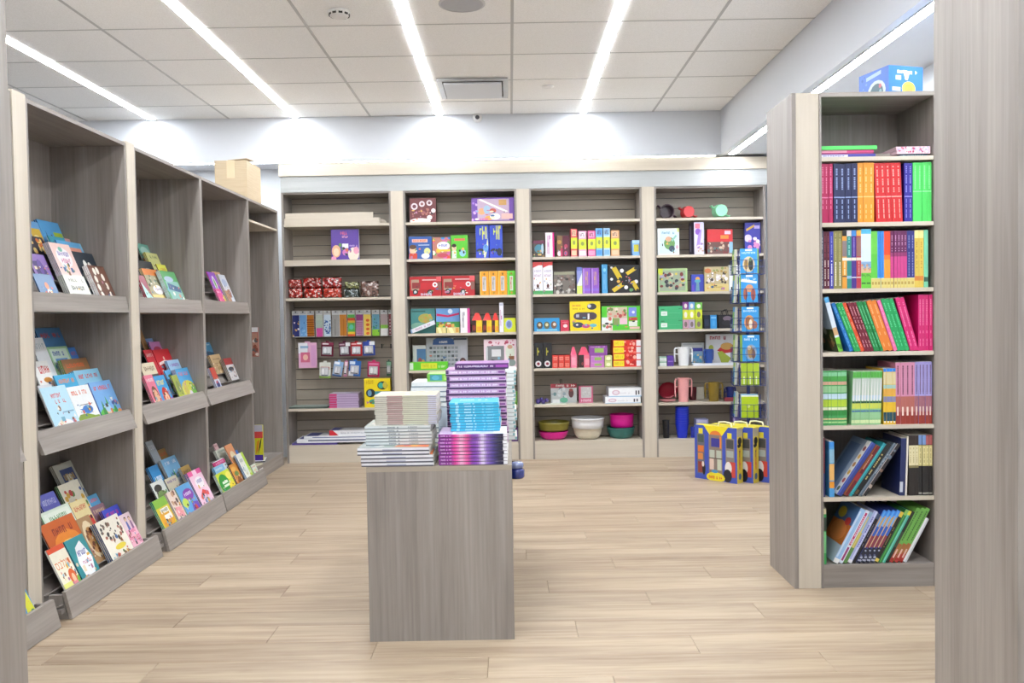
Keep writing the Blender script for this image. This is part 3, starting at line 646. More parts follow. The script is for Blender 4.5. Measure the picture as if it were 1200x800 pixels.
# second case
B(2, 0, [
 (4, 160, 173, 284.5, [('r',0,0,1,1,'6fae9a'),('r',0,.1,1,.45,'d8863a'),('e',.5,.7,.4,.2,'a8d0c4')], 'mint book with orange base', '4f8a78', 1),
 (3, 170, 184, 295, sc('d8d890','6a7a4a','b8c860','animals',31,cloth='5a4a5a',hair='8a6a4a'), 'lime beige book with dark animals', 'c8c04a', 2),
 (2, 158, 177, 304, [('r',0,0,1,1,'23262b'),('e',.6,.45,.36,.3,'8a8f80'),('e',.6,.4,.2,.2,'d8d4c0')], 'black book with grey vignette', '23262b', 1),
 (1, 183, 193.5, 309, sc('d8d84a','c88a3a','e8a85a','none',32), 'yellow green book with orange corner', 'b0983a', 1),
 (1, 165.5, 183, 314, [('r',0,0,1,1,'a8a080'),('r',0,.78,1,1,'e0812f'),('s',.1,.5,.95,.76,.07,['8a8f60','c8c0a0','5a6a4a','e8e0c8'],14,4),('e',.55,.28,.34,.16,'f2eef0'),('t',.35,.26,.75,.34,'9a8aa8',5,3),('r',0,0,1,.1,'e8d080')], 'orange topped book with white oval', 'd8c898', 2),
 (0, 186.5, 204, 316.5, [('r',0,0,1,1,'4f9a5a'),('r',.1,.05,.95,.72,'8ab8b0'),('p',[(.15,.5),(.9,.42),(.95,.56),(.2,.68)],'3a5f88'),('e',.4,.78,.3,.08,'a8b8d0'),('s',.15,.06,.9,.4,.05,['e0886a','f0e8d8','8ad0d8','c84a4a'],14,5)], 'green book with dark blue banner', 'bfe0e0', 3),
 (0, 161, 168.5, 322, [('r',0,0,1,1,'9a5060'),('p',[(0,.2),(.9,.05),(1,.3),(.1,.8)],'a8dcd4'),('r',0,0,1,.12,'e8c890')], 'maroon book with mint stripe', 'c04a5a', 2),
])
B(2, 1, [
 (4, 160, 165.5, 386, [('r',0,0,1,1,'b88a5a')], 'tan brown book', '9a7044', 1),
 (4, 166, 183, 397, sc('8fb0e0','c88ac0','a8a0d8','none',34), 'lilac blue book', '7a98cc', 1),
 (3, 182, 194, 400, [('r',0,0,1,1,'c07ab0'),('e',.55,.75,.35,.1,'b03a5a'),('e',.5,.5,.4,.12,'cfe0f0')], 'orchid pink book with pale cloud', '8a5a98', 1),
 (2, 168, 177.5, 410, sc('cc2233','f0c8c8',None,'none',35), 'narrow red book', 'b01c2c', 1),
 (2, 178.5, 197, 410, [('r',0,0,1,1,'d2202f'),('p',[(.1,.62),(.5,.68),(.9,.62),(.9,.54),(.5,.6),(.1,.54)],'f6e8e4'),('d',.5,.74,.05,'f4e8d0'),('r',.3,.12,.4,.36,'e8c0a0'),('r',.55,.14,.62,.4,'f0d8c0')], 'wide red book with white ribbon title', 'a81824', 2),
 (1, 163, 180, 426, [('r',0,0,1,1,'e8dcc0'),('r',0,0,1,.66,'4a3a30'),('e',.55,.4,.3,.2,'c8a878'),('t',.2,.76,.9,.9,'8a7050',6,2)], 'cream and brown book', '8a7050', 1),
 (1, 197.5, 211, 422, sc('a8d0f0','9a6ac0','b8dcf4','none',36), 'pale blue book with purple title', '6fa8d8', 2),
 (0, 168, 178, 440, [('r',0,0,1,1,'ec7f9a'),('e',.55,.36,.36,.32,'6a3a28'),('e',.6,.36,.24,.22,'f0b890'),('r',.1,0,1,.14,'d84a5a'),('t',.15,.8,.9,.9,'f6d8e0',5,3)], 'coral pink book with brown haired face', 'd8607f', 2),
 (0, 179, 192, 441, [('r',0,0,1,1,'3fa0dc'),('t',.12,.7,.8,.86,'f0e070',5,4),('e',.5,.32,.3,.32,'c8281f'),('e',.52,.3,.18,.18,'f2c4a0'),('p',[(.55,0),(1,0),(1,.3),(.7,.24)],'a85ac0')], 'blue book with red haired girl', '2a7ab8', 2),
 (1, 192.5, 202, 434, [('r',0,0,1,1,'5fb0e8'),('e',.5,.3,.45,.36,'5a9a3a'),('r',.3,.45,.8,.62,'e8eef0'),('e',.5,.2,.2,.16,'f4f0e0'),('e',.6,.74,.3,.08,'4a6a3a')], 'blue book with green leafy scene', '3a88c8', 1),
 (0, 200.5, 207, 440, [('r',0,0,1,1,'aab85a'),('r',0,0,1,.3,'c8dc3a'),('e',.5,.6,.3,.2,'8a9a5a')], 'narrow olive lime book', '9aa84a', 1),
 (0, 208, 222.5, 432, [('r',0,0,1,1,'4fa8e0'),('t',.15,.78,.85,.9,'e85a6a',7,5),('e',.5,.3,.6,.34,'d8d84a'),('e',.25,.4,.16,.2,'c8b860'),('p',[(.2,0),(1,0),(1,.2),(.5,.34)],'e0d4f0'),('e',.85,.3,.2,.24,'7ac04a')], 'blue book with yellow hills', 'b8b8d8', 3),
])
B(2, 2, [
 (4, 170, 178, 518, sc('a8b0b8','d8dce0',None,'none',41), 'plain grey book', '8a929a', 1),
 (4, 178.5, 193, 530, sc('8a6a3a','c83a2a','a88a5a','flowers',42), 'brown book with red blooms', '6a4a2a', 2),
 (3, 189, 206, 539, sc('7ab0d8','e8e8f0','4a8a3a','trees',43), 'sky blue book with dark green tree', 'c0c8d0', 2),
 (3, 173, 184, 548, [('r',0,0,1,1,'2f8fd0'),('t',.2,.5,.9,.66,'e8f4fa',4,3),('e',.5,.15,.5,.14,'5fb04a')], 'azure book with white letters', '1f6fb0', 2),
 (1, 211, 221, 548, sc('a88a4a','5a3a2a','c8b05a','animals',44,cloth='6a3a3a',hair='e0d0a0'), 'mustard book with brown creature', 'b0b0b0', 2),
 (2, 176, 190, 567, [('r',0,0,1,1,'e0e4e0'),('e',.4,.75,.3,.14,'3a3a3a'),('e',.5,.45,.4,.2,'7a9a5a'),('r',.2,.1,.9,.2,'5a5a5a')], 'white book with black shapes', '3a3f44', 1),
 (2, 192.5, 206, 562, sc('d0c8b0','7a5a9a','a8b0c8','kids',45), 'beige book with row of people', '8a8a8a', 1),
 (2, 207, 216, 560, sc('b8bcc0','7a8a98',None,'panel',46), 'light grey book with small panel', 'a0a4a8', 2),
 (0, 178, 193, 588, [('r',0,0,1,1,'d8c83a'),('r',0,.76,1,1,'8ac04a'),('e',.5,.42,.48,.3,'e8a82a'),('r',.25,.58,.85,.72,'f4f2ec'),('r',.35,.38,.9,.52,'f4f2ec'),('t',.3,.6,.8,.7,'6a6a5a',6,2),('s',.1,.03,.95,.18,.05,['e8b0a0','5a4a3a','f4e0d0'],8,3)], 'lime book with two white labels', '3fb08a', 2),
 (0, 194.5, 204, 578, [('r',0,0,1,1,'ecd8cc'),('s',.1,.55,.9,.95,.06,['8a5a4a','4a3a3a','c8a080'],10,4),('p',[(.1,.3),(.9,.2),(.95,.5),(.15,.55)],'f0a0a8'),('s',.1,.03,.9,.25,.05,['8a6a5a','e8c0b0','3a3a3a'],8,8)], 'beige book with salmon banner', 'd0c0b8', 2),
 (0, 205, 221, 572, [('r',0,0,1,1,'5fa8e0'),('e',.6,.68,.36,.18,'8a3ab0'),('t',.35,.66,.85,.76,'f0e8f8',5,3),('e',.22,.5,.2,.14,'c8e05a'),('p',[(.45,.1),(1,.05),(1,.4),(.6,.46)],'6a4ac0'),('e',.75,.22,.1,.14,'c83a4a'),('r',.3,0,1,.07,'f0e070')], 'blue book with purple bubble', 'b0d0a8', 2),
 (0, 222.5, 237, 552.5, [('r',0,0,1,1,'f6cfe4'),('r',0,.88,.35,1,'ec5fa5'),('r',.65,.88,1,1,'ec5fa5'),('e',.55,.68,.32,.14,'f8f4f8'),('t',.38,.66,.78,.76,'7a7ab8',5,3),('p',[(.2,.36),(.5,.5),(.85,.4),(.8,.3),(.5,.38),(.25,.26)],'e2483f'),('e',.55,.16,.22,.12,'b8c8f0'),('e',.6,.18,.08,.1,'e8b04a'),('r',.7,0,1,.12,'5fb8e8')], 'tall pink book with red garland', '4a6aa8', 4, .0048),
])
# third case
B(3, 0, [
 (1, 242, 251, 318, [('r',0,0,1,1,'8a3ab8'),('r',0,0,1,.2,'e6e02a'),('e',.5,.6,.2,.28,'f0e0f4'),('e',.5,.6,.1,.2,'5fb04a'),('e',.5,.24,.4,.06,'e8f0f4')], 'purple book with yellow foot', 'd84a9a', 1),
 (0, 252, 258, 338, sc('d8488a','f0d0e0','e89ab8','none',51), 'small magenta book', 'c83a7a', 1),
 (2, 250, 259, 318, sc('e8b88a','a8683a',None,'none',52), 'peach book', 'd8a070', 1),
 (1, 255, 263, 321, [('r',0,0,1,1,'dfe3ee'),('e',.5,.7,.35,.14,'b8c4e0'),('r',0,0,.5,.4,'b8886a'),('e',.6,.3,.25,.16,'a0644a')], 'pale blue white book with brown corner', 'c8b8a8', 3),
])
B(3, 1, [
 (4, 244, 253.5, 401, sc('4f98c0','e8f0f4','2f5f80','none',53), 'teal blue book', '3a7898', 1),
 (2, 245, 257, 416, [('r',0,0,1,1,'c3a77c'),('t',.2,.72,.85,.8,'6a5438',6,2),('t',.25,.5,.8,.56,'8a7450',6,3),('e',.55,.25,.25,.12,'a88a5c')], 'tan paper book with faint lettering', 'b0935f', 2),
 (0, 245, 251, 431, [('r',0,0,1,1,'c84a3a'),('r',0,0,1,.55,'c8d0e4'),('e',.5,.35,.3,.15,'3a4a8a'),('s',.1,.05,.9,.5,.06,['e05a4a','f4f0ea','4a5aa0'],7,2)], 'red and pale blue book', 'b8c0d8', 2),
 (1, 262, 271, 420, [('r',0,0,1,1,'e8e4e6'),('r',0,.7,1,1,'b03a3a'),('e',.5,.5,.34,.1,'3a3a44'),('s',.1,.05,.9,.45,.05,['a03a3a','c8a898','3a3a4a'],9,3)], 'white book with dark red top', '8a7a6a', 3),
])
B(3, 2, [
 (4, 250, 254, 524, sc('f0c8cc','c86a7a',None,'none',61), 'pale pink book', 'e0a8b0', 1),
 (3, 252, 264, 528, sc('e6e6d8','9ab0a0',None,'kids',62), 'cream book with pastel figures', 'd0d4c8', 2),
 (1, 263, 271, 522.5, [('r',0,0,1,1,'e8a070'),('e',.5,.6,.36,.2,'f2dcb8')], 'apricot book', 'd89060', 1),
 (1, 272, 278, 529.5, sc('2f78d0','5fa0e8','1f58a8','none',63), 'strong blue book', '1f58a8', 2),
 (2, 249, 262, 542, [('r',0,0,1,1,'e0e8f0'),('r',0,.7,1,.95,'d8307f'),('t',.2,.76,.9,.9,'f0b0d0',5,3)], 'white book with magenta band', 'b02868', 1),
 (1, 250, 261, 548, sc('8fc8ec','e8f6fa','b8e0f4','none',64), 'baby blue book with white title', '5fa8d8', 2),
 (0, 252, 267.5, 556.5, [('r',0,0,1,1,'d4e23a'),('e',.35,.5,.34,.42,'2f9a3f'),('r',.22,.52,.6,.62,'e8f4e0'),('r',.25,.38,.65,.47,'e8f4e0'),('e',.82,.75,.2,.16,'f0e86a'),('e',.78,.3,.2,.2,'f0d83a'),('s',.1,.03,.9,.14,.04,['f4f0e8','5a4a3a'],6,4)], 'bright lime book with green balloon', 'c8e0e8', 2),
 (0, 268, 275.5, 545.5, [('r',0,0,1,1,'d8903a'),('e',.55,.6,.3,.1,'6a8a4a'),('e',.6,.24,.3,.24,'8a4a20'),('e',.4,.8,.3,.1,'e8b05a')], 'orange brown book with dark creature', '5a3a20', 2),
 (0, 276, 284, 533, [('r',0,0,1,1,'f0f2ea'),('r',.7,0,1,1,'b8dc4a'),('t',.15,.7,.6,.82,'a0b0a8',4,3),('e',.4,.4,.2,.14,'dfe8e0')], 'white book with lime edge', '8ab0d8', 2),
 (0, 285, 294, 549, [('r',0,0,1,1,'c85a6a'),('p',[(0,.1),(.5,.0),(1,.2),(.6,.5),(.1,.4)],'a8c0c8'),('p',[(.4,.62),(.95,.7),(.9,.86),(.45,.8)],'d8486a'),('s',.1,.1,.9,.6,.06,['a83a4a','e8e0d8','8ab05a'],10,5)], 'rose red book with slanted picture', 'a04050', 2),
 (0, 294, 299, 546, sc('dfe8d8','c84a4a','8ab85a','flowers',65), 'pale green book with red flecks', 'b8d0a8', 2),
])
B(0, 2, [(0, 21, 35.5, 690, [('r',0,0,1,1,'4a98d0'),('p',[(.3,0),(1,.2),(.9,.9),(.5,.7)],'d8d83a'),('e',.8,.2,.2,.14,'2f7f58')], 'blue and yellow book peeking past the bookcase end', '3a80b8', 1)])
# ---------------- spines in the right bookcase
SHN = ['', 'top shelf', 'second shelf', 'third shelf', 'fourth shelf', 'fifth shelf', 'sixth shelf', 'bottom shelf']
def spine_mesh(t, h, d, base, items, anchor, cover=None, pages='efece2'):
    x0, x1 = {'l': (0, t), 'r': (-t, 0)}[anchor]
    pm = PM().box(x0, x1, 0, d, 0, h, base, top=pages, back=pages, bottom=pages)
    art(pm, (x0, 0, 0), (t, 0, 0), (0, 0, h), items)
    if cover: art(pm, (x0, d, 0), (0, -d, 0), (0, 0, h), cover)
    return pm.mesh('book')
def vtxt(v0, v1, col, sd, wd=(.37, .64), n=15):
    rr = random.Random(sd); out = []; v = v0; st = (v1-v0)/n
    for i in range(n):
        if rr.random() < .85: out.append(('r', wd[0], v+st*.08, wd[1], v+st*rr.uniform(.7, .97), col))
        v += st
    return out
PXM = RY/1000.0
def spine_row(shelf, x, specs):
    z = RS[shelf]+.0004
    for sp in specs:
        n, wpx, h, base, items, desc = sp[:6]; o_ = sp[6] if len(sp) > 6 else {}
        lean = math.radians(o_.get('lean', 0)); d = o_.get('d', .19); yf = RY+o_.get('in', .014)
        if 'x' in o_: x = atY(o_['x'], 640-shelf*60, yf)[0]
        t = wpx*PXM; anc = 'r' if lean > 0 else 'l'; tx = t/math.cos(lean)
        me = spine_mesh(t-.0006, h, d, base, items, anc, o_.get('cover'))
        for k in range(n):
            px = x+tx if lean > 0 else x
            ob = place(me, 'book', 'print', None, (px, yf+R.uniform(-.003, .003), z), (0, lean, 0))
            x += tx
            where = f'{SHN[shelf]} of right bookcase'
            if n == 1: lab(ob, f'{desc}, {where}', 'book')
            else: lab(ob, f'{ORD[k]} {desc} from the left, {where}', 'book', f'{desc}s on the {SHN[shelf]}')
def strip(v0, v1, c): return ('r', 0, v0, 1, v1, c)
def cap(col, hi): return [('r', .3, .47, .55, .97, hi), ('r', .38, .05, .5, .42, hi)]
L2 = lambda hi, sd: vtxt(.5, .95, hi, sd)+[strip(.42, .44, hi)]+vtxt(.06, .4, hi, sd+1, (.4, .58), 4)
H2 = .265
spine_row(2, 1.4055, [
 (3, 4.7, H2, 'b51a58', L2('e27aa2', 1), 'crimson spine'), (4, 7.0, H2, '1d2554', L2('8a9ccc', 2), 'navy spine', {'x': 978.5}),
 (3, 6.4, H2+.003, 'e79a24', L2('f6c574', 3), 'orange spine', {'x': 1006.5}), (5, 6.1, H2, 'd51f26', L2('f5a59a', 4), 'red spine', {'lean': -2, 'x': 1028.5}),
 (2, 5.0, H2-.002, '2a1f96', L2('8f8ae0', 5), 'royal blue spine', {'x': 1060.4}), (4, 5.4, H2, '4fdb63', [strip(.5, .52, '8df09a')]+vtxt(.55, .95, '8df09a', 6), 'bright green spine', {'x': 1070.7})])
tan = strip(0, .17, 'e0d07a'); tb = [tan, strip(.165, .175, 'f0e8a8'), ('r', .2, .06, .8, .11, 'b89a4a')]
H3 = .262
spine_row(3, 1.4055, [
 (1, 3.2, H3, '3a4560', vtxt(.05, .9, 'b8c0d0', 7), 'slate spine with pale letters'),
 (2, 3.6, H3-.004, '5c0f2a', vtxt(.05, .5, 'e8d8d0', 8)+vtxt(.55, .92, '8a3a50', 9), 'maroon spine'), (1, 4.4, H3-.004, '3a3fb0', vtxt(.05, .5, 'e0e0f0', 10)+vtxt(.55, .92, '8a8fd0', 11), 'blue spine with white letters'),
 (2, 5.0, H3-.002, '8f8a4f', vtxt(.05, .5, 'f0ecd0', 12)+vtxt(.5, .96, 'b8b078', 13), 'olive spine'),
 (1, 5.4, H3, 'e8a23a', [strip(.9, 1, '1c1c20'), strip(.55, .82, '8a7a78'), strip(.48, .53, 'f2ead8'), strip(.2, .22, '30303a')]+vtxt(.24, .46, 'f4e0b0', 14), 'orange spine with black top'),
 (1, 5.6, H3, '2f8a84', [strip(.9, 1, 'e8e0e0'), strip(.48, .53, 'f2ead8'), strip(.17, .22, '8ac0e0')]+vtxt(.55, .88, '8ad0c4', 15), 'teal spine with white top'),
 (1, 5.6, H3, '4a2a8a', [strip(.9, 1, '4a98e8'), strip(.48, .53, 'f2ead8'), strip(.18, .2, 'd0d0e0')]+vtxt(.55, .88, '8a7ad0', 16), 'purple spine with blue top'),
 (1, 5.4, H3, 'b83a48', [strip(.9, 1, 'e8b84a'), strip(.55, .88, '9a6a60'), strip(.48, .53, 'f2ead8'), strip(.18, .2, 'e0d0d0')]+vtxt(.24, .46, 'e09a98', 17), 'red spine with yellow top'),
 (2, 5.9, H3+.004, 'dbe9f6', [strip(.92, 1, '58c0ea'), strip(.36, .45, '8ab0d8'), strip(.26, .36, 'd8b890'), ('s', .1, .28, .9, .42, .02, ['7a9ac0', 'd89a6a'], 6, 3), strip(0, .26, '68c83a'), ('r', .1, .07, .9, .1, '3a7a2a'), ('s', .1, .2, .9, .27, .02, ['3f8a2f', '58a83a'], 5, 4)], 'pale blue landscape spine'),
 (2, 3.9, H3-.006, '5fc93f', tb+[strip(.6, 1, '6fd14a')], 'green spine with tan foot'), (2, 3.8, H3-.006, '3a94e8', tb+[('r', .4, .2, .6, .98, '2a5fc0')], 'sky blue spine with tan foot'),
 (2, 3.9, H3-.006, 'ec4a1f', tb+[strip(.17, .55, 'f0a02f'), strip(.5, .58, 'ee7a28')], 'flame orange spine with tan foot'),
 (5, 3.8, H3-.006, '6a1f58', tb+[strip(.17, .58, 'd0408a'), strip(.55, .62, '98306e')]+vtxt(.62, .93, 'c890b8', 20), 'magenta spine with tan foot'),
 (2, 4.6, H3-.006, '2a2f80', tb+vtxt(.2, .93, '7a80b8', 21), 'indigo spine with tan foot'),
 (2, 5.4, H3-.004, 'ddc04f', [strip(.86, 1, 'f2ea9a'), strip(.12, .2, 'e08a3a')]+vtxt(.3, .8, 'c09a3a', 22), 'yellow spine'), (1, 5, H3-.004, '7ad0a8', [strip(.1, .18, '3a6a58')], 'mint spine at the right end')])
H4 = .235
lg = lambda a, sd: vtxt(.45, .92, a, sd)+vtxt(.08, .38, a, sd+1, (.4, .6), 4)
spine_row(4, 1.4165, [
 (1, 5.4, .255, 'd5e4f2', [strip(.9, 1, '58b0ea'), strip(.3, .44, 'd0a878'), strip(0, .26, '78c83a'), ('s', .1, .05, .9, .22, .03, ['4a8a2a'], 4, 2)], 'pale blue landscape book leaning at the left end', {'lean': -15, 'x': 983, 'cover': [('r', 0, .4, 1, 1, 'b8cfe4'), ('r', 0, 0, 1, .42, '4a5a3a'), ('s', .1, .05, .9, .45, .06, ['8a6a4a', 'a8b0a0', '5f7a3a', 'c89a6a'], 12, 3)]}),
 (1, 4.4, H4, '1f78c8', lg('6ab0e8', 30), 'leaning cobalt spine', {'lean': -21, 'x': 996.5}), (2, 3.9, H4, '14a04f', lg('7ae0a0', 31), 'leaning green spine beside cobalt', {'lean': -21}),
 (1, 4.2, H4, 'dd4a1f', lg('f2a080', 32), 'leaning vermilion spine', {'lean': -21}), (3, 3.3, H4, '7a1632', lg('d8a0a8', 33), 'leaning maroon spine', {'lean': -20}),
 (3, 3.6, H4+.004, '108a44', lg('70d098', 34), 'leaning dark green spine', {'lean': -20}), (2, 5.6, H4+.006, 'e8832a', lg('f4b070', 35), 'leaning orange spine', {'lean': -19}),
 (1, 4.2, H4+.006, 'ec6fa8', lg('f4a8cc', 36), 'leaning pink spine', {'lean': -18.5}), (3, 4.7, H4+.012, '17a85c', lg('60d898', 37), 'leaning emerald spine', {'lean': -18}),
 (2, 4.9, H4+.014, 'da1f74', lg('f080b0', 38), 'leaning magenta spine', {'lean': -16}), (4, 4.2, H4+.018, 'd81b72', lg('f080b0', 39), 'upright magenta spine', {'x': 1076})])
H5 = .25
gA = [strip(.9, .97, '8ad0a0'), strip(.82, .9, '4aa84a'), strip(.74, .8, 'd8a890'), strip(.6, .72, '98d098'), strip(.48, .58, 'c8e4f4'), strip(.34, .47, 'b8d83a'), strip(.28, .33, 'e8f0d0'), strip(.18, .28, '2f8f3f'), strip(.1, .13, 'd8c890'), strip(.04, .07, 'a8d890')]
gB = [strip(.88, .98, '58b84a'), strip(.55, .86, 'c8d4cc'), strip(.46, .55, 'c0d4ec'), strip(.4, .44, '2f5f3f'), strip(.3, .4, 'd0dc5a'), strip(.24, .27, '4a7ab0'), strip(.12, .22, '98cc98'), strip(.03, .09, 'd8e8b0'), ('p', [(.2, .44), (.8, .44), (.5, .86)], 'e8ece4')]
yB = [strip(.94, 1, '2f8ae8'), strip(.72, .93, 'ddd0a0'), strip(.64, .71, 'a8d0c8'), strip(.52, .63, 'eab04a'), strip(.4, .5, '8a8fb8'), strip(.26, .38, 'edc22f'), strip(.06, .22, '23505f'), ('r', .3, .03, .7, .06, 'f0f0f0')]
def pk(top, mid): return [strip(.45, 1, top), strip(.2, .45, mid), strip(0, .2, '9a3528'), ('r', .25, .14, .65, .28, 'f0d8cc')]+vtxt(.48, .95, '5a2a44', 41, (.36, .62), 16)
spine_row(5, 1.4055, [
 (8, 3.72, H5-.002, '45a35a', gA, 'striped meadow green spine'), (10, 3.45, H5-.006, '8fc88f', gB, 'pale green peaked spine', {'lean': 2.2, 'x': 996.8}),
 (4, 3.6, H5+.004, 'edc22f', yB, 'yellow and blue banded spine', {'x': 1034.8}),
 (4, 5.6, H5+.03, 'd88aa0', pk('d890b0', 'b86a60'), 'rose brown tall spine', {'x': 1049.5}), (5, 4.0, H5+.032, 'a89ad8', pk('a8a0dc', 'a86a78'), 'lilac brown tall spine', {'x': 1072.2})])
H6 = .27
cb = [strip(.83, 1, '2a1c1a'), strip(.5, .83, 'e9e0b4'), strip(.46, .5, '8a8050')]+vtxt(.54, .8, 'b8aa78', 50)
def cbt(c): return [strip(.84, 1, c), strip(.49, .83, 'dcd08a'), ('r', .2, .52, .8, .8, 'ece2a8'), strip(.02, .05, '9a9a90')]+vtxt(.54, .8, 'a89a58', 51)
spine_row(6, 1.4055, [
 (1, 3.2, .27, '7a1f38', [strip(0, .4, '2a2a70')], 'thin maroon spine at the left end'), (1, 6, .252, '4a9ad8', [strip(.9, 1, '3a90e0'), strip(.3, .6, 'e8b86a'), strip(.62, .86, '8ab8d0'), strip(.16, .28, 'e89a2a')], 'thin blue and orange spine', {'x': 970}),
 (1, 6.2, .285, '31448f', [('r', .1, .0, .4, 1, '4a5fb0')], 'blue board book leaning with photo cover', {'lean': 34, 'x': 976.5, 'd': .21, 'cover': [('r', 0, 0, 1, 1, '98a8bc'), ('r', .1, .1, .62, .9, '6f88a8'), ('r', .8, 0, 1, 1, 'e8e8e4')]+[('e', .9, .1+.15*i, .06, .045, c) for i, c in enumerate(['5a6a4a', 'a83a3a', 'e0a83a', 'b87a3a', 'e8b04a', '8a3a3a'])]}),
 (1, 6.2, .27, '6f1a20', [('r', .1, .0, .3, 1, '8a5a2a'), strip(.3, .45, '9a2a2a')]+vtxt(.5, .9, 'c88a6a', 52), 'dark red book leaning beside the photo cover', {'lean': 34}),
 (1, 3.8, .285, '1f8f98', [('r', .1, .05, .5, .95, '3fb0b8')], 'teal book leaning', {'lean': 34}),
 (1, 6.2, .28, '1c1c1a', vtxt(.3, .8, 'c8b070', 53)+[('r', .2, .02, .7, .1, '6a4a2a')], 'black book with gold letters leaning', {'lean': 34}),
 (1, 3.6, .285, '5a6a78', [('r', 0, 0, .3, 1, '7a8a98')]+vtxt(.4, .8, 'a8b8c0', 54), 'grey blue book leaning', {'lean': 34.5}),
 (1, 4.4, .28, '241f22', [('r', 0, 0, .14, 1, 'd8c8c0'), ('s', .2, .1, .8, .9, .03, ['8a6a5a', '6a7a8a', 'b8a898'], 6, 6)], 'black book with white edge leaning', {'lean': 34.5}),
 (1, 6.5, .262, '1e2a5e', [('r', .0, .06, .6, .24, 'c8d0dc')], 'navy box file leaning left', {'lean': 2, 'x': 1053}),
 (1, 2, .27, 'ece6da', [], 'thin white spine beside the navy file', {'lean': 2, 'x': 1059.8}),
 (3, 3.9, .275, '231c18', cb, 'black spine with cream panel', {'x': 1064.2}), (2, 4.2, .275, '1d1a18', cbt('7a9ad0'), 'black spine with blue top', {'x': 1076}), (2, 3.7, .275, '1d1a18', cbt('b05a5a'), 'black spine with rose top', {'x': 1084.5})])
H7 = .262
navy = [strip(.88, 1, '3a8ae8'), strip(.7, .88, 'c8a878'), ('r', .3, .66, .7, .98, '5aa8f0'), strip(.52, .7, '2f5fc0'), strip(.3, .52, '8a3a4a'), ('r', .1, .28, .35, .7, 'd0b088'), strip(.0, .28, '20243a'), ('s', .2, .04, .8, .26, .02, ['a8b0c8', '5a6088'], 6, 2)]
spine_row(7, 1.4055, [
 (1, 4.2, .255, '3fa85a', [strip(.9, 1, 'd8d0a8'), strip(.6, .84, '2a3a30'), strip(.2, .58, '78d088')], 'thin green spine at the left end'),
 (1, 6.5, .275, '9ac4ee', [('r', .1, .1, .4, .95, 'c8e0f8'), strip(0, .08, 'f0f0f0')], 'light blue book leaning with orange picture cover', {'lean': 28, 'x': 972, 'd': .21, 'cover': [('r', 0, 0, 1, 1, '4f78b0'), ('r', 0, .3, 1, .66, 'c8702a'), ('e', .5, .5, .4, .18, 'e0884a'), ('r', 0, 0, 1, .3, 'a8b8c8'), ('e', .3, .8, .2, .1, 'd8c04a'), ('e', .75, .7, .14, .07, 'c83a3a')]}),
 (1, 4.6, .27, 'd9e4f2', [('r', .2, .05, .75, .3, 'a03a78'), ('r', .2, .34, .75, .95, 'c02a6a')]+vtxt(.36, .9, 'f0c8dc', 60), 'white book with crimson lettering leaning', {'lean': 28}),
 (1, 4.4, .262, 'b9b46a', [strip(.0, .3, '5a8a4a'), strip(.6, 1, '8fb0d0'), ('r', .3, .3, .6, .9, 'e0cc70')], 'khaki book leaning', {'lean': 28}),
 (1, 5.2, .265, 'a9b2e2', [('r', .55, .0, .8, 1, 'd4d8f4'), strip(.0, .06, 'e8e8f0')]+vtxt(.3, .9, '6a70b8', 61), 'lavender book leaning', {'lean': 28}),
 (1, 4.2, .25, '17181f', [strip(.9, 1, '3a4a6a')]+vtxt(.3, .8, '6a6a78', 62), 'black book leaning beside lavender', {'lean': 28}),
 (4, 4.7, .268, '2a3a8a', navy, 'leaning navy striped spine', {'lean': 28}),
 (1, 4.4, .26, '23221c', [strip(.9, 1, 'e0c040'), strip(.02, .08, 'e8d060')]+vtxt(.3, .7, '8a7a4a', 63), 'black book with yellow ends leaning', {'lean': 28}),
 (1, 4.0, .27, '2f7a3f', [('r', .3, 0, .6, 1, '58a84f'), strip(.9, 1, '88c060')], 'forest green book leaning', {'lean': 28}), (1, 3.6, .265, '48b098', [('r', .2, 0, .5, 1, '88d8c0'), strip(.92, 1, 'd8d840')], 'aqua book leaning', {'lean': 28}),
 (1, 3.6, .262, '1f2a24', [strip(.3, .6, '3a4a3a')], 'blackish green book leaning', {'lean': 28}),
 (3, 4.9, .275, '6fae4f', [strip(.0, .16, 'a8302a'), strip(.16, .34, 'a86a3a'), ('r', .3, .08, .7, .24, 'e0b8a8')]+vtxt(.4, .95, '3f6a2f', 64), 'leaning green spine with red foot', {'lean': 28}),
 (1, 4.4, .225, 'e4e6ea', [('r', .6, 0, .9, 1, 'c0c4cc')], 'white book leaning at the right', {'lean': 28}), ])

# flat books on the top shelf
def flat_book(x0, x1, y0, d, z, t, edge, top, lb, items=(), yaw=0, grp=None):
    wd = x1-x0; pm = PM().box(-wd/2, wd/2, 0, d, 0, t, edge, top=top); art(pm, (-wd/2, 0, 0), (wd, 0, 0), (0, 0, t), list(items))
    o = pm.build('book', 'print', None, ((x0+x1)/2, y0, z+.0003), (0, 0, yaw)); lab(o, lb, 'book', grp); return z+t+.0003
z = RS[1]
z = flat_book(1.407, 1.655, RY+.02, .2, z, .016, '3a3fa0', 'c8c8e0', 'blue and white book lying lowest on top shelf of right bookcase', [('r', 0, .2, .5, .8, 'e0e0f0'), ('t', .05, .3, .45, .7, '5a5aa8', 9, 2)])
z = flat_book(1.407, 1.648, RY+.022, .2, z, .018, 'd84a8a', 'f0a0c0', 'pink and magenta book lying under the green one', [('r', 0, 0, .5, 1, 'e89ab8'), ('r', 0, 0, 1, .35, 'a01a58')])
z = flat_book(1.407, 1.660, RY+.016, .2, z, .017, '58d868', '88ee98', 'bright green book lying on top shelf of right bookcase')
z = RS[1]
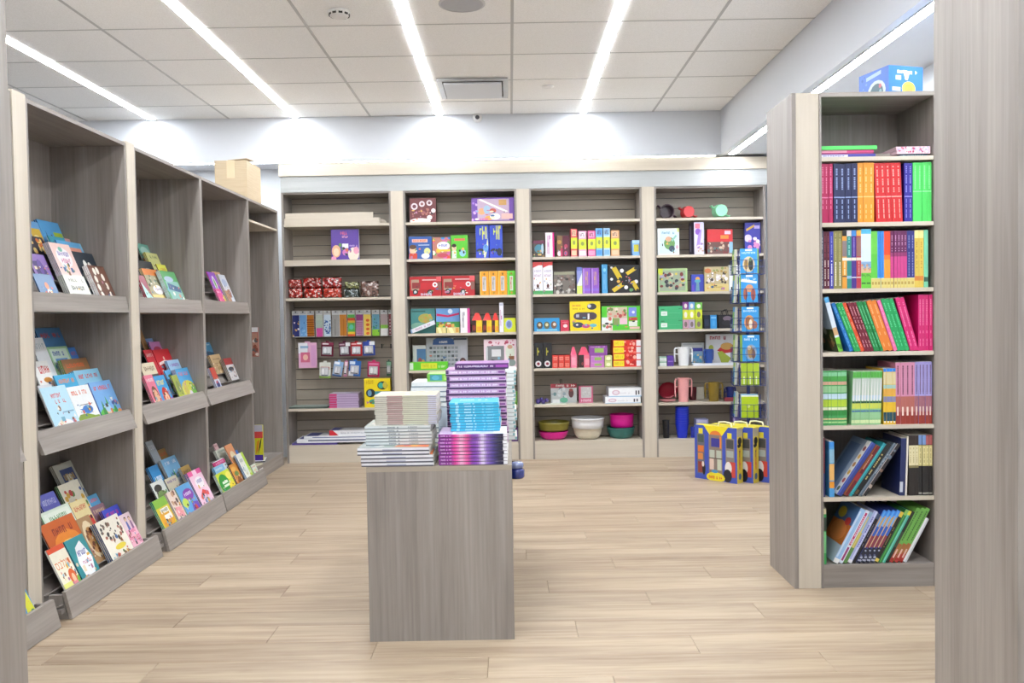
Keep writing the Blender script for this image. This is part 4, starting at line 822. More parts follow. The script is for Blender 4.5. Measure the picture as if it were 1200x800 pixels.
z = flat_book(1.772, 1.893, RY+.03, .2, z, .012, '2f5f78', '6a98a8', 'teal book lying under pink patterned ones, right bookcase', [('t', .1, .2, .9, .8, '7ab0c0', 9, 4)])
for k, c in enumerate(('first', 'second')):
    z = flat_book(1.752-.004*k, 1.902, RY+.02, .2, z, .016, 'e8c4d0', 'd8b8cc', ('lower' if k == 0 else 'upper')+' pink patterned book lying at right of top shelf', [('s', .05, .1, .95, .9, .3, ['c85a7a', 'a8b0d8', 'f4e4ea'], 24, k)])
o = PM().box(-.032, .032, 0, .21, 0, .022, '8a8078', top='a8a09a', left='5a5048').build('book', 'print', None, (1.706, RY+.06, RS[1]+.0003), (0, 0, math.radians(-5))); lab(o, 'grey brown book lying askew on top shelf of right bookcase', 'book')

# blue toy carton on top of the bookcase
(xa, za), (xb, zb), (xc, zc) = atY(999, 112, 3.98), atY(1041, 108, 3.87), atY(1087, 108, 4.0)
px = [Vector((xa, 3.99)), Vector((xb, 3.86)), Vector((xc, 3.93))]
e1 = px[2]-px[1]; wd = .185; ang = math.atan2(e1.y, e1.x); dp = .20
pm = PM().box(0, wd, 0, dp, 0, .125, '3a7fd8', top='8ab8f0', left='4a78d0')
art(pm, (0, 0, 0), (wd, 0, 0), (0, 0, .125), [('t', .25, .72, .85, .86, 'eef4fa', 8, 3), ('p', [(.42, .86), (.62, .82), (.55, .5), (.48, .52)], 'f2f2ee'), ('e', .58, .2, .2, .26, 'e8d85a'), ('e', .58, .2, .12, .16, 'c8a84a'), ('r', .2, .5, .36, .66, 'e0e8d8'), ('r', .1, .1, .34, .24, 'd8d0c0')])
art(pm, (0, dp, 0), (0, -dp, 0), (0, 0, .125), [('p', [(.25, .7), (.75, .8), (.75, .94), (.25, .84)], 'a8c8e8'), ('e', .6, .2, .3, .42, 'c8d8d8'), ('e', .6, .16, .22, .34, '4a6a78'), ('s', .45, .05, .78, .4, .06, ['c86a7a', '8ab0b8', 'e8e0d8'], 8, 4), ('s', .05, .3, .3, .9, .05, ['6a9ae0', '2f5fb0'], 6, 6)])
o = pm.build('toy_carton', 'print', None, (xb, 3.865, 2.2325), (0, 0, math.radians(16))); lab(o, 'blue toy carton on top of the right bookcase', 'box')
# ---------------- goods on the rear shelves
def rspan(x0, x1, ytop, yf, ybase=None):
    a = atY(x0, ytop+15, yf)[0]; b = atY(x1, ytop+15, yf)[0]; zt = atY((x0+x1)/2, ytop, yf)[1]
    for xp, u0, u1 in bays:                       # stay between the side panels
        if u0 < (a+b)/2 < u1: a, b = max(a, u0+.003), min(b, u1-.003)
    return a, b, zt
def carton(name, cat, label, x0, x1, ytop, tier, items, col, side=None, top=None, d=.12, yf=7.475, yaw=0, z0=None, group=None, mat='print', h=None, sidehas=None, roll=0):
    a, b, zt = rspan(x0, x1, ytop, yf); zb = (S[tier] if z0 is None else z0)+.0004; hh = h or max(.01, zt-zb); wd = b-a
    pm = PM().box(-wd/2, wd/2, 0, d, 0, hh, col, left=side or col, right=side or col, top=top or col)
    art(pm, (-wd/2, 0, 0), (wd, 0, 0), (0, 0, hh), list(items)+(busy(len(label)*3+int(x0), n=9, box=(.1, .08, .9, .5)) if len(items) > 5 and hh > .12 else []))
    if sidehas: art(pm, (wd/2, 0, 0), (0, d, 0), (0, 0, hh), sidehas); art(pm, (-wd/2, d, 0), (0, -d, 0), (0, 0, hh), sidehas)
    o = pm.build(name, mat, None, ((a+b)/2, yf, zb), (0, roll, math.radians(yaw))); lab(o, label, cat, group)
    return zb+hh
def r_(a, b, c, d, col): return ('r', a, b, c, d, col)

# ===== leftmost unit
a, b, zt = rspan(331, 437, 251, 7.47)
m1 = PM().prism([(0, 0), (.05, 0), (.05, .012), (.02, .012), (.012, .05), (0, .05)], 0, b-a, 'x', 'd9cfc0'); lab(m1.build('trim_board', 'cream_x', None, (a, 7.50, S[1]+.052)), 'upper loose cream trim board lying on leftmost rear unit', 'trim board')
a, b, zt = rspan(333, 445, 258, 7.47)
m1 = PM().prism([(0, 0), (.06, 0), (.06, .05), (0, .05)], 0, b-a, 'x', 'd9cfc0'); lab(m1.build('trim_board', 'cream_x', None, (a, 7.465, S[1]+.0005)), 'lower loose cream trim board lying on leftmost rear unit', 'trim board')
a, b, zt = rspan(440, 449, 255, 7.47)
pm = PM().tube([(0, 0, .02), (.03, 0, .022), (.055, .0, .018), (.07, .0, .012)], [.019, .02, .015, .008], 'd5cab8', 10); lab(pm.build('rounded_trim_end', 'cream_x', None, (a+.012, 7.545, S[1]+.0025), (0, 0, 0), smooth=True), 'short rounded cream offcut beside the trim boards', 'trim offcut')
carton('picture_book', 'book', 'purple book standing alone on second shelf of leftmost rear unit', 388, 420.5, 268.5, 2, [('t', .28, .82, .72, .93, 'e0607a', 7, 1), ('t', .4, .72, .62, .8, 'e8a0b0', 4, 2), ('e', .18, .3, .16, .2, 'e2b088'), ('e', .18, .27, .1, .13, 'f2d0b0'), r_(.4, .4, .62, .54, 'eef0f4'), ('e', .5, .26, .1, .1, 'd07ab8'), ('e', .8, .2, .2, .22, 'f0e2d0'), ('e', .9, .32, .1, .12, 'e8a0b8'), ('e', .08, .06, .1, .08, 'f0a0c8'), ('t', .66, .44, .95, .5, 'b8a0e0', 6, 3)], '5c3d9e', 'e8e4f0', d=.03, yf=7.49)
def pack(label, x0, x1, y0, y1, col, glint_streak, seed, yf=7.52, dd=.07, zb=None):
    a, b, zt = rspan(x0, x1, y0, yf); z0 = S[3]+.0006 if zb is None else zb; h = atY(x0, y0, yf)[1]-atY(x0, y1, yf)[1]; w_ = b-a
    rr = random.Random(seed); pm = PM(); nu, nv = 22, 12; ph = rr.uniform(0, 6)
    def pt(i, j):
        u = 2*PI*i/nu; v = -PI/2+PI*j/nv; e1_, e2_ = .35, .3
        sg = lambda q, e: math.copysign(abs(q)**e, q)
        x = sg(math.cos(v), e1_)*sg(math.cos(u), e2_); y = sg(math.cos(v), e1_)*sg(math.sin(u), e2_); zz = sg(math.sin(v), e1_)
        wob = 1+.035*math.sin(5*u+ph)*math.cos(v)+.03*math.sin(7*v+3*u+ph)
        return (x*w_/2*wob, y*dd/2*wob+dd/2, (zz+1)*h/2)
    NX, NZ = 20, 10; sg2 = 1 if seed % 2 else -1
    def g(i, k, s):           # pillow surface: front (s=0) and back (s=1)
        u, v = 2*i/NX-1, 2*k/NZ-1; e = (1-u**6)*(1-v**6); wob = .05*math.sin(9*u+5*v*sg2+ph)+.04*math.sin(4*u-8*v+2*ph)
        y = dd*(.5-(.5*e**.5)*(1+wob)) if s == 0 else dd*(.5+.5*e**.5)
        return (u*w_/2*(1-.03*abs(v)**3), y, (v+1)*h/2)
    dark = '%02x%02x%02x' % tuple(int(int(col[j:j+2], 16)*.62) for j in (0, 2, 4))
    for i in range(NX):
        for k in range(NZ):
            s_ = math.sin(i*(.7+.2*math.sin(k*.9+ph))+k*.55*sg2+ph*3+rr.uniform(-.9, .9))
            c = glint_streak if s_ > .84 else (dark if s_ < -.6 else col)  # pale streaks paint glints of the crinkled film into the colour
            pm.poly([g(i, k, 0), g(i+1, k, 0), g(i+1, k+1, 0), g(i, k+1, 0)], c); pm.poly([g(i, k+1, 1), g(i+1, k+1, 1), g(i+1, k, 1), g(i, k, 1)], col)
    o = pm.build('wrapped_pack', 'film', None, ((a+b)/2, yf, z0), smooth=True, weld=True); lab(o, label, 'pack', 'film wrapped packs')
    return z0+h
LB = 'film wrapped pack on third shelf of leftmost rear unit'
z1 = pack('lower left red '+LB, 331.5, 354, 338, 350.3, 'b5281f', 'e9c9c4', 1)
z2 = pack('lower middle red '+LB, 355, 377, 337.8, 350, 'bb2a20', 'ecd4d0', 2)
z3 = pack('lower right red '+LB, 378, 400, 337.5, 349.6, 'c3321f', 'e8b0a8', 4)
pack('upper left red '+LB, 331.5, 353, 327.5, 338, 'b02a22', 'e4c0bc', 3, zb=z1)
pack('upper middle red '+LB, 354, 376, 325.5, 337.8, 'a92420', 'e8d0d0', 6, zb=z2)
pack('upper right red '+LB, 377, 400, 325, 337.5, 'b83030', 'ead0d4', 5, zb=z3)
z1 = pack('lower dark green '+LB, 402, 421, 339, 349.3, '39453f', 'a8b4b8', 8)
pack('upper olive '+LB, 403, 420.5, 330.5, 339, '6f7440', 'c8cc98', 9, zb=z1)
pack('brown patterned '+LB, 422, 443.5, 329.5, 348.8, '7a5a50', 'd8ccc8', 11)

# hooks and hanging packs
def hook(unit, x, z, y1=7.60):
    t = rear[unit]; c = t.location
    PM().tube([(x-c.x, BY-.019-c.y, z), (x-c.x, y1-c.y, z)], .003, '8a8c90', 6).build('hook', 'metal', t)
PK = [('navy dotted', '26306e', [('s', .1, .05, .9, .8, .035, ['e8e0f0', 'c8a05a'], 9, 1)]), ('sky blue', '6fa3d8', [('s', .1, .1, .9, .7, .04, ['8fc0e8', '5a88c0'], 8, 2)]),
      ('brown striped', 'b3701f', [r_(.0, .05+.1*i, 1, .09+.1*i, '7a3a18') for i in range(8)]), ('grey green pink based', 'b8c4b8', [r_(.1, 0, .95, .4, 'c94f98'), r_(.1, .4, .9, .75, 'a8bcb0')]),
      ('blue dotted', 'c8dcec', [('s', .1, .05, .9, .8, .035, ['3a68b0', '2a4888'], 26, 3)]), ('plain grey', '9a9a98', [r_(.3, .05, .5, .8, '858583')]),
      ('amber', 'bd7a2a', [r_(.5, .0, .6, .8, 'a0601f')]), ('rainbow green', '4fa84a', [r_(0, .0, 1, .1, 'd8603a'), r_(0, .1, 1, .2, 'e8c83a'), r_(0, .62, 1, .72, 'd8b03a'), r_(0, .72, 1, .84, 'c8452f'), ('e', .5, .42, .3, .12, '5ab8a0')]),
      ('purple checked', '8a3a78', [r_(.12+.22*(i % 4), .06+.1*(i//4), .22+.22*(i % 4), .11+.1*(i//4), 'e8dce8') for i in range(28)]), ('yellow dotted', 'e8c858', [('e', .55, .12+.2*i, .24, .07, 'd0602f') for i in range(4)]),
      ('teal and lime', '5f9ab0', [r_(0, 0, 1, .3, '8ac83a'), ('s', .1, .2, .9, .8, .05, ['2f6a88', '3a8a5a'], 9, 4)]), ('white and green', 'b0a0a0', [r_(0, 0, 1, .36, 'f0f2f0'), r_(0, .34, 1, .5, '8ac84a')]), ('maroon dotted', '8f4f58', [r_(.3, .1+.15*i, .7, .16+.15*i, 'd8c0c4') for i in range(5)])]
xs = [342.5, 351, 359.8, 370, 379.5, 389.3, 398, 407.5, 417.2, 426.2, 436.2, 446, 455.5]
for k, (nm, c, it) in enumerate(PK):
    x0 = xs[k]; x1 = min(458.6, x0+8.6); a, b, zt = rspan(x0, x1, 364.3-(x0-342)*.012, 7.6); zb = atY(x0, 395-(x0-342)*.017, 7.6)[1]; wd, h = b-a, zt-zb
    pm = PM().box(-wd/2, wd/2, 0, .012, 0, h, 'cfd2d2'); art(pm, (-wd/2, 0, 0), (wd, 0, 0), (0, 0, h*.84), [r_(.03, .02, .97, 1, c)]+it); art(pm, (-wd/2, 0, h*.84), (wd, 0, 0), (0, 0, h*.16), [r_(.1, .2, .9, .7, 'b8bcc0'), ('e', .5, .7, .12, .16, '3a3a3c')])
    o = pm.build('pencil_pack', 'film', None, ((a+b)/2, 7.595, zb)); lab(o, f'{nm} pencil pack hanging in upper row of leftmost rear unit', 'pencil pack', 'hanging pencil packs'); hook(0, (a+b)/2, zt-.02, 7.6085)
def card(label, x0, x1, y0, y1, col, it, roll=0, yf=7.6, tab=True, name='blister_pack'):
    a, b, zt = rspan(x0, x1, y0, yf); zb = atY(x0, y1, yf)[1]; wd, h = b-a, zt-zb
    pm = PM().box(-wd/2, wd/2, 0, .004, -h, 0, col, back='c8c4bc'); art(pm, (-wd/2, 0, -h), (wd, 0, 0), (0, 0, h), it)
    if tab: pm.box(-wd*.14, wd*.14, 0, .004, 0, .014, col)
    o = pm.build(name, 'print', None, ((a+b)/2, yf-.006, zt), (0, math.radians(roll), 0)); lab(o, label, 'pack', 'hanging packs')
    if name == 'blister_pack':
        q = PM().box(-wd*.36, wd*.36, -.014, -.0008, -h*.86, -h*.3, 'c8ccd2'); art(q, (-wd*.36, -.014, -h*.86), (wd*.72, 0, 0), (0, 0, h*.56), [('e', .3, .5, .16, .36, 'eceef2'), ('e', .7, .48, .16, .34, 'd8dae0'), r_(.1, .05, .9, .14, '4a4a55')])
        q.build('blister', 'film', o)
    hook(0, (a+b)/2, zt-.012, 7.599)
HB = 'of leftmost rear unit'
card('pink paper pad hanging on slatwall '+HB, 350, 371.5, 401.5, 431, 'dfaccb', [r_(0, .58, .5, 1, 'e4e8f0'), r_(.1, .78, .55, .88, '8fb0d0'), r_(.12, .22, .62, .62, 'd06a8a'), ('e', .38, .42, .14, .12, 'f0c0b0'), r_(.68, .05, .95, .9, 'd5a0cc')], name='paper_pad')
card('dark red blister pack alone in middle row '+HB, 377, 391.5, 401, 417.5, '6a1430', [r_(0, .82, 1, 1, '8a2a48'), r_(.1, .84, .6, .94, 'e8d8dc')], 3)
card('maroon blister pack beside the red one '+HB, 397.3, 410.5, 401, 417.3, '5a1a3a', [r_(.6, .72, 1, .98, 'e8eaee'), r_(.05, .8, .5, .9, 'c0a0b0')], -2)
card('scarlet blister pack in middle row '+HB, 411.3, 424.8, 401, 417, 'b01a24', [r_(.55, .86, .95, .98, 'eceaea'), r_(.05, .84, .5, .92, 'e8b0b0')], 1)
card('blue blister pack in middle row '+HB, 425.3, 439.5, 400, 416.5, '2a46a0', [r_(.55, .74, .98, 1, 'e6eaf0'), ('e', .45, .35, .3, .16, '8aa04a')], -1)
card('white blister pack with red and green in lower row '+HB, 375, 388, 424.5, 443, 'd8dcd4', [r_(.1, .55, .9, .72, 'd8582f'), r_(0, 0, 1, .16, '9ac060')], 2)
card('pale blue blister pack tilted in lower row '+HB, 392.5, 403.3, 423.5, 441, '8fb4dc', [r_(.05, .8, .6, .96, 'f0f4f8'), r_(0, 0, 1, .1, '4a78b8')], 11)
card('pink blister pack behind the tilted blue one '+HB, 404.5, 408.4, 423, 441, 'd88ab0', [r_(.1, .7, .9, .95, 'f4d8e4')], 6)
card('deep blue blister pack in lower row '+HB, 410, 423.8, 422.5, 440.5, '2a68b8', [r_(.06, .76, .5, .95, 'e0ecf6'), r_(0, 0, .4, .3, 'e8eef4')], 5)
card('magenta blister pack in lower row '+HB, 431.5, 445.5, 423.5, 441.5, 'c01f62', [r_(.1, .78, .9, .9, 'e07aa4')], 3)
card('green blister pack at right end of lower row '+HB, 453.2, 459, 423, 440, '3f6f58', [r_(.1, .7, .9, .95, '8ac0a0')], 0)
for x, y in ((447.5, 404), (458.3, 404)):
    xx, zz = atY(x, y, 7.6); hook(0, xx, zz)
    t = rear[0]; PM().box(-.006, .006, 0, .004, -.03, .01, '1c1c1e').build('hook_plate', 'black', t, (xx-t.location.x, 7.588-FY, zz))
# sixth shelf
carton('folder', 'folder', 'dark green folder lying flat at left of sixth shelf, leftmost rear unit', 337, 384, 474, 6, [r_(0, .3, 1, .7, '5a6a64')], '26332f', top='8f9f98', d=.2, h=.014)
z = S[6]
for k in range(6):
    z = carton('notebook', 'notebook', f'{ORD[k]} lilac notebook from the bottom of pink edged stack, leftmost rear unit', 386+.4*(k % 2), 421-.5*(k % 3), 470, 6, [r_(0, .1, .26, .9, 'c93a78'), r_(.26, .2, 1, .5, 'c8b4d4')], 'a893b8', top='c8bcd0', d=.19, h=.0205, z0=z, group='lilac notebooks')
carton('toy_box', 'box', 'yellow toy box with cut-out windows, sixth shelf of leftmost rear unit', 427, 457.5, 443.5, 6, [('t', .08, .8, .36, .95, 'd0a818', 5, 3), ('e', .7, .76, .2, .15, '2f3a2a'), ('e', .64, .76, .1, .1, '3fb0a0'), ('e', .8, .77, .09, .12, 'c8b83a'), ('e', .24, .5, .18, .15, '1d2a30'), ('e', .2, .5, .08, .11, '6a98b8'), r_(.4, .44, .98, .56, '3f98a8'), ('e', .4, .2, .24, .09, '2fa08f'), ('e', .68, .3, .18, .1, '7a4a3a')], 'f2da18', 'd8bc10', d=.08)
# bottom shelf
def slab(lb, x0, x1, z0, h, edge, top, yf=7.47, d=.24, it=(), yaw=0):
    a = atY(x0, 515, yf)[0]; b = atY(x1, 515, yf)[0]; wd = b-a
    pm = PM().box(-wd/2, wd/2, 0, d, 0, h, edge, top=top); art(pm, (-wd/2, 0, 0), (wd, 0, 0), (0, 0, h), list(it)); art(pm, (-wd/2, 0, h), (wd, 0, 0), (0, d, 0), [r_(.02, .05, .16, .95, '4a4f9a'), r_(.2, .1, .95, .9, 'e6e8ee'), ('t', .25, .4, .9, .5, 'b0b8c8', 10, 3)])
    o = pm.build('paper_pack', 'print', None, ((a+b)/2, yf, z0+.0005), (0, 0, math.radians(yaw))); lab(o, lb, 'paper pack'); return z0+h+.0005
z = slab('violet edged flat paper pack lowest on bottom shelf, leftmost rear unit', 342, 395, S[7], .018, '5a4a98', 'c8c4e0', d=.22)
z = slab('long white paper pack with navy band, bottom shelf of leftmost rear unit', 348, 458, z, .034, 'eceef4', 'f0f0f4', it=[r_(.12, .45, 1, .75, '27366e')], yaw=.8)
z = slab('second white paper pack with navy edge on bottom shelf stack', 356, 457, z, .022, 'e8eaf0', 'eef0f4', it=[r_(.1, .3, 1, .6, '3a4a88')], yf=7.48, yaw=-.6)
z = slab('top white box with red corner on bottom shelf, leftmost rear unit', 386, 454, z, .045, 'eef0f4', 'b8b8c0', it=[('p', [(.0, 1), (.06, 1), (.16, .0), (0, 0)], 'd8283a'), ('t', .2, .3, .9, .6, 'b8bcc8', 12, 2)], yf=7.50, d=.2, yaw=-.5)

# ===== second unit
U2 = 'second rear unit'
carton('game_box', 'box', 'brown red game box on top shelf of '+U2, 480, 511, 232, 1, [('d', .18, .66, .14, 'd8ccd0'), ('d', .18, .66, .08, '6a3a44'), ('d', .47, .76, .12, 'd8ccd0'), ('d', .47, .76, .06, '8a5a5a'), ('d', .75, .8, .12, 'd8ccd0'), ('d', .75, .8, .06, '6a3a44'), ('s', .1, .25, .9, .55, .05, ['8a4a50', '9a5a58', 'a86a60'], 16, 2), ('e', .4, .06, .4, .12, 'e4dcd8'), ('e', .75, .2, .1, .1, 'e8e0dc'), ('d', .9, .48, .09, 'f6eaea')], '6e3438', '4a2026', d=.08)
carton('craft_box', 'box', 'purple craft box on top shelf of '+U2, 552.5, 604, 231.5, 1, [('s', .02, .05, .12, .95, .05, ['a070d0', 'c8a0e0'], 8, 1), r_(.14, .05, .88, .95, 'b8a0b8'), ('p', [(.16, .92), (.22, .95), (.86, .42), (.8, .38)], 'f0e4dc'), ('e', .24, .42, .09, .14, 'e0a070'), ('e', .36, .5, .08, .18, '9ab8d0'), ('e', .4, .14, .09, .1, 'e8a04a'), r_(.64, .68, .82, .92, 'c89a5a'), r_(.7, .1, .96, .32, 'e0b0a8'), ('e', .55, .2, .12, .14, 'e8e4e8'), ('e', .5, .45, .08, .1, 'c05a4a'), ('t', .1, .04, .4, .14, 'd84a9a', 6, 2)], '6a3fa0', '4a2a80', d=.08)
carton('game_box', 'box', 'blue game box with cartoon boy, second shelf of '+U2, 479, 506, 277, 2, [r_(.15, .74, .82, .88, 'eab8a8'), ('t', .2, .76, .78, .86, 'd8683a', 6, 2), r_(.42, .6, .9, .64, 'b0c4e0'), ('e', .18, .4, .15, .2, SKIN), ('e', .18, .54, .16, .1, '5a3a20'), r_(.02, .02, .36, .26, 'd0452f'), ('e', .8, .34, .14, .16, 'd8dc90'), ('e', .72, .14, .18, .12, 'e4e8ec')], '2d5aa4', '1d3f7a', d=.07)
carton('game_box', 'box', 'multicoloured game box between blue and green boxes, '+U2, 507, 528, 278, 2, [('s', 0, 0, 1, 1, .09, MULTI, 26, 3), ('e', .6, .6, .36, .2, 'f0ecf0'), ('t', .35, .56, .85, .68, '5a6ac0', 4, 3), r_(.25, .34, .98, .44, 'e8c83a'), ('e', .55, .16, .3, .1, 'c04a5a')], 'b8786a', 'b8786a', d=.07)
carton('game_box', 'box', 'green game box turned to show its side, '+U2, 528.5, 548, 275.5, 2, [r_(.2, .76, .85, .86, 'e0705a'), ('e', .18, .46, .14, .14, SKIN), ('e', .18, .56, .14, .08, '2a2018'), r_(.05, .02, .32, .34, 'd8e8d8'), ('e', .7, .24, .2, .16, '8fc8e0'), ('e', .72, .4, .08, .07, 'e8b04a')], '57c22c', '7ac848', d=.11, yaw=-6, sidehas=[r_(.1, .05, .35, .95, 'b0d8a0'), r_(.45, .1, .7, .9, 'e0d8b0'), r_(.75, .05, .95, .95, '4aa83a')])
for k, (x0, x1) in enumerate(((557.5, 572.8), (573.6, 588.8))):
    carton('tall_box', 'box', ('left' if k == 0 else 'right')+' tall blue box with yellow lettering, second shelf of '+U2, x0, x1, 263.5, 2, [('t', .5, .55, .92, .98, 'd8dc4a', 2, 3+k), ('t', .3, .68, .5, .92, 'c8d84a', 1, 5+k), ('p', [(.6, .02), (.75, .02), (.95, .4), (.9, .6), (.8, .4)], 'dfe4b0' if k == 0 else '2a4fc0'), ('e', .35, .22, .3, .07, '1a1a2a'), ('e', .3, .1, .34, .12, '2f46c8'), ('e', .75, .18 if k else .3, .2, .12, '18202c' if k else '5f98d8')], '2444c0', '1a2f90', d=.1, group='tall blue boxes')
for k, (x0, x1, yt) in enumerate(((480, 517.3, 324), (518, 556.5, 323))):
    carton('truck_box', 'box', ('left' if k == 0 else 'right')+' red fire truck box on third shelf of '+U2, x0, x1, yt, 3, [r_(.05, .3, .3, .85, 'a8907a'), r_(.3, .35, .88, .68, 'c8202c'), r_(.08, .4, .34, .7, '8a2a2a'), ('d', .18, .22, .14, '1c1c20'), ('d', .18, .22, .07, 'c8c8cc'), ('d', .64, .2, .14, '1c1c20'), ('d', .64, .2, .07, 'c8c8cc'), ('d', .8, .58, .13, 'eceef0'), ('d', .8, .58, .06, 'b04040'), r_(.4, .8, .84, .86, 'd8b0b0'), r_(.84, .76, 1, 1, 'e05a60'), ('t', .35, .02, .7, .16, 'd8d8ee', 7, 2), r_(.88, .3, 1, .7, '8a5a50')], 'b51822', '8a1018', d=.1, group='fire truck boxes')
for k, x in enumerate((562.5, 573.3, 583.9, 594.6)):
    c, e_ = ('eda21e', 'c87a10') if k < 3 else ('5cc01f', '3f9010')
    carton('slim_box', 'box', (f'{ORD[k]} orange slim box from the left, third shelf of ' if k < 3 else 'green slim box at right end of third shelf, ')+U2, x, x+10.3, 317.8-.3*k, 3, [r_(.28, .18, .7, .78, 'c8ccd0' if k < 3 else 'c8dcc8'), ('t', .34, .22, .64, .74, 'a09080' if k < 3 else 'c86a5a', 2, 4), ('e', .5, .88, .1, .05, '8a6a20'), ('e', .5, .09, .12, .05, 'b8902a'), r_(.02, .02, .1, .98, 'f6c45a' if k < 3 else '90e060')], c, e_, d=.14, group='slim boxes')
carton('game_box', 'box', 'teal game box behind a leaning white box, fourth shelf of '+U2, 481.5, 510, 361.5, 4, [r_(.04, .86, .6, .92, '2f6a68'), ('e', .6, .6, .3, .2, 'b8b058'), ('s', .3, .4, .9, .75, .04, ['d8a04a', '8ac0b0', 'a0b84a'], 14, 4), ('e', .3, .3, .3, .14, '8ac0a8')], '4f9a98', '2f6a68', d=.04, yf=7.56)
carton('board_game', 'box', 'blue and green board game box with pink banner, fourth shelf of '+U2, 511.2, 538.8, 361.2, 4, [r_(0, 0, 1, .46, '3f9a44'), r_(0, .46, 1, 1, '6aa0dc'), ('p', [(.02, .7), (.5, .64), (.98, .74), (.98, .82), (.5, .72), (.02, .8)], 'c81f5f'), ('e', .5, .3, .13, .14, 'd0603a'), ('e', .18, .3, .1, .1, 'd8c84a'), ('e', .6, .88, .1, .1, 'd8e8f8'), ('s', .05, .1, .95, .4, .04, ['7ac850', 'e0c050', '2f7a3a'], 10, 6)], '4f8ad0', '2a5a98', d=.05, yf=7.535)
a, b, zt = rspan(482, 511, 380, 7.47)
pm = PM().box(0, .225, 0, .06, 0, .036, 'e4e6ee', top='d0d4e0'); art(pm, (0, 0, 0), (.225, 0, 0), (0, 0, .036), [('t', .2, .25, .85, .75, 'c08ab0', 9, 3), r_(0, 0, .06, 1, '8fb0d8')])
lab(pm.build('slim_box', 'print', None, (a+.002, 7.472, S[4]+.0005), (0, math.radians(-21), 0)), 'long white box leaning tilted in front of the teal game box', 'box')
for k, (x0, x1) in enumerate(((511.5, 523), (524, 538.5))):
    carton('small_box', 'box', ('left' if k == 0 else 'right')+' pale yellow low box under the board game, '+U2, x0, x1, 383.5, 4, [('p', [(.3, 0), (.6, 0), (.4, 1), (.1, 1)], 'f2ecb0'), r_(.7, .1, .95, .9, 'd8a04a' if k else 'e8dc98')], 'ddd08a', 'b8a860', d=.05, yf=7.472, group='pale yellow boxes')
carton('doll_box', 'box', 'white and hot pink book box on fourth shelf of '+U2, 539.5, 550.5, 361, 4, [r_(0, 0, .74, 1, 'f2eef2'), r_(.74, 0, 1, 1, 'd8489a'), ('t', .2, .2, .5, .85, '8a8a98', 2, 4)], 'e89ac0', 'd83a92', d=.1)
def gable(lb, x0, x1, ytop, tier, col, roof, it, d=.11, yf=7.475, name='crayon_carton', group=None, yaw=0):
    a, b, zt = rspan(x0, x1, ytop, yf); zb = S[tier]+.0004; hh = zt-zb; wd = b-a; m = hh*.62
    pm = PM().box(-wd/2, wd/2, 0, d, 0, m, col); art(pm, (-wd/2, 0, 0), (wd, 0, 0), (0, 0, m), it)
    pm.poly([(-wd/2, 0, m), (wd/2, 0, m), (wd*.16, d/2-.012, hh), (-wd*.16, d/2-.012, hh)], roof); pm.poly([(wd/2, d, m), (-wd/2, d, m), (-wd*.16, d/2+.012, hh), (wd*.16, d/2+.012, hh)], roof)
    pm.poly([(wd/2, 0, m), (wd/2, d, m), (wd*.16, d/2+.012, hh), (wd*.16, d/2-.012, hh)], roof); pm.poly([(-wd/2, d, m), (-wd/2, 0, m), (-wd*.16, d/2-.012, hh), (-wd*.16, d/2+.012, hh)], roof)
    pm.poly([(-wd*.16, d/2-.012, hh), (wd*.16, d/2-.012, hh), (wd*.16, d/2+.012, hh), (-wd*.16, d/2+.012, hh)], roof)
    lab(pm.build(name, 'print', None, ((a+b)/2, yf, zb), (0, 0, math.radians(yaw))), lb, 'box', group)
for k, (x0, x1) in enumerate(((553, 565), (566, 576.2), (577, 584.3))):
    gable(f'{ORD[k]} red roofed yellow carton from the left, fourth shelf of {U2}', x0, x1, 366.5, 4, 'ecc81e', 'd82820', [r_(0, 0, .42, 1, '3a1a14'), r_(.05, .2, .36, .6, '8a2a1a'), r_(.5, .1, .95, .5, 'f0a02a')], group='red roofed cartons')
carton('slim_box', 'box', 'tall thin white box on fourth shelf of '+U2, 585.2, 590, 354.5, 4, [('t', .25, .2, .75, .8, 'c88ab8', 1, 3), r_(.1, .9, .9, .97, 'b8c0d8')], 'e6e6f0', 'c8c8d8', d=.1)
carton('toy_box', 'box', 'lime toy box with grey windows, fourth shelf of '+U2, 590.8, 604.5, 372.5, 4, [('e', .42, .55, .3, .34, 'a8b8d8'), ('e', .42, .55, .2, .24, '6a80b0'), r_(.0, .0, 1, .12, 'd8d040')], 'd4e020', 'a8b810', d=.09)
carton('picture_card', 'book', 'small framed picture board on fifth shelf of '+U2, 484, 499, 404.5, 5, [r_(.3, .3, 1, .85, '4a78a8'), ('e', .55, .35, .16, .14, '9a4a4a'), ('e', .8, .3, .12, .12, 'd8a84a')], 'cfd2d6', d=.02, yf=7.56)
carton('wall_calendar', 'calendar', 'grey calendar board with blue arch, fifth shelf of '+U2, 499.5, 548, 395.5, 5, [('e', .42, .9, .26, .12, '2f5a9a'), r_(.16, .78, .68, .86, '2f5a9a'), ('t', .32, .82, .52, .9, 'e8ecf4', 5, 3), r_(.66, .92, .98, .98, '2a3a50')]+[r_(.08+.088*i, .12+.13*j, .145+.088*i, .2+.13*j, '8a9098' if (i+j) % 4 else '4a5058') for i in range(8) for j in range(5)]+[r_(.06+.088*i, .04, .064+.088*i, .76, '9aa2ac') for i in range(9)]+[r_(.83, .3, .96, .75, 'b8bcc8'), ('e', .88, .22, .08, .14, '5a3a3a'), ('e', .88, .18, .06, .1, 'b88a78')], 'b2b7c1', d=.015, yf=7.58)
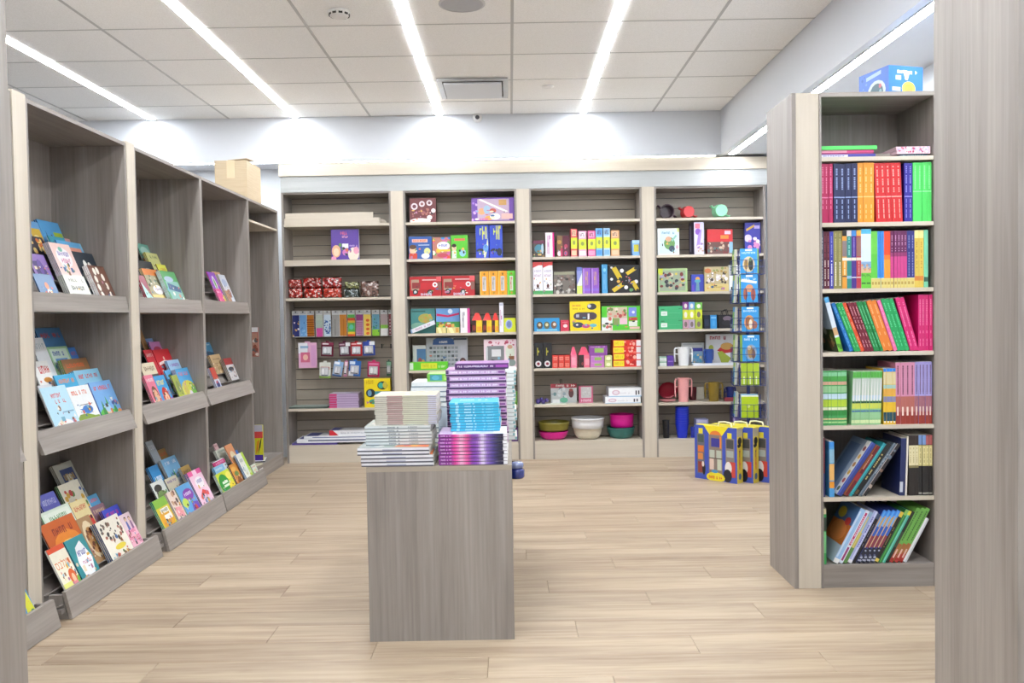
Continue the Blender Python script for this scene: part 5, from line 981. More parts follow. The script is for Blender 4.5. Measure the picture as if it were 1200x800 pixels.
carton('game_box', 'box', 'flat green game box with yellow panel, fifth shelf of '+U2, 480, 525, 424, 5, [r_(.0, .1, .1, .9, 'd8ecd8'), r_(.3, .2, .72, .86, 'd8e02a'), ('t', .34, .3, .68, .74, 'b8c010', 8, 3), ('t', .76, .3, .94, .6, 'd8f4c8', 6, 4)], '5cc822', '3a9010', top='8ae050', d=.08, yf=7.47)
carton('craft_box', 'box', 'pale pink craft box with grey windows, fifth shelf of '+U2, 567, 607, 397.5, 5, [('e', .2, .9, .06, .05, 'b03a5a'), ('e', .7, .9, .06, .05, 'b03a5a'), ('s', .05, .8, .95, .97, .03, ['b8506a', 'd88aa0'], 10, 2), r_(.1, .2, .62, .78, '7f8488'), r_(.24, .42, .52, .66, 'd8d8dc'), r_(.06, .3, .12, .74, 'c8ccd0'), ('e', .8, .56, .14, .28, 'd5e0d0'), ('e', .8, .74, .08, .07, 'c89a80'), ('e', .85, .2, .12, .12, '8a9a98')], 'ecd5df', 'd0a8bc', d=.07, yf=7.50)
carton('small_box', 'box', 'green small box at right of sixth shelf, '+U2, 596, 607, 459, 6, [r_(.1, .2, .9, .8, '9acc68')], '6aa83a', d=.1)
carton('small_box', 'box', 'purple small box at right of bottom shelf, '+U2, 598, 607.5, 502, 7, [('e', .5, .4, .26, .24, 'b890c8')], '5a2a72', d=.1)

# ===== third unit
U3 = 'third rear unit'
carton('game_box', 'box', 'dark picture box at left of second shelf, '+U3, 624.5, 638.5, 281.5, 2, [r_(0, .8, 1, 1, '6a2a48'), ('e', .5, .5, .36, .26, '4a8aa0'), ('s', .1, .05, .9, .4, .06, ['8a6a3a', '5a8a4a', 'd8b070'], 10, 2), ('e', .8, .5, .1, .3, 'b0d0e0')], '4f4a44', d=.08, yf=7.50)
carton('doll_box', 'box', 'white fronted hot pink doll box, second shelf of '+U3, 639.3, 649.5, 272.5, 2, [r_(0, 0, .8, 1, 'f4eaf2'), ('t', .2, .1, .6, .9, 'b87aa8', 2, 4), r_(.8, 0, 1, 1, 'e01f88')], 'e01f88', 'd8187c', d=.12, yaw=-4)
carton('doll_box', 'box', 'maroon doll box with faces, second shelf of '+U3, 652.5, 667.5, 276, 2, [r_(.0, 0, .45, 1, '7a5a38'), ('e', .2, .7, .16, .1, 'b88a4a'), ('e', .2, .16, .16, .12, 'f0d8e0'), ('e', .72, .5, .14, .1, 'b83a5a'), ('e', .7, .16, .14, .12, 'c04a78'), r_(.3, 0, .45, .4, 'b81f5a')], '5a1830', '3a1020', d=.08, yf=7.49)
SB = [(669, 676.4, 268, 'd84a5a', 'f0c0a0', 'red'), (678, 687.2, 270.5, 'f0a8c8', 'f6e4ee', 'pale pink'), (689, 697.8, 270.3, 'e05a98', 'f0a0c8', 'pink'), (698.4, 706, 267.3, '7ab8e8', '4a90d8', 'blue'), (707.3, 714.8, 267, 'b8d8f0', '7ab0dc', 'light blue'), (716, 725.8, 269.8, 'd8a070', 'e8c0a0', 'tan')]
for x0, x1, yt, c, c2, nm in SB:
    carton('booklet_box', 'box', f'{nm} narrow box with lime band, second shelf of {U3}', x0, x1, yt, 2, [r_(0, .28, 1, .68, 'd5e03a'), ('e', .5, .5, .2, .08, '8a9a50'), r_(.15, .74, .85, .96, c2), ('t', .2, .78, .8, .92, '5a4a58', 3, 2), r_(.1, .04, .9, .22, c2)], c, d=.14, group='narrow lime banded boxes')
carton('small_box', 'box', 'small blue box with yellow label, second shelf of '+U3, 741, 752, 281.3, 2, [r_(.2, .25, .9, .72, 'd2c83a'), r_(0, .8, 1, 1, 'a8d0f4')], '7fb4ea', '5a90d0', d=.1)
for k, (x0, x1) in enumerate(((624.5, 635.7), (636.3, 647.6))):
    carton('tall_box', 'box', ('left' if k == 0 else 'right')+' white box with red top and green foot, third shelf of '+U3, x0, x1, 307, 3, [r_(0, .9, 1, 1, 'd84a48'), ('p', [(0, .82), (.6, .9), (0, .9)], 'd84a48'), ('t', .15, .68, .9, .76, 'b8b0c8', 5, 3), ('t', .15, .54, .9, .62, 'c0a8c0', 5, 4), ('e', .5, .26, .13, .06, '5a2a2a'), r_(.3, .18, .72, .2, '4a3a3a'), r_(0, 0, 1, .11, '4fa860')], 'efeef6', 'd8d4e0', d=.12, group='white boxes with red tops')
carton('puzzle_box', 'box', 'grey photo puzzle box on third shelf of '+U3, 648.8, 674, 318, 3, [r_(.02, .86, .98, .98, '9a9a80'), ('s', .03, .04, .97, .82, .06, ['b8b4ac', '5f5a54', '8a7a70', '3f3a38', 'd0ccc4', '7a6058'], 44, 5)], '77706a', '55504c', d=.06, yf=7.50)
carton('book', 'book', 'lilac and lime book standing on third shelf of '+U3, 676, 682.3, 313, 3, [r_(0, 0, 1, .35, 'd0e070'), ('p', [(0, .3), (1, .8), (1, .3)], 'e8ecf4'), r_(0, .86, 1, 1, '6a78c0')], '8a94d0', d=.12)
for k, (x0, x1) in enumerate(((682.8, 692.2), (692.8, 702))):
    carton('book', 'book', ('left' if k == 0 else 'right')+' purple book with gold lettering, third shelf of '+U3, x0, x1, 314, 3, [('t', .35, .3, .7, .9, 'd0a878', 2, 3), r_(0, .1, 1, .2, '8a6ad0'), r_(.05, .02, .2, .98, 'b890e0')], '8f5ac2', '6a3a98', d=.12, group='purple books')
carton('book', 'book', 'light blue book beside black toy box, third shelf of '+U3, 705.3, 711.8, 309.5, 3, [('e', .5, .8, .24, .06, '8ad0f0'), ('t', .3, .1, .7, .7, '78b8e0', 2, 3)], '4a9cd0', '2a6a98', d=.12)
bugs = []
for (u, v, du, dv) in ((.27, .72, .1, -.2), (.72, .78, .14, .1), (.3, .2, .16, .12), (.84, .26, .08, -.16)):
    n_ = (-dv*.35, du*.35); bugs += [('p', [(u-du-n_[0], v-dv-n_[1]), (u+du-n_[0], v+dv-n_[1]), (u+du+n_[0], v+dv+n_[1]), (u-du+n_[0], v-dv+n_[1])], 'd5b82a'), ('d', u+du, v+dv, .05, '2a2a20')]
carton('toy_box', 'box', 'black toy box with yellow bugs, third shelf of '+U3, 713, 752, 310.5, 3, [('d', .43, .8, .07, 'e8e8ec'), ('d', .1, .5, .05, 'e8e8ec'), ('d', .56, .2, .07, 'e8e8ec'), ('d', .88, .4, .07, 'e8e8ec'), ('d', .1, .92, .04, 'd0d0d4'), ('s', .4, .35, .7, .6, .03, ['5a8a6a', 'b04a4a', '8a8a9a'], 10, 3)]+bugs, '15161a', '0c0c10', d=.09)
carton('toy_box', 'box', 'low blue toy box with three figures, fourth shelf of '+U3, 626, 655.8, 372.5, 4, [('e', .22, .46, .12, .28, '5a4a3a'), ('e', .5, .46, .12, .28, '6a6a50'), ('e', .78, .48, .12, .28, '7a5a48'), ('e', .22, .5, .06, .12, 'd8c8a0'), ('e', .5, .5, .06, .12, 'd8d0a0'), ('e', .8, .52, .06, .12, 'e0d0c0'), r_(.1, .06, .9, .16, '8ad0e0')], '2f96d4', '1f70a8', d=.09)
carton('small_box', 'box', 'small red box on fourth shelf of '+U3, 657.2, 667, 375, 4, [('e', .55, .48, .26, .16, 'f0d8dc'), ('t', .25, .75, .8, .86, 'f0a8b0', 4, 3)], 'cd3550', 'a02038', d=.08)
carton('toy_box', 'box', 'tall yellow toy box with dark vehicles, fourth shelf of '+U3, 668, 703.5, 353, 4, [('t', .08, .82, .36, .9, 'd07a3a', 7, 2), ('t', .08, .72, .5, .78, 'b89020', 9, 3), ('e', .72, .82, .16, .11, '3a3a44'), ('e', .64, .84, .06, .06, 'c8c8d0'), ('e', .28, .5, .17, .13, '4a4050'), r_(.28, .37, .72, .63, '4a4050'), ('e', .72, .5, .17, .13, '4a4050'), r_(.2, .46, .3, .56, 'b8b8c8'), r_(.58, .38, .64, .58, 'e0e0e8'), ('e', .26, .2, .18, .1, '3a4058'), ('e', .52, .16, .14, .07, 'c04a88'), ('e', .76, .18, .12, .06, '5fb0c0')], 'f0d616', 'b8a010', d=.09)
carton('craft_box', 'box', 'green craft box with picture panels, fourth shelf of '+U3, 705, 751.5, 358.5, 4, [r_(.14, .5, .66, .96, 'c8b8a0'), ('s', .16, .52, .64, .94, .06, ['b04a4a', 'e0d8c8', '6a8a4a', 'd88a7a'], 18, 3), r_(.7, .56, .9, .94, '7a8ae0'), ('d', .82, .74, .06, 'e0e4fa'), r_(.0, .0, .28, .54, 'e0e6e4'), ('s', .02, .05, .26, .5, .06, ['d85a5a', 'e8b0a0', '6a9a5a'], 8, 4), r_(.3, .22, .44, .5, '8a9a60'), r_(.46, .24, .66, .5, 'e6c0cc'), r_(.7, .4, .92, .52, 'c83a3a'), r_(.7, .16, .92, .36, 'dfe4d8'), r_(.72, .04, .98, .14, 'e8b8b0')], '54c832', '3a8a20', d=.09)
for k, (x0, x1) in enumerate(((626.5, 636.2), (637, 646.8))):
    carton('tall_box', 'box', ('left' if k == 0 else 'right')+' black box with yellow lettering, fifth shelf of '+U3, x0, x1, 402, 5, [('t', .32, .5, .64, .84, 'c0b83a', 1, 3), ('d', .44, .18, .12, 'e4e0e4'), ('d', .44, .18, .06, '8a2a40')], '17181f', '0c0d12', d=.1, group='black boxes')
z = S[5]
for rw in range(2):
    for k in range(3):
        zt_ = carton('small_box', 'box', f'{ORD[k]} small red box from the left in {"lower" if rw == 0 else "upper"} row, fifth shelf of {U3}', 647.5+7*k, 654.1+7*k, 415, 5, [r_(.15, .2, .85, .75, 'e8887a'), ('t', .2, .3, .8, .6, 'c84a40', 3, 3)], 'd83c32', 'a02820', d=.08, z0=z, h=.0555, group='small red boxes')
    z = zt_
gable('slim pink carton with pointed roof, fifth shelf of '+U3, 668.8, 676, 406.5, 5, 'f07f9e', 'e0285f', [r_(.2, .2, .8, .8, 'f4a0b4')])
gable('pink carton with dark window side and pointed roof, '+U3, 678, 691, 406.5, 5, 'e8758e', 'd82858', [r_(0, .0, .48, 1, '34201f'), ('e', .35, .3, .1, .14, '8a3a3a'), r_(.6, .2, .95, .7, 'f0a0b0')])
z = S[5]
for k, yt in enumerate((424.5, 416.5, 405)):
    z = carton('slim_box', 'box', ('lower', 'middle', 'upper')[k]+' purple flat box with lime panel, fifth shelf of '+U3, 692-(1.5 if k == 2 else 0), 708.3+(3.5 if k == 2 else 0), yt, 5, [r_(.3, .3, .8, .75, '9ac060'), ('t', .1, .8, .9, .94, 'd0a8d8', 6, 3)], ('c87ac0', 'c07ac8', '8f4aa0')[k], '7a3a88', d=.12, yf=7.475, z0=z, group='purple flat boxes')
z = S[5]
for k in range(2):
    z = carton('small_box', 'box', ('lower' if k == 0 else 'upper')+' small pale lime box beside red yellow boxes, '+U3, 709, 717.3, 423.5-7.3*k, 5, [('e', .5, .5, .3, .3, 'f0f0c8'), r_(.1, .05, .9, .15, '9aa858')], 'd0d48c', d=.06, yf=7.465, z0=z, group='small lime boxes')
z = S[5]
for k in range(4):
    z = carton('slim_box', 'box', f'{ORD[k]} red and yellow flat box from the bottom of its stack, {U3}', 718.5+.5*(k % 2), 753, 423, 5, [r_(.02, .1, .4, .92, 'f0e02a'), ('t', .06, .25, .36, .75, 'd8b80a', 8, 3), ('s', .42, .1, .8, .9, .2, ['f07a6a', 'b81c1c', 'f4b0a0'], 10, k), r_(.84, .1, 1, .95, 'eeeaf0')], 'dc2f24', 'a81c14', top='e86050', d=.2, z0=z, h=.0585, group='red and yellow flat boxes')
# sixth shelf
pm = PM(); 
for i, (x, y, zz, rr_) in enumerate(((0, .02, .025, .025), (.045, .01, .02, .02), (.075, .03, .032, .02), (.03, .04, .04, .018))):
    pm.lathe([(.0001, -rr_), (rr_*.7, -rr_*.7), (rr_, 0), (rr_*.7, rr_*.7), (.0001, rr_)], 10, '3d2a78', c=(x, y, zz))
a, b, zt = rspan(627, 638, 466, 7.48); lab(pm.build('toy_cluster', 'plastic', None, (a+.03, 7.49, S[6]+.0015), smooth=True), 'small dark purple toy on sixth shelf of '+U3, 'toy')
carton('sheet', 'paper', 'white paper sheet lying at left front of sixth shelf, '+U3, 627, 664, 476, 6, [], 'eceede', d=.12, h=.002, yf=7.456)
a, b, zt = rspan(645.5, 676, 449.5, 7.60); zb = S[6]+.0006
bag = PM().box(0, b-a, 0, .03, 0, zt-zb, 'b9bfc2'); art(bag, (0, 0, 0), (b-a, 0, 0), (0, 0, zt-zb), [r_(0, .78, 1, 1, '9a2438'), ('t', .2, .84, .95, .96, 'f0dce0', 9, 3), ('s', .05, .3, .6, .75, .07, ['d0d8dc', '8fa0a8', '6a8a90'], 18, 4), ('e', .78, .5, .1, .24, '5a2a34'), ('e', .78, .66, .08, .08, '8a3a3a'), r_(.06, .0, .34, .18, 'eceeee'), ('e', .5, .14, .16, .14, '58a88a')])
bag.tube([((b-a)*.38, .015, zt-zb), ((b-a)*.36, .015, zt-zb+.035), ((b-a)*.42, .015, zt-zb+.04), ((b-a)*.44, .015, zt-zb)], .003, '3a3034', 6)
lab(bag.build('toy_bag', 'film', None, (a, 7.60, zb)), 'clear toy bag with red header on sixth shelf of '+U3, 'bag')
carton('card_box', 'box', 'grey box with pink sides, sixth shelf of '+U3, 678.5, 695, 452.5, 6, [r_(.15, .3, .88, .96, 'c8c8c8'), ('s', .2, .4, .8, .9, .04, ['b8b8bc', 'd8d8da'], 10, 2), ('t', .15, .06, .9, .22, 'f0d0dc', 5, 3)], 'd0688a', 'b04a70', d=.07, yf=7.56)
z = carton('flat_box', 'box', 'lower white flat box with blue edge, sixth shelf of '+U3, 709.5, 751, 465, 6, [('e', .2, .5, .12, .3, 'd8b8c8'), ('e', .2, .5, .08, .18, 'e8e0ea'), r_(0, 0, 1, .1, '9ac0e0'), r_(.8, .2, .84, .7, '3a3a44'), r_(.88, .25, .92, .7, '4a4a54'), ('t', .35, .35, .65, .5, 'd0d4dc', 6, 3)], 'f2f4f8', 'c8d0dc', d=.22, yf=7.46)
carton('flat_box', 'box', 'upper white flat box with blue edge, sixth shelf of '+U3, 713.5, 756-4, 454.5, 6, [('e', .22, .5, .12, .3, 'd8b8c8'), ('e', .22, .5, .08, .18, 'e8e0ea'), r_(0, 0, 1, .1, '9ac0e0'), r_(.82, .2, .86, .7, '3a3a44'), r_(.9, .25, .94, .7, '4a4a54'), ('t', .35, .35, .65, .5, 'd0d4dc', 6, 3)], 'f2f4f8', 'a8a8b0', d=.22, yf=7.47, z0=z)
# bowls
def bowl(lb, x0, x1, y0, y1, col, prof, z0=None, yf=7.47, rad=None, lid=None):
    a = atY(x0, y0, yf+.1)[0]; b = atY(x1, y0, yf+.1)[0]; r = (b-a)/2; zb = (S[7] if z0 is None else z0)+.0006; h = atY((x0+x1)/2, y0, yf+.1)[1]-zb
    P_ = [(q*r, v*h) for q, v in prof]; inner = [(max(0, q*r-.005), max(.006, v*h)) for q, v in reversed(prof)]; inner[-1] = (0.0001, .006)
    o = PM().lathe([(.0001, 0)]+P_+inner, 36, col).build('bowl', 'plastic', None, ((a+b)/2, min(yf+r, 7.736-r*1.03), zb), smooth=True, weld=True)
    lab(o, lb, 'bowl', 'plastic bowls'); return zb+h
BP = [(.62, 0), (.74, .06), (.9, .4), (.97, .75), (1.0, .92), (1.02, .94), (1.02, 1)]
z = bowl('hot pink bowl under the olive one on bottom shelf, third rear unit', 631.5, 666, 505, 518, 'e8189a', BP)
bowl('olive bowl stacked on hot pink bowl, third rear unit', 631, 667, 494, 505, '857c2e', [(.6, 0), (.9, .1), (.97, .4), (1, .8), (1.02, .85), (1.02, 1)], z0=z)
z = bowl('cream basin below the white tub on bottom shelf', 672, 706, 501, 519, 'e8e0cc', BP)
bowl('large white tub stacked on cream basin', 669.5, 708, 489, 505, 'eef0f4', [(.84, 0), (.95, .05), (.97, .5), (.99, .86), (1.02, .88), (1.02, 1)], z0=z-.002)
z = bowl('dark teal bowl under the hot pink tub', 711.5, 744, 500, 515, '2f6f6a', BP, yf=7.5)
bowl('hot pink tub stacked on dark teal bowl', 715, 742.5, 485, 500, 'e2189a', [(.9, 0), (.96, .04), (.98, .5), (1, .92), (1.03, .94), (1.03, 1)], z0=z, yf=7.515)

# ===== rightmost unit
U4 = 'rightmost rear unit'
def cup_parts(t, h, r0, r1, col, hcol=None, inner=None, dome=False):
    hcol = hcol or col
    PM().lathe([(.0001, 0), (r0*.96, 0), (r0, .004), (r1*.98, h*.94), (r1*1.03, h*.96), (r1*1.03, h), (r1-.004, h), (r0-.004, .008), (.0001, .008)], 28, col).build('body', 'plastic', t, smooth=False, weld=True)
    for s in (-1, 1):
        hw = r1*.5; P_ = [(s*(r1*.98), 0, h*.93), (s*(r1+hw*.7), 0, h*.95), (s*(r1+hw), 0, h*.86), (s*(r1+hw), 0, h*.5), (s*(r1+hw*.85), 0, h*.2)]
        PM().tube(P_, [.007, .0075, .0075, .0065, .005], hcol, 8).build('handle', 'plastic', t, smooth=True)
        PM().tube([(s*(r1*.9), 0, h*.62), (s*(r1+hw), 0, h*.64)], .0055, hcol, 8).build('handle_brace', 'plastic', t, smooth=True)
def cup(lb, x0, x1, y0, tier, col, yaw=0, yf=7.53, z0=None, wide=1.0, rot=None, loc=None, hcol=None):
    a, b, zt = rspan(x0, x1, y0, yf); zb = (S[tier] if z0 is None else z0)+.0006; h = zt-zb; r1 = (b-a)/2/1.55*wide
    t = empty('washing_cup', loc or ((a+b)/2, yf, zb), rot or (0, 0, math.radians(yaw))); lab(t, lb, 'cup', 'two handled washing cups'); cup_parts(t, h, r1*.82, r1, col, hcol)
def lying_cup(lb, x0, x1, y0, tier, col, face, roll):
    """a cup lying on its side, its open mouth (or its foot) towards the aisle"""
    a, b, zt = rspan(x0, x1, y0, 7.52); r = (zt-S[tier])*.46; h = .10
    t = empty('washing_cup', ((a+b)/2, 7.50 if face == 'foot' else 7.60, S[tier]+r*1.03+.001), (PI/2 if face == 'mouth' else -PI/2, math.radians(roll), 0)); lab(t, lb, 'cup', 'two handled washing cups')
    cup_parts(t, h, r*.85, r, col)
lying_cup('dark plum cup lying with its mouth forward, top shelf', 773, 790, 238.5, 1, '3a1a2c', 'mouth', 32)
lying_cup('red cup lying with its foot forward, top shelf', 799, 815, 239.5, 1, 'c82a30', 'foot', 28)
lying_cup('mint green cup lying on its side, top shelf', 833, 857, 237.5, 1, '8fe0b0', 'foot', 30)
carton('picture_book', 'book', 'white and pale blue picture book at left of second shelf, '+U4, 770.5, 796, 267.5, 2, [r_(.08, .05, .96, .95, 'cfe8f4'), ('e', .55, .44, .26, .24, '6a9a58'), ('e', .5, .6, .14, .1, 'd8a888'), ('e', .66, .24, .14, .12, '3a4a5a'), ('p', [(.7, .5), (.9, .72), (.84, .76), (.62, .56)], '8ac0b0'), ('t', .2, .78, .8, .88, '6a9ab0', 6, 3), r_(.9, .86, 1, 1, 'd8e08a'), ('e', .9, .3, .06, .08, 'd8a8b8')], 'e8eef0', d=.03, yaw=3, yf=7.49)
carton('toy_box', 'box', 'tall purple and white toy box turned sideways, second shelf of '+U4, 813, 825.3, 260, 2, [r_(.1, .8, .6, .95, 'e07a90'), ('e', .4, .7, .3, .1, '8a5ac0'), ('p', [(.2, .2), (.6, .3), (.8, .8), (.4, .6)], 'a88ad8'), ('e', .5, .2, .3, .1, 'e0d0d8'), ('s', .3, .1, .9, .35, .03, ['c8a888', '9a7ab8'], 8, 2)], 'd8d4ee', '4a4458', d=.11, yaw=12, sidehas=[r_(.2, .1, .4, .9, '8a88a0'), r_(.6, .05, .8, .95, '2a2838')])
carton('puzzle_box', 'box', 'red puzzle box with crowd scene, second shelf of '+U4, 828.5, 859, 268.5, 2, [r_(0, 0, 1, .5, '6a4a44'), ('s', .02, .02, .98, .48, .06, ['8a6a58', '3a2a2a', 'b89a88', 'd0b8a0', '7a3a3a', '5a6a6a'], 34, 3), r_(.52, .62, .84, .76, 'f08a3a'), r_(.68, .8, .92, .94, 'e8c0d0'), r_(.86, .05, 1, .5, '8ab8d0')], 'cf2f35', '8a1a20', d=.05, yaw=5, yf=7.51)
carton('game_box', 'box', 'blue violet game box behind the spinner rack, second shelf of '+U4, 873, 891, 260.5, 2, [('p', [(.1, .72), (.6, .86), (.62, .94), (.1, .8)], 'd8b04a'), ('d', .2, .5, .12, 'd8d0f0'), ('s', .3, .1, .9, .5, .06, ['e8b8a0', 'f0e8f4', 'd88ac0'], 12, 3), r_(.6, .8, .95, .9, 'c0b0f0')], '3a3aa8', '2a2a80', d=.06, yaw=-4, yf=7.52)
carton('puzzle_box', 'box', 'green framed group puzzle box at left of third shelf, '+U4, 771.3, 805.5, 314.5, 3, [r_(.05, .05, .93, .92, '9aa890'), ('s', .06, .08, .92, .86, .065, ['4a4440', '7a3a38', 'd8c8b0', 'e0c84a', 'b0a0c8', '3a3a44', 'c8a888', '90b890'], 46, 3), r_(0, .8, .16, 1, 'c8d83a')], 'a9c78a', '7aa858', d=.05)
carton('small_book', 'book', 'small blue violet book on third shelf of '+U4, 810.3, 825, 321.5, 3, [('e', .5, .74, .18, .12, 'e0a03a'), ('e', .5, .62, .24, .1, '58a8b8'), ('p', [(.35, .05), (.65, .05), (.6, .55), (.4, .55)], '6a98a8'), r_(.05, .05, .2, .4, '6a4ac0')], '4350b8', d=.03, yf=7.50)
carton('puzzle_box', 'box', 'cream puzzle box with white figures, third shelf of '+U4, 825.6, 854, 312.5, 3, [r_(0, .0, 1, .3, 'd8c480'), r_(0, .3, 1, 1, 'c0b088'), ('s', .1, .35, .9, .75, .07, ['f4f0ec', 'e0d8d8', '4a4038', 'f0eaf0'], 30, 4), ('e', .14, .84, .14, .1, 'c87a4a'), ('s', .3, .76, .9, .96, .05, ['a88a48', '8a9a58'], 8, 2), ('t', .35, .14, .75, .2, 'b89a4a', 7, 2)], 'd4c498', '9a8a60', d=.05)
carton('game_box', 'box', 'white box with green leaf beside the spinner rack, third shelf of '+U4, 854.6, 868, 310.5, 3, [('p', [(.1, .8), (.95, .72), (.95, .76), (.1, .84)], '3a4a48'), ('e', .7, .42, .2, .16, '9ac878'), r_(.15, .06, .5, .16, '2a2a2a')], 'e9edee', 'c0c4c8', d=.06)
z = S[4]
for k in range(2):
    z = carton('flat_box', 'box', ('lower' if k == 0 else 'upper')+' green flat box at left of fourth shelf, '+U4, 772, 799.8, 372.5-14*k, 4, [r_(.1, .2, .36, .56, 'e6f0ea'), r_(.14, .28, .3, .46, 'c8dcd0'), r_(.1, .7, .24, .76, '2f6a4a'), r_(.84, .74, .98, .8, '2f7a58'), r_(.42, .4, .9, .43, '5cc090')], '3fae74', '2a8050', d=.18, yf=7.465, z0=z, group='green flat boxes')
CC = [(800.2, 807, [('c89ab0', .4, 'mauve'), ('d8e03a', .42, 'lime'), ('8a4a9a', .33, 'purple')]), (807.4, 814.2, [('b8a8c0', .4, 'lilac'), ('d8e040', .42, 'lime yellow'), ('78aee0', .33, 'blue')]), (814.8, 823, [('a8b848', .4, 'olive'), ('d4e030', .42, 'bright lime'), ('7ac858', .3, 'green')])]
for ci, (x0, x1, st) in enumerate(CC):
    z = S[4]
    for c, hh, nm in st:
        z = carton('small_box', 'box', f'small {nm} box in {("left", "middle", "right")[ci]} column of stacked boxes, fourth shelf', x0, x1, 360, 4, [('e', .5, .5, .26, .3, 'e4e0d8' if nm in ('lime', 'purple', 'blue', 'lime yellow', 'green') else '7a6a6a'), r_(.1, .04, .9, .1, '9aa040')], c, d=.1, z0=z, h=hh*.205, group='small stacked boxes')
carton('small_box', 'box', 'small navy box on fourth shelf of '+U4, 825.2, 832, 369, 4, [r_(.1, .2, .8, .7, '2a3550')], '1b2438', d=.08)
carton('small_box', 'box', 'small bright blue box on fourth shelf of '+U4, 832.6, 840, 369, 4, [r_(.1, .75, .9, .85, '8ad0f8'), r_(.3, .2, .7, .6, '4aa8e8')], '3a9ae0', '1f6ab0', d=.08)
a, b, zt = rspan(842, 862, 368.5, 7.52); zb = S[4]+.0005; hh = zt-zb; wd = b-a
pm = PM().box(-wd/2, wd/2, 0, .07, 0, hh, '1a191d', left='101014', right='101014'); art(pm, (-wd/2, 0, 0), (wd, 0, 0), (0, 0, hh), [('e', .52, .72, .26, .18, '7a6a78'), r_(.7, .1, .9, .25, '8a8a86'), ('e', .5, .4, .3, .2, '2a282e')])
t = pm.build('gift_bag', 'print', None, ((a+b)/2, 7.52, zb)); lab(t, 'black gift bag with cord handles, fourth shelf of '+U4, 'bag')
for yy in (.01, .06): PM().tube([(-wd*.25, yy, hh), (-wd*.22, yy, hh+.03), (0, yy, hh+.045), (wd*.05, yy, hh+.03), (wd*.08, yy, hh)], .003, '111114', 6).build('cord_handle', 'print', t)
# fifth shelf
z = S[5]
for k in range(2): z = carton('small_box', 'box', ('lower' if k == 0 else 'upper')+' small white and green box at left of fifth shelf', 773, 781.5, 423, 5, [r_(0, .7, 1, 1, '8fb8a0'), r_(.1, .1, .9, .2, 'b8c0bc')], 'dfe6e4', d=.06, z0=z, h=.042, group='small white and green boxes')
carton('small_box', 'box', 'small violet box beside the white cup, fifth shelf', 782.2, 789.6, 416.5, 5, [r_(.1, .4, .9, .5, '8a68c0')], '5a3a98', d=.06)
carton('game_box', 'box', 'white game box with red picture, fifth shelf of '+U4, 827.5, 864, 391.5, 5, [('t', .12, .82, .65, .95, 'a8283a', 6, 3), ('p', [(.35, .46), (.55, .36), (.9, .4), (.98, .62), (.6, .7)], 'c8302c'), ('e', .66, .6, .2, .12, 'c89a4a'), ('e', .16, .55, .08, .1, 'b0b84a'), ('p', [(.36, .4), (.5, .02), (.7, .05), (.8, .2), (.5, .44)], 'a8b83a')], 'dbdde2', 'b0b4bc', d=.04, yf=7.62)
carton('game_box', 'box', 'low blue picture box between white and blue cups, fifth shelf', 811, 823.5, 407.5, 5, [r_(0, .8, 1, 1, '3a3a98'), ('e', .5, .5, .3, .16, '58a8d8'), ('s', .1, .05, .9, .6, .07, ['d86a8a', 'f0d8a0', '5fb0d0'], 10, 3)], '8ab0d0', d=.04, yf=7.60)
carton('flat_box', 'box', 'pale box standing behind the white cup, fifth shelf', 799, 825, 401.5, 5, [r_(.05, .9, .9, .96, 'c8ccd0')], 'e4e6e6', d=.04, yf=7.68)
cup('white two-handled cup on fifth shelf', 790.3, 811.5, 406.5, 5, 'f2f4f6', 0, 7.52)
tz = carton('tray', 'tray', 'flat white tray under the blue cup, fifth shelf', 813, 866, 424.5, 5, [], 'e6ebf6', d=.11, h=.018, yf=7.458)
cup('blue two-handled cup on white tray, fifth shelf', 822.5, 838.5, 409, 5, '2f55a8', 35, 7.515, z0=tz)
# sixth shelf
cup('pink two-handled cup on sixth shelf', 790.3, 811.5, 442.5, 6, 'f0a8a8', 10, 7.53)
cup('olive two-handled cup on sixth shelf', 826, 847, 447.5, 6, '8a7326', 0, 7.52)
cup('dark maroon cup behind pink cup, sixth shelf', 805, 819, 453.5, 6, '5a0f20', 60, 7.64)
def plate(lb, cx, y, r, col, rot=(0, 0, 0), yf=7.56, z=None):
    x, zz = atY(cx, y, yf); o = PM().lathe([(.0001, 0), (r*.6, 0), (r*.95, .014), (r, .016), (r*.98, .02), (r*.6, .005), (.0001, .005)], 32, col).build('plate', 'plastic', None, (x, yf, z if z is not None else zz), rot, smooth=True, weld=True); lab(o, lb, 'plate')
plate('pink plate lying flat below the pink cup', 782.5, 470, .075, 'e89aa0', z=S[6]+.001, yf=7.54)
plate('crimson bowl tilted against the back, sixth shelf', 783, 462, .085, '9a1a30', rot=(math.radians(52), math.radians(-20), 0), yf=7.675, z=S[6]+.08)
carton('flat_box', 'box', 'white small box behind the olive cup, sixth shelf', 813, 825, 453.5, 6, [], 'e8e4d8', d=.03, yf=7.70)
cup('navy cup at right of sixth shelf', 848, 863, 453, 6, '1f2f7a', 20, 7.60)
carton('small_box', 'box', 'low maroon box at right of sixth shelf', 850, 863, 466, 6, [], '8a2a38', d=.05, yf=7.46)
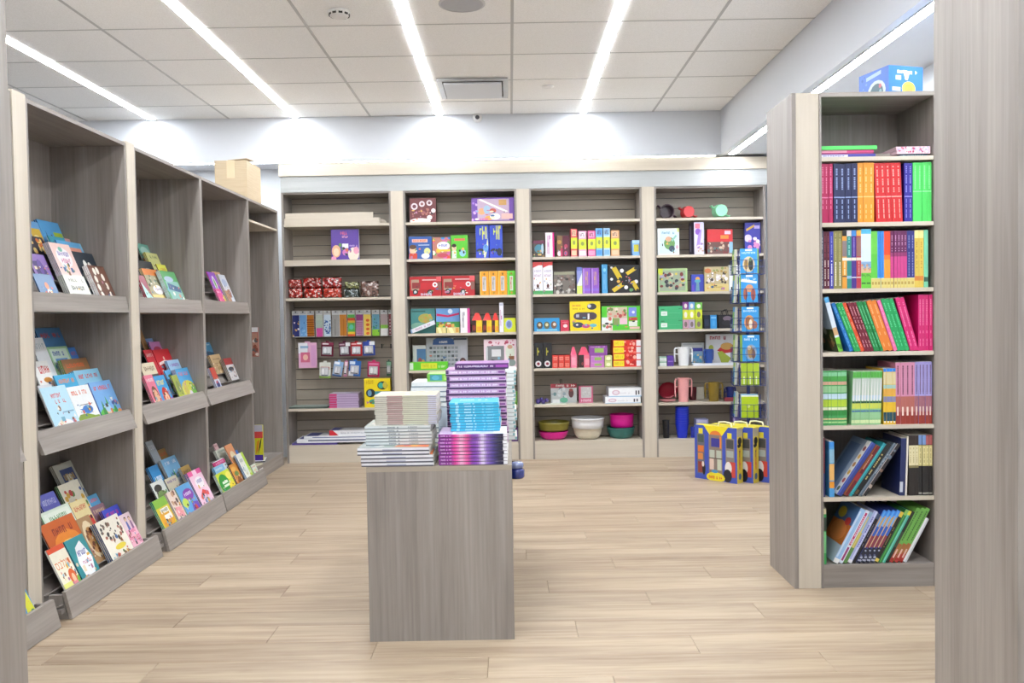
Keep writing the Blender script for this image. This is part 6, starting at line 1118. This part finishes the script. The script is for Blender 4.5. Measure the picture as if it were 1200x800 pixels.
# bottom shelf
z = S[7]
xx0, xx1, _ = rspan(791.5, 807.5, 476, 7.53)
rr_ = (xx1-xx0)/2; ra, rb, HH, wl = rr_*.7, rr_*.94, .13, .0007
nc = PM().lathe([(.0001, 0), (ra, 0), (rb, HH-.012), (rr_, HH-.012), (rr_, HH), (rb-wl, HH), (ra-wl, wl), (.0001, wl)], 28, '2036cc').mesh('cup', False, True)
for k in range(8):
    o = place(nc, 'cup', 'plastic', None, ((xx0+xx1)/2, 7.54, S[7]+.0006+.0208*k)); lab(o, f'{ORD[k]} royal blue cup from the bottom of the nested column', 'cup', 'nested royal blue cups')
cup('black cup at left of bottom shelf', 774, 787, 492, 7, '202022', 90, 7.53)
cup('small blue cup beside the nested blue cups', 807.5, 817, 500, 7, '2a3aa8', 90, 7.53)
carton('flat_box', 'box', 'lilac box behind the puzzle boxes, bottom shelf', 816, 830, 491, 7, [r_(.1, .8, .9, .95, 'c8c8e8')], 'a0a4d0', d=.1, yf=7.5)
carton('tall_box', 'box', 'violet grey box at right of bottom shelf, behind spinner rack', 858.5, 868, 476, 7, [r_(.1, .1, .3, .9, '9a88c0')], '5a4a80', d=.1, yf=7.5)
# ---------------- stacks on the counter
def mag_stack(prefix, n, x0, x1, yf, d, z, t, edge, spine_items, top_items, jit=.004, cat='book', name='book', skew=0.0, group=None, toplab=None, grow=0.0, topc='e8e8ea'):
    wd = x1-x0; pm = PM().box(-wd/2, wd/2, 0, d, 0, t*.94, edge, right='f0eee8', left='f0eee8', back='f0eee8', top=topc)
    c = t*.14
    art(pm, (-wd/2, 0, 0), (wd, 0, 0), (0, 0, t*.94), spine_items)
    art(pm, (-wd/2, 0, t*.94), (wd, 0, 0), (0, d, 0), top_items)
    me = pm.mesh(name); rr = random.Random(sum(map(ord, prefix)))
    for k in range(n):
        o = place(me, name, 'print', None, ((x0+x1)/2+rr.uniform(-jit, jit)+skew*k, yf+rr.uniform(0, jit)+grow*k, z+.0003), (0, 0, math.radians(rr.uniform(-.8, .8))))
        nm = f'{ORD[k]} {prefix} from the bottom' if k < n-1 else f'top {prefix}'
        lab(o, nm, cat, group or prefix+' stack'); z += t
    return z
def ex(x, yf): return atY(x, 520, yf)[0]
Z0 = CZT+.0004
cov = [('s', .05, .1, .6, .9, .08, ['9ab0a8', 'c8d0c8', '7a90a0', 'e8ece8'], 22, 3), ('p', [(.5, .1), (.98, .05), (.98, .7), (.6, .6)], 'f08a4a'), ('s', .6, .1, .95, .6, .06, ['f6b04a', 'e8603a', 'c84a5a'], 10, 4)]
edge = [r_(0, .0, 1, .34, '4a4a58'), r_(0, .34, 1, 1, 'dcdee6'), r_(.35, .3, .62, .6, '9aa0b8')]
# front left: large magazines, then smaller ones, then thin ones
z = mag_stack('large magazine in front left counter stack', 3, ex(423, 3.3), ex(508, 3.3), 3.296, .235, Z0, .0145, 'd8dae0', edge, cov, topc='a8b2b2')
z = mag_stack('large magazine with orange corner on front left stack', 2, ex(418.5, 3.3), ex(503, 3.3), 3.30, .235, z, .0145, 'd8dae0', edge, cov, jit=.002, topc='a8b2b2')
cov2 = [('s', .05, .1, .95, .9, .07, ['c8d4cc', 'e8d8c8', 'a8b8b0', 'f0ece4'], 22, 5), ('e', .55, .45, .25, .25, 'f0e0cc')]
z = mag_stack('pale grey magazine in front left counter stack', 6, ex(429, 3.38), ex(506, 3.38), 3.365, .22, z, .0128, 'd4d8da', [r_(0, 0, 1, .3, '7f898e'), r_(.3, .25, .55, .7, '8a94a0'), r_(.0, .3, 1, .9, 'cfd8da'), ('t', .35, .3, .52, .8, '6a7484', 6, 3), ('t', .66, .3, .8, .8, '8a94a0', 5, 3)], cov2, jit=.004, topc='b8beb6')
z = mag_stack('thin cream booklet in front left counter stack', 15, ex(441, 3.42), ex(513, 3.42), 3.40, .2, z, .0078, 'd6d4c8', [r_(.2, 0, .45, .9, 'b49494'), r_(.45, 0, .86, .9, 'cdceb8'), r_(.86, 0, 1, .9, 'c8c8dc'), r_(0, 0, 1, .2, '76746c')], [('s', .05, .1, .95, .9, .07, ['e8d0b0', 'd8c8a0', 'f0e8d8', 'c8d0c0', 'e8b890'], 24, 6)], jit=.0025, topc='c8c0ac')
# front right: violet spines, cyan booklets on them
def ramp(stops, n=36):
    out = []
    for i in range(n):
        u = (i+.5)/n
        for (a, ca), (b, cb_) in zip(stops, stops[1:]):
            if a <= u <= b:
                k = (u-a)/(b-a); c = tuple(int(int(ca[j:j+2], 16)*(1-k)+int(cb_[j:j+2], 16)*k) for j in (0, 2, 4))
                out.append(r_(i/n, .08, (i+1)/n, 1, '%02x%02x%02x' % c)); break
    return out
vio = ramp([(0, '862a96'), (.17, '9a2fa0'), (.24, 'e0409a'), (.33, 'ecb8d4'), (.42, 'e0509a'), (.5, '7a3ab0'), (.56, '8a50b8'), (.64, 'e6def4'), (.71, '8a68c0'), (.8, '4a3a88'), (.88, '232348'), (.94, '1d1d3c'), (.955, 'e8e8f0'), (1, 'f0f0f4')])+[ ('t', .03, .3, .19, .75, 'e0b8e8', 9, 3), r_(0, 0, 1, .1, '2a1a3a')]
z = mag_stack('violet rainbow magazine in front right counter stack', 9, ex(513.5, 3.3), ex(594, 3.3), 3.302, .22, Z0, .0135, '6a2a8a', vio, [r_(.25, .05, .8, .8, 'c8cce8'), r_(.4, .1, .6, .7, 'e0e4f4'), r_(.86, .1, .98, .9, 'f0f0f4'), r_(0, 0, .2, 1, 'c0a8d0')], jit=.003)
zc = z
z = mag_stack('cyan booklet on the violet magazines', 10, ex(529.5, 3.39), ex(587, 3.39), 3.375, .19, z, .0115, '38b4dc', [r_(0, 0, 1, .2, '1f88b8'), ('t', .3, .3, .55, .8, 'c8ecf6', 7, 3), r_(.12, .2, .18, 1, 'a0dcf0'), ('t', .66, .35, .9, .8, '8ad4ee', 6, 4)], [r_(.05, .05, .95, .95, '4cc0e6'), ('t', .2, .4, .8, .7, 'd8f0f8', 8, 3)], jit=.003, skew=-.0006, topc='4cc0e6')
# tall purple stack behind them
pu = [r_(0, 0, 1, .24, '3a1f52'), r_(0, .24, 1, .95, 'c8a4cc'), r_(.0, .3, .05, .9, '4a2a66')]+[('t', .08, .42, .86, .72, 'f2eaf2', 26, 3)]+[r_(.88, .4, .98, .7, '8a4a9a')]
z = mag_stack('thick purple hardcover in tall counter stack', 13, ex(526.5, 3.68), ex(595, 3.68), 3.60, .22, Z0, .0272, '7a4a8a', pu, [r_(0, 0, 1, 1, 'b890b8'), ('e', .5, .5, .3, .3, 'e0c8d8'), ('t', .2, .2, .8, .4, '6a3a7a', 8, 3)], jit=.006, topc='b890b8')
z = mag_stack('slim purple hardcover crowning tall counter stack', 1, ex(535, 3.62), ex(597.5, 3.62), 3.60, .22, z, .026, '5a2a70', [r_(0, 0, 1, .2, '3a1f52'), ('t', .05, .35, .72, .68, 'e8d8ee', 22, 5), r_(.76, .3, .98, .72, 'a04ab0')], [r_(0, 0, 1, 1, '9a6aa8')], jit=0, topc='9a6aa8')
# back row
z = mag_stack('white hardcover in right back counter stack', 18, ex(580, 4.0)+.0, ex(605, 4.0), 3.95, .22, Z0, .0182, 'eef0f2', [r_(0, 0, 1, .16, 'a8b4b8'), r_(.5, .16, 1, .9, 'e4ecf0'), r_(.9, .2, 1, .8, '8ac0c8')], [r_(.1, .1, .9, .9, 'f0f2f4')], jit=.006, skew=.0)
z = mag_stack('pale blue white hardcover in left back counter stack', 12, ex(482, 3.95), ex(528, 3.95), 3.88, .22, Z0, .0235, 'eaf2f6', [r_(0, 0, 1, .2, '8aa0b0'), r_(.02, .3, .98, .9, 'eef6fa')], [r_(.05, .05, .95, .95, 'f0f4f8')], jit=.006, skew=.0012, topc='eef4f8')
zb = z
o = PM().box(-.055, .055, 0, .16, 0, .034, '7ac84a', top='98d868'); art(o, (-.055, 0, 0), (.11, 0, 0), (0, 0, .034), [r_(.12, .12, .62, .9, '3f98a0'), ('e', .35, .5, .16, .3, '58b0c8'), r_(.68, .2, .98, .8, 'a8e070')])
lab(o.build('game_box', 'print', None, (atY(515, 440, 3.92)[0], 3.90, zb+.0005)), 'small green game box on top of left back counter stack', 'box')
x0, x1 = ex(514.5, 3.64), ex(531, 3.64)
pm = PM().box(-(x1-x0)/2, (x1-x0)/2, 0, .02, 0, .19, 'dfe8f2'); art(pm, (-(x1-x0)/2, 0, 0), ((x1-x0), 0, 0), (0, 0, .19), [r_(0, .5, 1, 1, 'cfe0f2'), r_(0, .3, 1, .52, 'a8bcd8'), r_(0, 0, 1, .3, '8a8a88'), ('e', .3, .2, .28, .13, 'e0d870'), ('e', .8, .2, .16, .12, '4a4a4c'), ('r', .1, .56, .9, .58, 'b0c4dc')])
# this upright book stands between the front and back stacks
lab(pm.build('book', 'print', None, (-.285, 3.635, Z0), (math.radians(-4), 0, 0)), 'pale blue book standing upright between the counter stacks', 'book')
# blue pack poking out of the counter's side shelf
t = empty('blue_pack', (.0, 3.60, .38+.0005)); lab(t, 'clear blue pack poking out from the counter side', 'pack')
zz = .212
PM().lathe([(.0001, 0), (.028, 0), (.034, .008), (.034, .034), (.028, .042), (.0001, .042)], 20, '24368a').build('lower_tub', 'film', t, (.016, 0, zz-.02), smooth=True, weld=True)
PM().lathe([(.0001, 0), (.026, 0), (.032, .006), (.032, .02), (.024, .028), (.0001, .028)], 20, '7a86b0').build('upper_tub', 'film', t, (.014, .0, zz+.0225), smooth=True, weld=True)
PM().box(-.16, -.02, -.03, .03, 0, zz+.02, '8aa04a').build('carton', 'print', t)

# ---------------- spinner rack and its booklets
SX, SY = atY(878.5, 400, 6.75)[0], 6.80
rack = empty('spinner_rack', (SX, SY, 0)); lab(rack, 'navy wire spinner rack of blue booklets in front of rightmost unit', 'rack')
PM().lathe([(.0001, 0), (.17, 0), (.17, .012), (.03, .02), (.0001, .02)], 28, '1c2f6b').build('base', 'wire', rack, weld=True)
PM().tube([(0, 0, .02), (0, 0, 1.74)], .014, '1c2f6b', 12).build('pole', 'wire', rack)
tiers = [(290, 321), (320, 355), (358, 389), (391, 424), (424, 452), (459, 490)]
zs = [(atY(878, a, 6.7)[1], atY(878, b, 6.7)[1]) for a, b in tiers]
wp = .078
for sgn in range(4):
    ang = sgn*PI/2+math.radians(-8)
    for zt, zb in zs:
        pm = PM(); w2, dp = wp, .045; R0 = .08
        def Q(x, y, z): return (x*math.cos(ang)-y*math.sin(ang), x*math.sin(ang)+y*math.cos(ang), z)
        for zz in (zb, zb+.06, zb+.11):
            pm.tube([Q(-w2, -R0, zz), Q(-w2, -R0-dp, zz), Q(w2, -R0-dp, zz), Q(w2, -R0, zz)], .0022, '1c2f6b', 5)
        for xx in (-w2, -w2/3, w2/3, w2): pm.tube([Q(xx, -R0, zb), Q(xx, -R0-dp, zb), Q(xx, -R0-dp, zb+.11)], .0018, '1c2f6b', 5)
        for xx in (-w2, w2): pm.tube([Q(xx, -R0, zb), Q(xx, -R0, zt-.02)], .0028, '1c2f6b', 5)
        pm.build('wire_pocket', 'wire', rack)
for k, z in enumerate((.33, 1.70)):
    pm = PM()
    for s in range(4):
        a_ = s*PI/2; pm.tube([(0, 0, z), (.08*math.cos(a_), .08*math.sin(a_), z)], .004, '1c2f6b', 6)
    pm.build('spoke', 'wire', rack)
ang = math.radians(-8)
def rackbook(k, front, nm, it, col, dx=0.0, h=None, w_=.13):
    zt, zb = zs[k]; h = (h or (zt-zb))-.014; y = -.08-.032+front
    px, py = dx*math.cos(ang)-y*math.sin(ang), dx*math.sin(ang)+y*math.cos(ang)
    cm, pg = picture_book(w_, h, .008, it, col, leftspine=True)
    o = place(cm, 'booklet', 'print', None, (SX+px, SY+py, zb+.006), (math.radians(-1.5), 0, ang)); place(pg, 'page_block', 'print', o)
    lab(o, nm, 'booklet', 'booklets on the spinner rack')
blue = lambda sd: [('r', 0, 0, 1, 1, '2f98dc'), r_(.3, .9, .7, .97, 'eef6fa'), ('t', .1, .78, .9, .87, 'c8e6f6', 9, sd)]
pics = [[('e', .5, .36, .36, .32, 'd8c8a0'), ('e', .62, .34, .14, .24, '2a3428'), ('e', .35, .36, .12, .2, 'b08a3a'), ('e', .6, .56, .08, .08, '6a8a4a')],
        [('p', [(.0, .74), (.9, .66), (.95, .74), (.05, .84)], 'e8f0f6'), ('e', .5, .5, .22, .14, 'd89a70'), ('e', .26, .3, .12, .22, 'b06a48'), ('e', .72, .28, .14, .22, 'b8644a')],
        [('e', .45, .36, .3, .3, 'd8a060'), ('e', .38, .4, .16, .2, 'b8702f'), ('e', .52, .3, .1, .18, 'f0e0c8'), ('e', .76, .26, .16, .16, 'b0705a')],
        [('e', .5, .34, .34, .3, '8aa8c8'), ('e', .46, .36, .16, .24, 'a88a5a'), ('e', .64, .28, .12, .18, '8a6a58'), ('e', .4, .5, .1, .08, 'e0c8a0')]]
words = ['topmost', 'second', 'third', 'fourth']
for k in range(4):
    rackbook(k, 0, f'{words[k]} blue booklet facing forward on the spinner rack', blue(k)+pics[k], '1f78b8', dx=-.004+.004*k)
    rackbook(k, .012, f'green edged booklet behind the {words[k]} blue booklet on rack', [('r', 0, 0, 1, 1, '8ab84a'), r_(.2, .5, .9, .9, 'd8e4a0')], '5a8a4a', dx=(-.008 if k % 2 else .008))
for i, dx in enumerate((-.047, 0, .047)):
    rackbook(4, 0, f'{("left", "middle", "right")[i]} lime booklet in fifth pocket of the spinner rack', [('r', 0, 0, 1, 1, 'aac82a'), r_(.4, .05, .6, .4, 'e0ecc0'), r_(0, 0, 1, .04, '6a8a1a')], '7a981a', dx=dx, w_=.044)
for k in range(6):           # booklets in the pockets turned to the left
    for q in range(2):
        zt, zb = zs[k]; a2 = ang-PI/2; y = -.08-.032+.012*q
        px, py = -y*math.sin(a2), y*math.cos(a2)
        cm, pg = picture_book(.13, (zt-zb)-.014, .008, [('r', 0, 0, 1, 1, ('3f8a4a', '8ab84a', '2f88c8')[(k+q) % 3]), r_(.1, .1, .9, .8, ('b8d060', '3f9ad0', '8ac050')[(k+q) % 3])], ('2f6a3a', 'b0c860', '1f68a8')[(k+q) % 3])
        o = place(cm, 'booklet', 'print', None, (SX+px, SY+py, zb+.006), (math.radians(-3), 0, a2)); place(pg, 'page_block', 'print', o)
        lab(o, f'{("front", "rear")[q]} booklet in {ORD[k]} left-facing pocket of the spinner rack', 'booklet', 'booklets on the spinner rack')
rackbook(5, 0, 'wide lime booklet in lowest visible pocket of the rack', [('r', 0, 0, 1, 1, 'b4d010'), r_(.0, .94, 1, 1, 'f0f4d8'), ('e', .42, .52, .1, .08, 'd8e87a')], '8aa010', dx=-.004, h=.19)
rackbook(5, .012, 'pale blue booklet behind the lowest lime one', [('r', 0, 0, 1, 1, '9ac8e8'), ('s', .1, .1, .9, .9, .06, ['6a98c8', 'd8e8f0'], 10, 2)], '7ab0d8', dx=-.008, h=.2)

# ---------------- big puzzle boxes on the floor
A = Vector(atZ(814.5, 559.5, 0)); Bp = Vector(atZ(864, 567, 0)); e = (Bp-A); wd = e.length; e.normalize(); nrm = Vector((-e.y, e.x))
yaw = math.atan2(e.y, e.x); hh = atY(814.5, 497, A.y)[1]; dpt = .075
def puzzle(org, lb, flip=False):
    pm = PM().box(0, wd, 0, dpt, 0, hh, '3f55b8', right='d8c23a', left='d8c23a', top='e8d84a')
    it = [('p', [(.22, 1), (.8, 1), (.66, .84), (.36, .84)], 'f0dc2a'), ('e', .5, .82, .14, .1, 'e8823a'), r_(.34, .1, .66, .84, '8a7a70'), r_(.4, .62, .6, .78, '3a3a98'), r_(.6, .6, .64, .82, 'e88a3a'), r_(.36, .42, .48, .56, 'b8c0b0'), r_(.52, .42, .64, .56, 'b8c0b0'), r_(.36, .2, .46, .4, 'e0c8b8'), r_(.54, .2, .64, .4, 'c8d0b8'), r_(.34, .4, .66, .42, '5a4a40'),
          r_(.06, .1, .24, .84, '6a6a78'), r_(.1, .84, .2, .94, 'e8d83a'), r_(.08, .68, .22, .82, '4a5a50'), r_(.08, .5, .22, .62, 'e07a3a'), r_(.08, .36, .2, .48, 'd88a48'), r_(.08, .12, .2, .32, '8a3a34'), ('e', .22, .2, .04, .12, '1e1e22'), ('e', .2, .28, .03, .05, 'e8dcd0'),
          r_(.74, .1, .94, .8, '8a8078'), r_(.78, .8, .88, .9, 'e8d83a'), r_(.76, .62, .92, .78, '4a4a48'), r_(.76, .46, .92, .58, 'a8b0a8'), r_(.78, .1, .96, .38, 'c8453a'), ('e', .8, .26, .08, .12, 'e8e4e0'), ('e', .78, .12, .1, .12, '20202a'),
          ('e', .5, .06, .22, .1, 'f0dc2a'), ('t', .34, .03, .66, .09, 'd8502a', 9, 3), ('e', .48, .17, .08, .03, '4a98c8')]
    art(pm, (0, 0, 0), (wd, 0, 0), (0, 0, hh), it)
    s_ = [r_(.1, .84, .9, .98, 'b0a890'), ('e', .5, .76, .34, .07, '1a1a1a'), r_(.1, .66, .7, .7, '1a1a1a'), r_(.2, .64, .5, .66, '2a2a20'), r_(.35, .24, .65, .62, 'c89a2a'), ('t', .4, .26, .62, .44, 'c8452a', 1, 3), ('t', .4, .46, .62, .6, '4a4a4a', 1, 5), ('e', .5, .12, .26, .06, '4a6a8a')]
    if flip: s_ = [(q[0], q[1], 1-q[4], q[3], 1-q[2], q[5]) if q[0] == 'r' else ((q[0], q[1], 1-q[2])+q[3:] if q[0] == 'e' else q) for q in s_]
    art(pm, (wd, 0, 0), (0, dpt, 0), (0, 0, hh), s_)
    o = pm.build('puzzle_box', 'print', None, (org.x, org.y, .0004), (0, 0, yaw)); lab(o, lb, 'puzzle box', 'floor puzzle boxes')
    PM().tube([(wd*.5, dpt/2, hh), (wd*.52, dpt/2, hh+.028), (wd*.66, dpt/2, hh+.034), (wd*.8, dpt/2, hh+.028), (wd*.82, dpt/2, hh)], .006, 'efeecf', 8).build('carry_handle', 'plastic', o, smooth=True)
puzzle(A, 'frontmost blue and yellow puzzle box on the floor, picture side showing')
puzzle(A+nrm*(dpt+.02)+e*.075, 'second blue and yellow puzzle box standing behind the frontmost')
puzzle(A+nrm*(2*dpt+.04)+e*.15, 'third blue and yellow puzzle box at the back', True)

# ---------------- cardboard box on the left cases
bx0, bx1 = atY(251.5, 200, 6.63)[0], atY(289, 200, 6.63)[0]
o = empty('cardboard_box', ((bx0+bx1)/2, 6.63, TOPZ+.0006)); lab(o, 'brown cardboard box on top of the left display cases', 'box')
wd2 = bx1-bx0; hb = atY(270, 188, 6.63)[1]-TOPZ; dpb = .37
part('body', 'cardboard', o, -wd2/2, wd2/2, 0, dpb, 0, hb, .004)
f = part('flap', 'cardboard', o, -wd2*.1, wd2/2, .01, dpb/2, hb+.001, hb+.006); f.rotation_euler = (math.radians(4), math.radians(-5), 0); f.location.z += .012
part('tape', solid('parcel_tape', '#cdb896', 0.3), o, -.03, .03, -.0008, .0, hb*.55, hb)

# ---------------- bits in the far left corner case
def cornerpack(lb, x0, x1, y0, y1, X, col, it, z0=None):
    ya, zt = atX(x0, y0, X); zb = atX(x0, y1, X)[1] if z0 is None else z0; wx = (x1-x0)/1000*ya; h = zt-zb
    pm = PM().box(0, wx, 0, .02, 0, h, col); art(pm, (0, 0, 0), (wx, 0, 0), (0, 0, h), it); o = pm.build('blister_pack', 'print', None, (X, ya, zb)); lab(o, lb, 'pack'); return o, ya, zb+h
o, ya, zt = cornerpack('white and brown pack hanging in the far left corner case', 294.5, 302, 383.5, 418, -2.11, 'a8685a', [r_(0, .84, 1, 1, 'e8e8ea'), r_(.1, .3, .9, .8, 'b88a78'), ('s', .1, .05, .9, .6, .06, ['e0d8d0', '8a4a3a', '5a5a5a'], 12, 2)])
t = cases[4]; PM().tube([(BX+.012-t.location.x, ya+.03-t.location.y, zt-.02), (-2.085-t.location.x, ya+.024-t.location.y, zt-.02)], .003, '8a8c90', 6).build('hook', 'metal', t)
cornerpack('red yellow and purple pack standing in the far left corner case', 298, 307.5, 498, 528, -2.09, 'd8d42a', [r_(0, .8, 1, 1, 'c0c0d0'), r_(0, .64, 1, .82, 'd84a4a'), r_(0, 0, 1, .18, '4a2a98'), ('p', [(.1, .2), (.4, .3), (.6, .6), (.3, .55)], 'e08a2a'), ('p', [(.4, .2), (.7, .4), (.9, .7), (.6, .5)], '2a2a2a')], z0=.1148)
o = PM().box(-.07, .07, -.1, .1, 0, .008, '3a3a40', top='e4e6ea').build('booklet', 'print', None, (-2.09, 6.95, .1146), (0, 0, .2)); lab(o, 'white booklet lying on base of the far left corner case', 'booklet')
o = PM().box(-.06, .05, -.09, .09, 0, .012, 'd8d4b8', top='c8c8a8').build('booklet', 'print', None, (-2.06, 6.68, .1146), (0, 0, -.3)); lab(o, 'yellowish booklet lying beside the white one in corner case', 'booklet')
o = PM().box(0, .0015, -.05, .05, 0, .085, 'ecebf2').build('paper_sign', 'print', None, (FX-.0018, 6.72, .004)); lab(o, 'small white paper label on plinth of far left corner case', 'label')
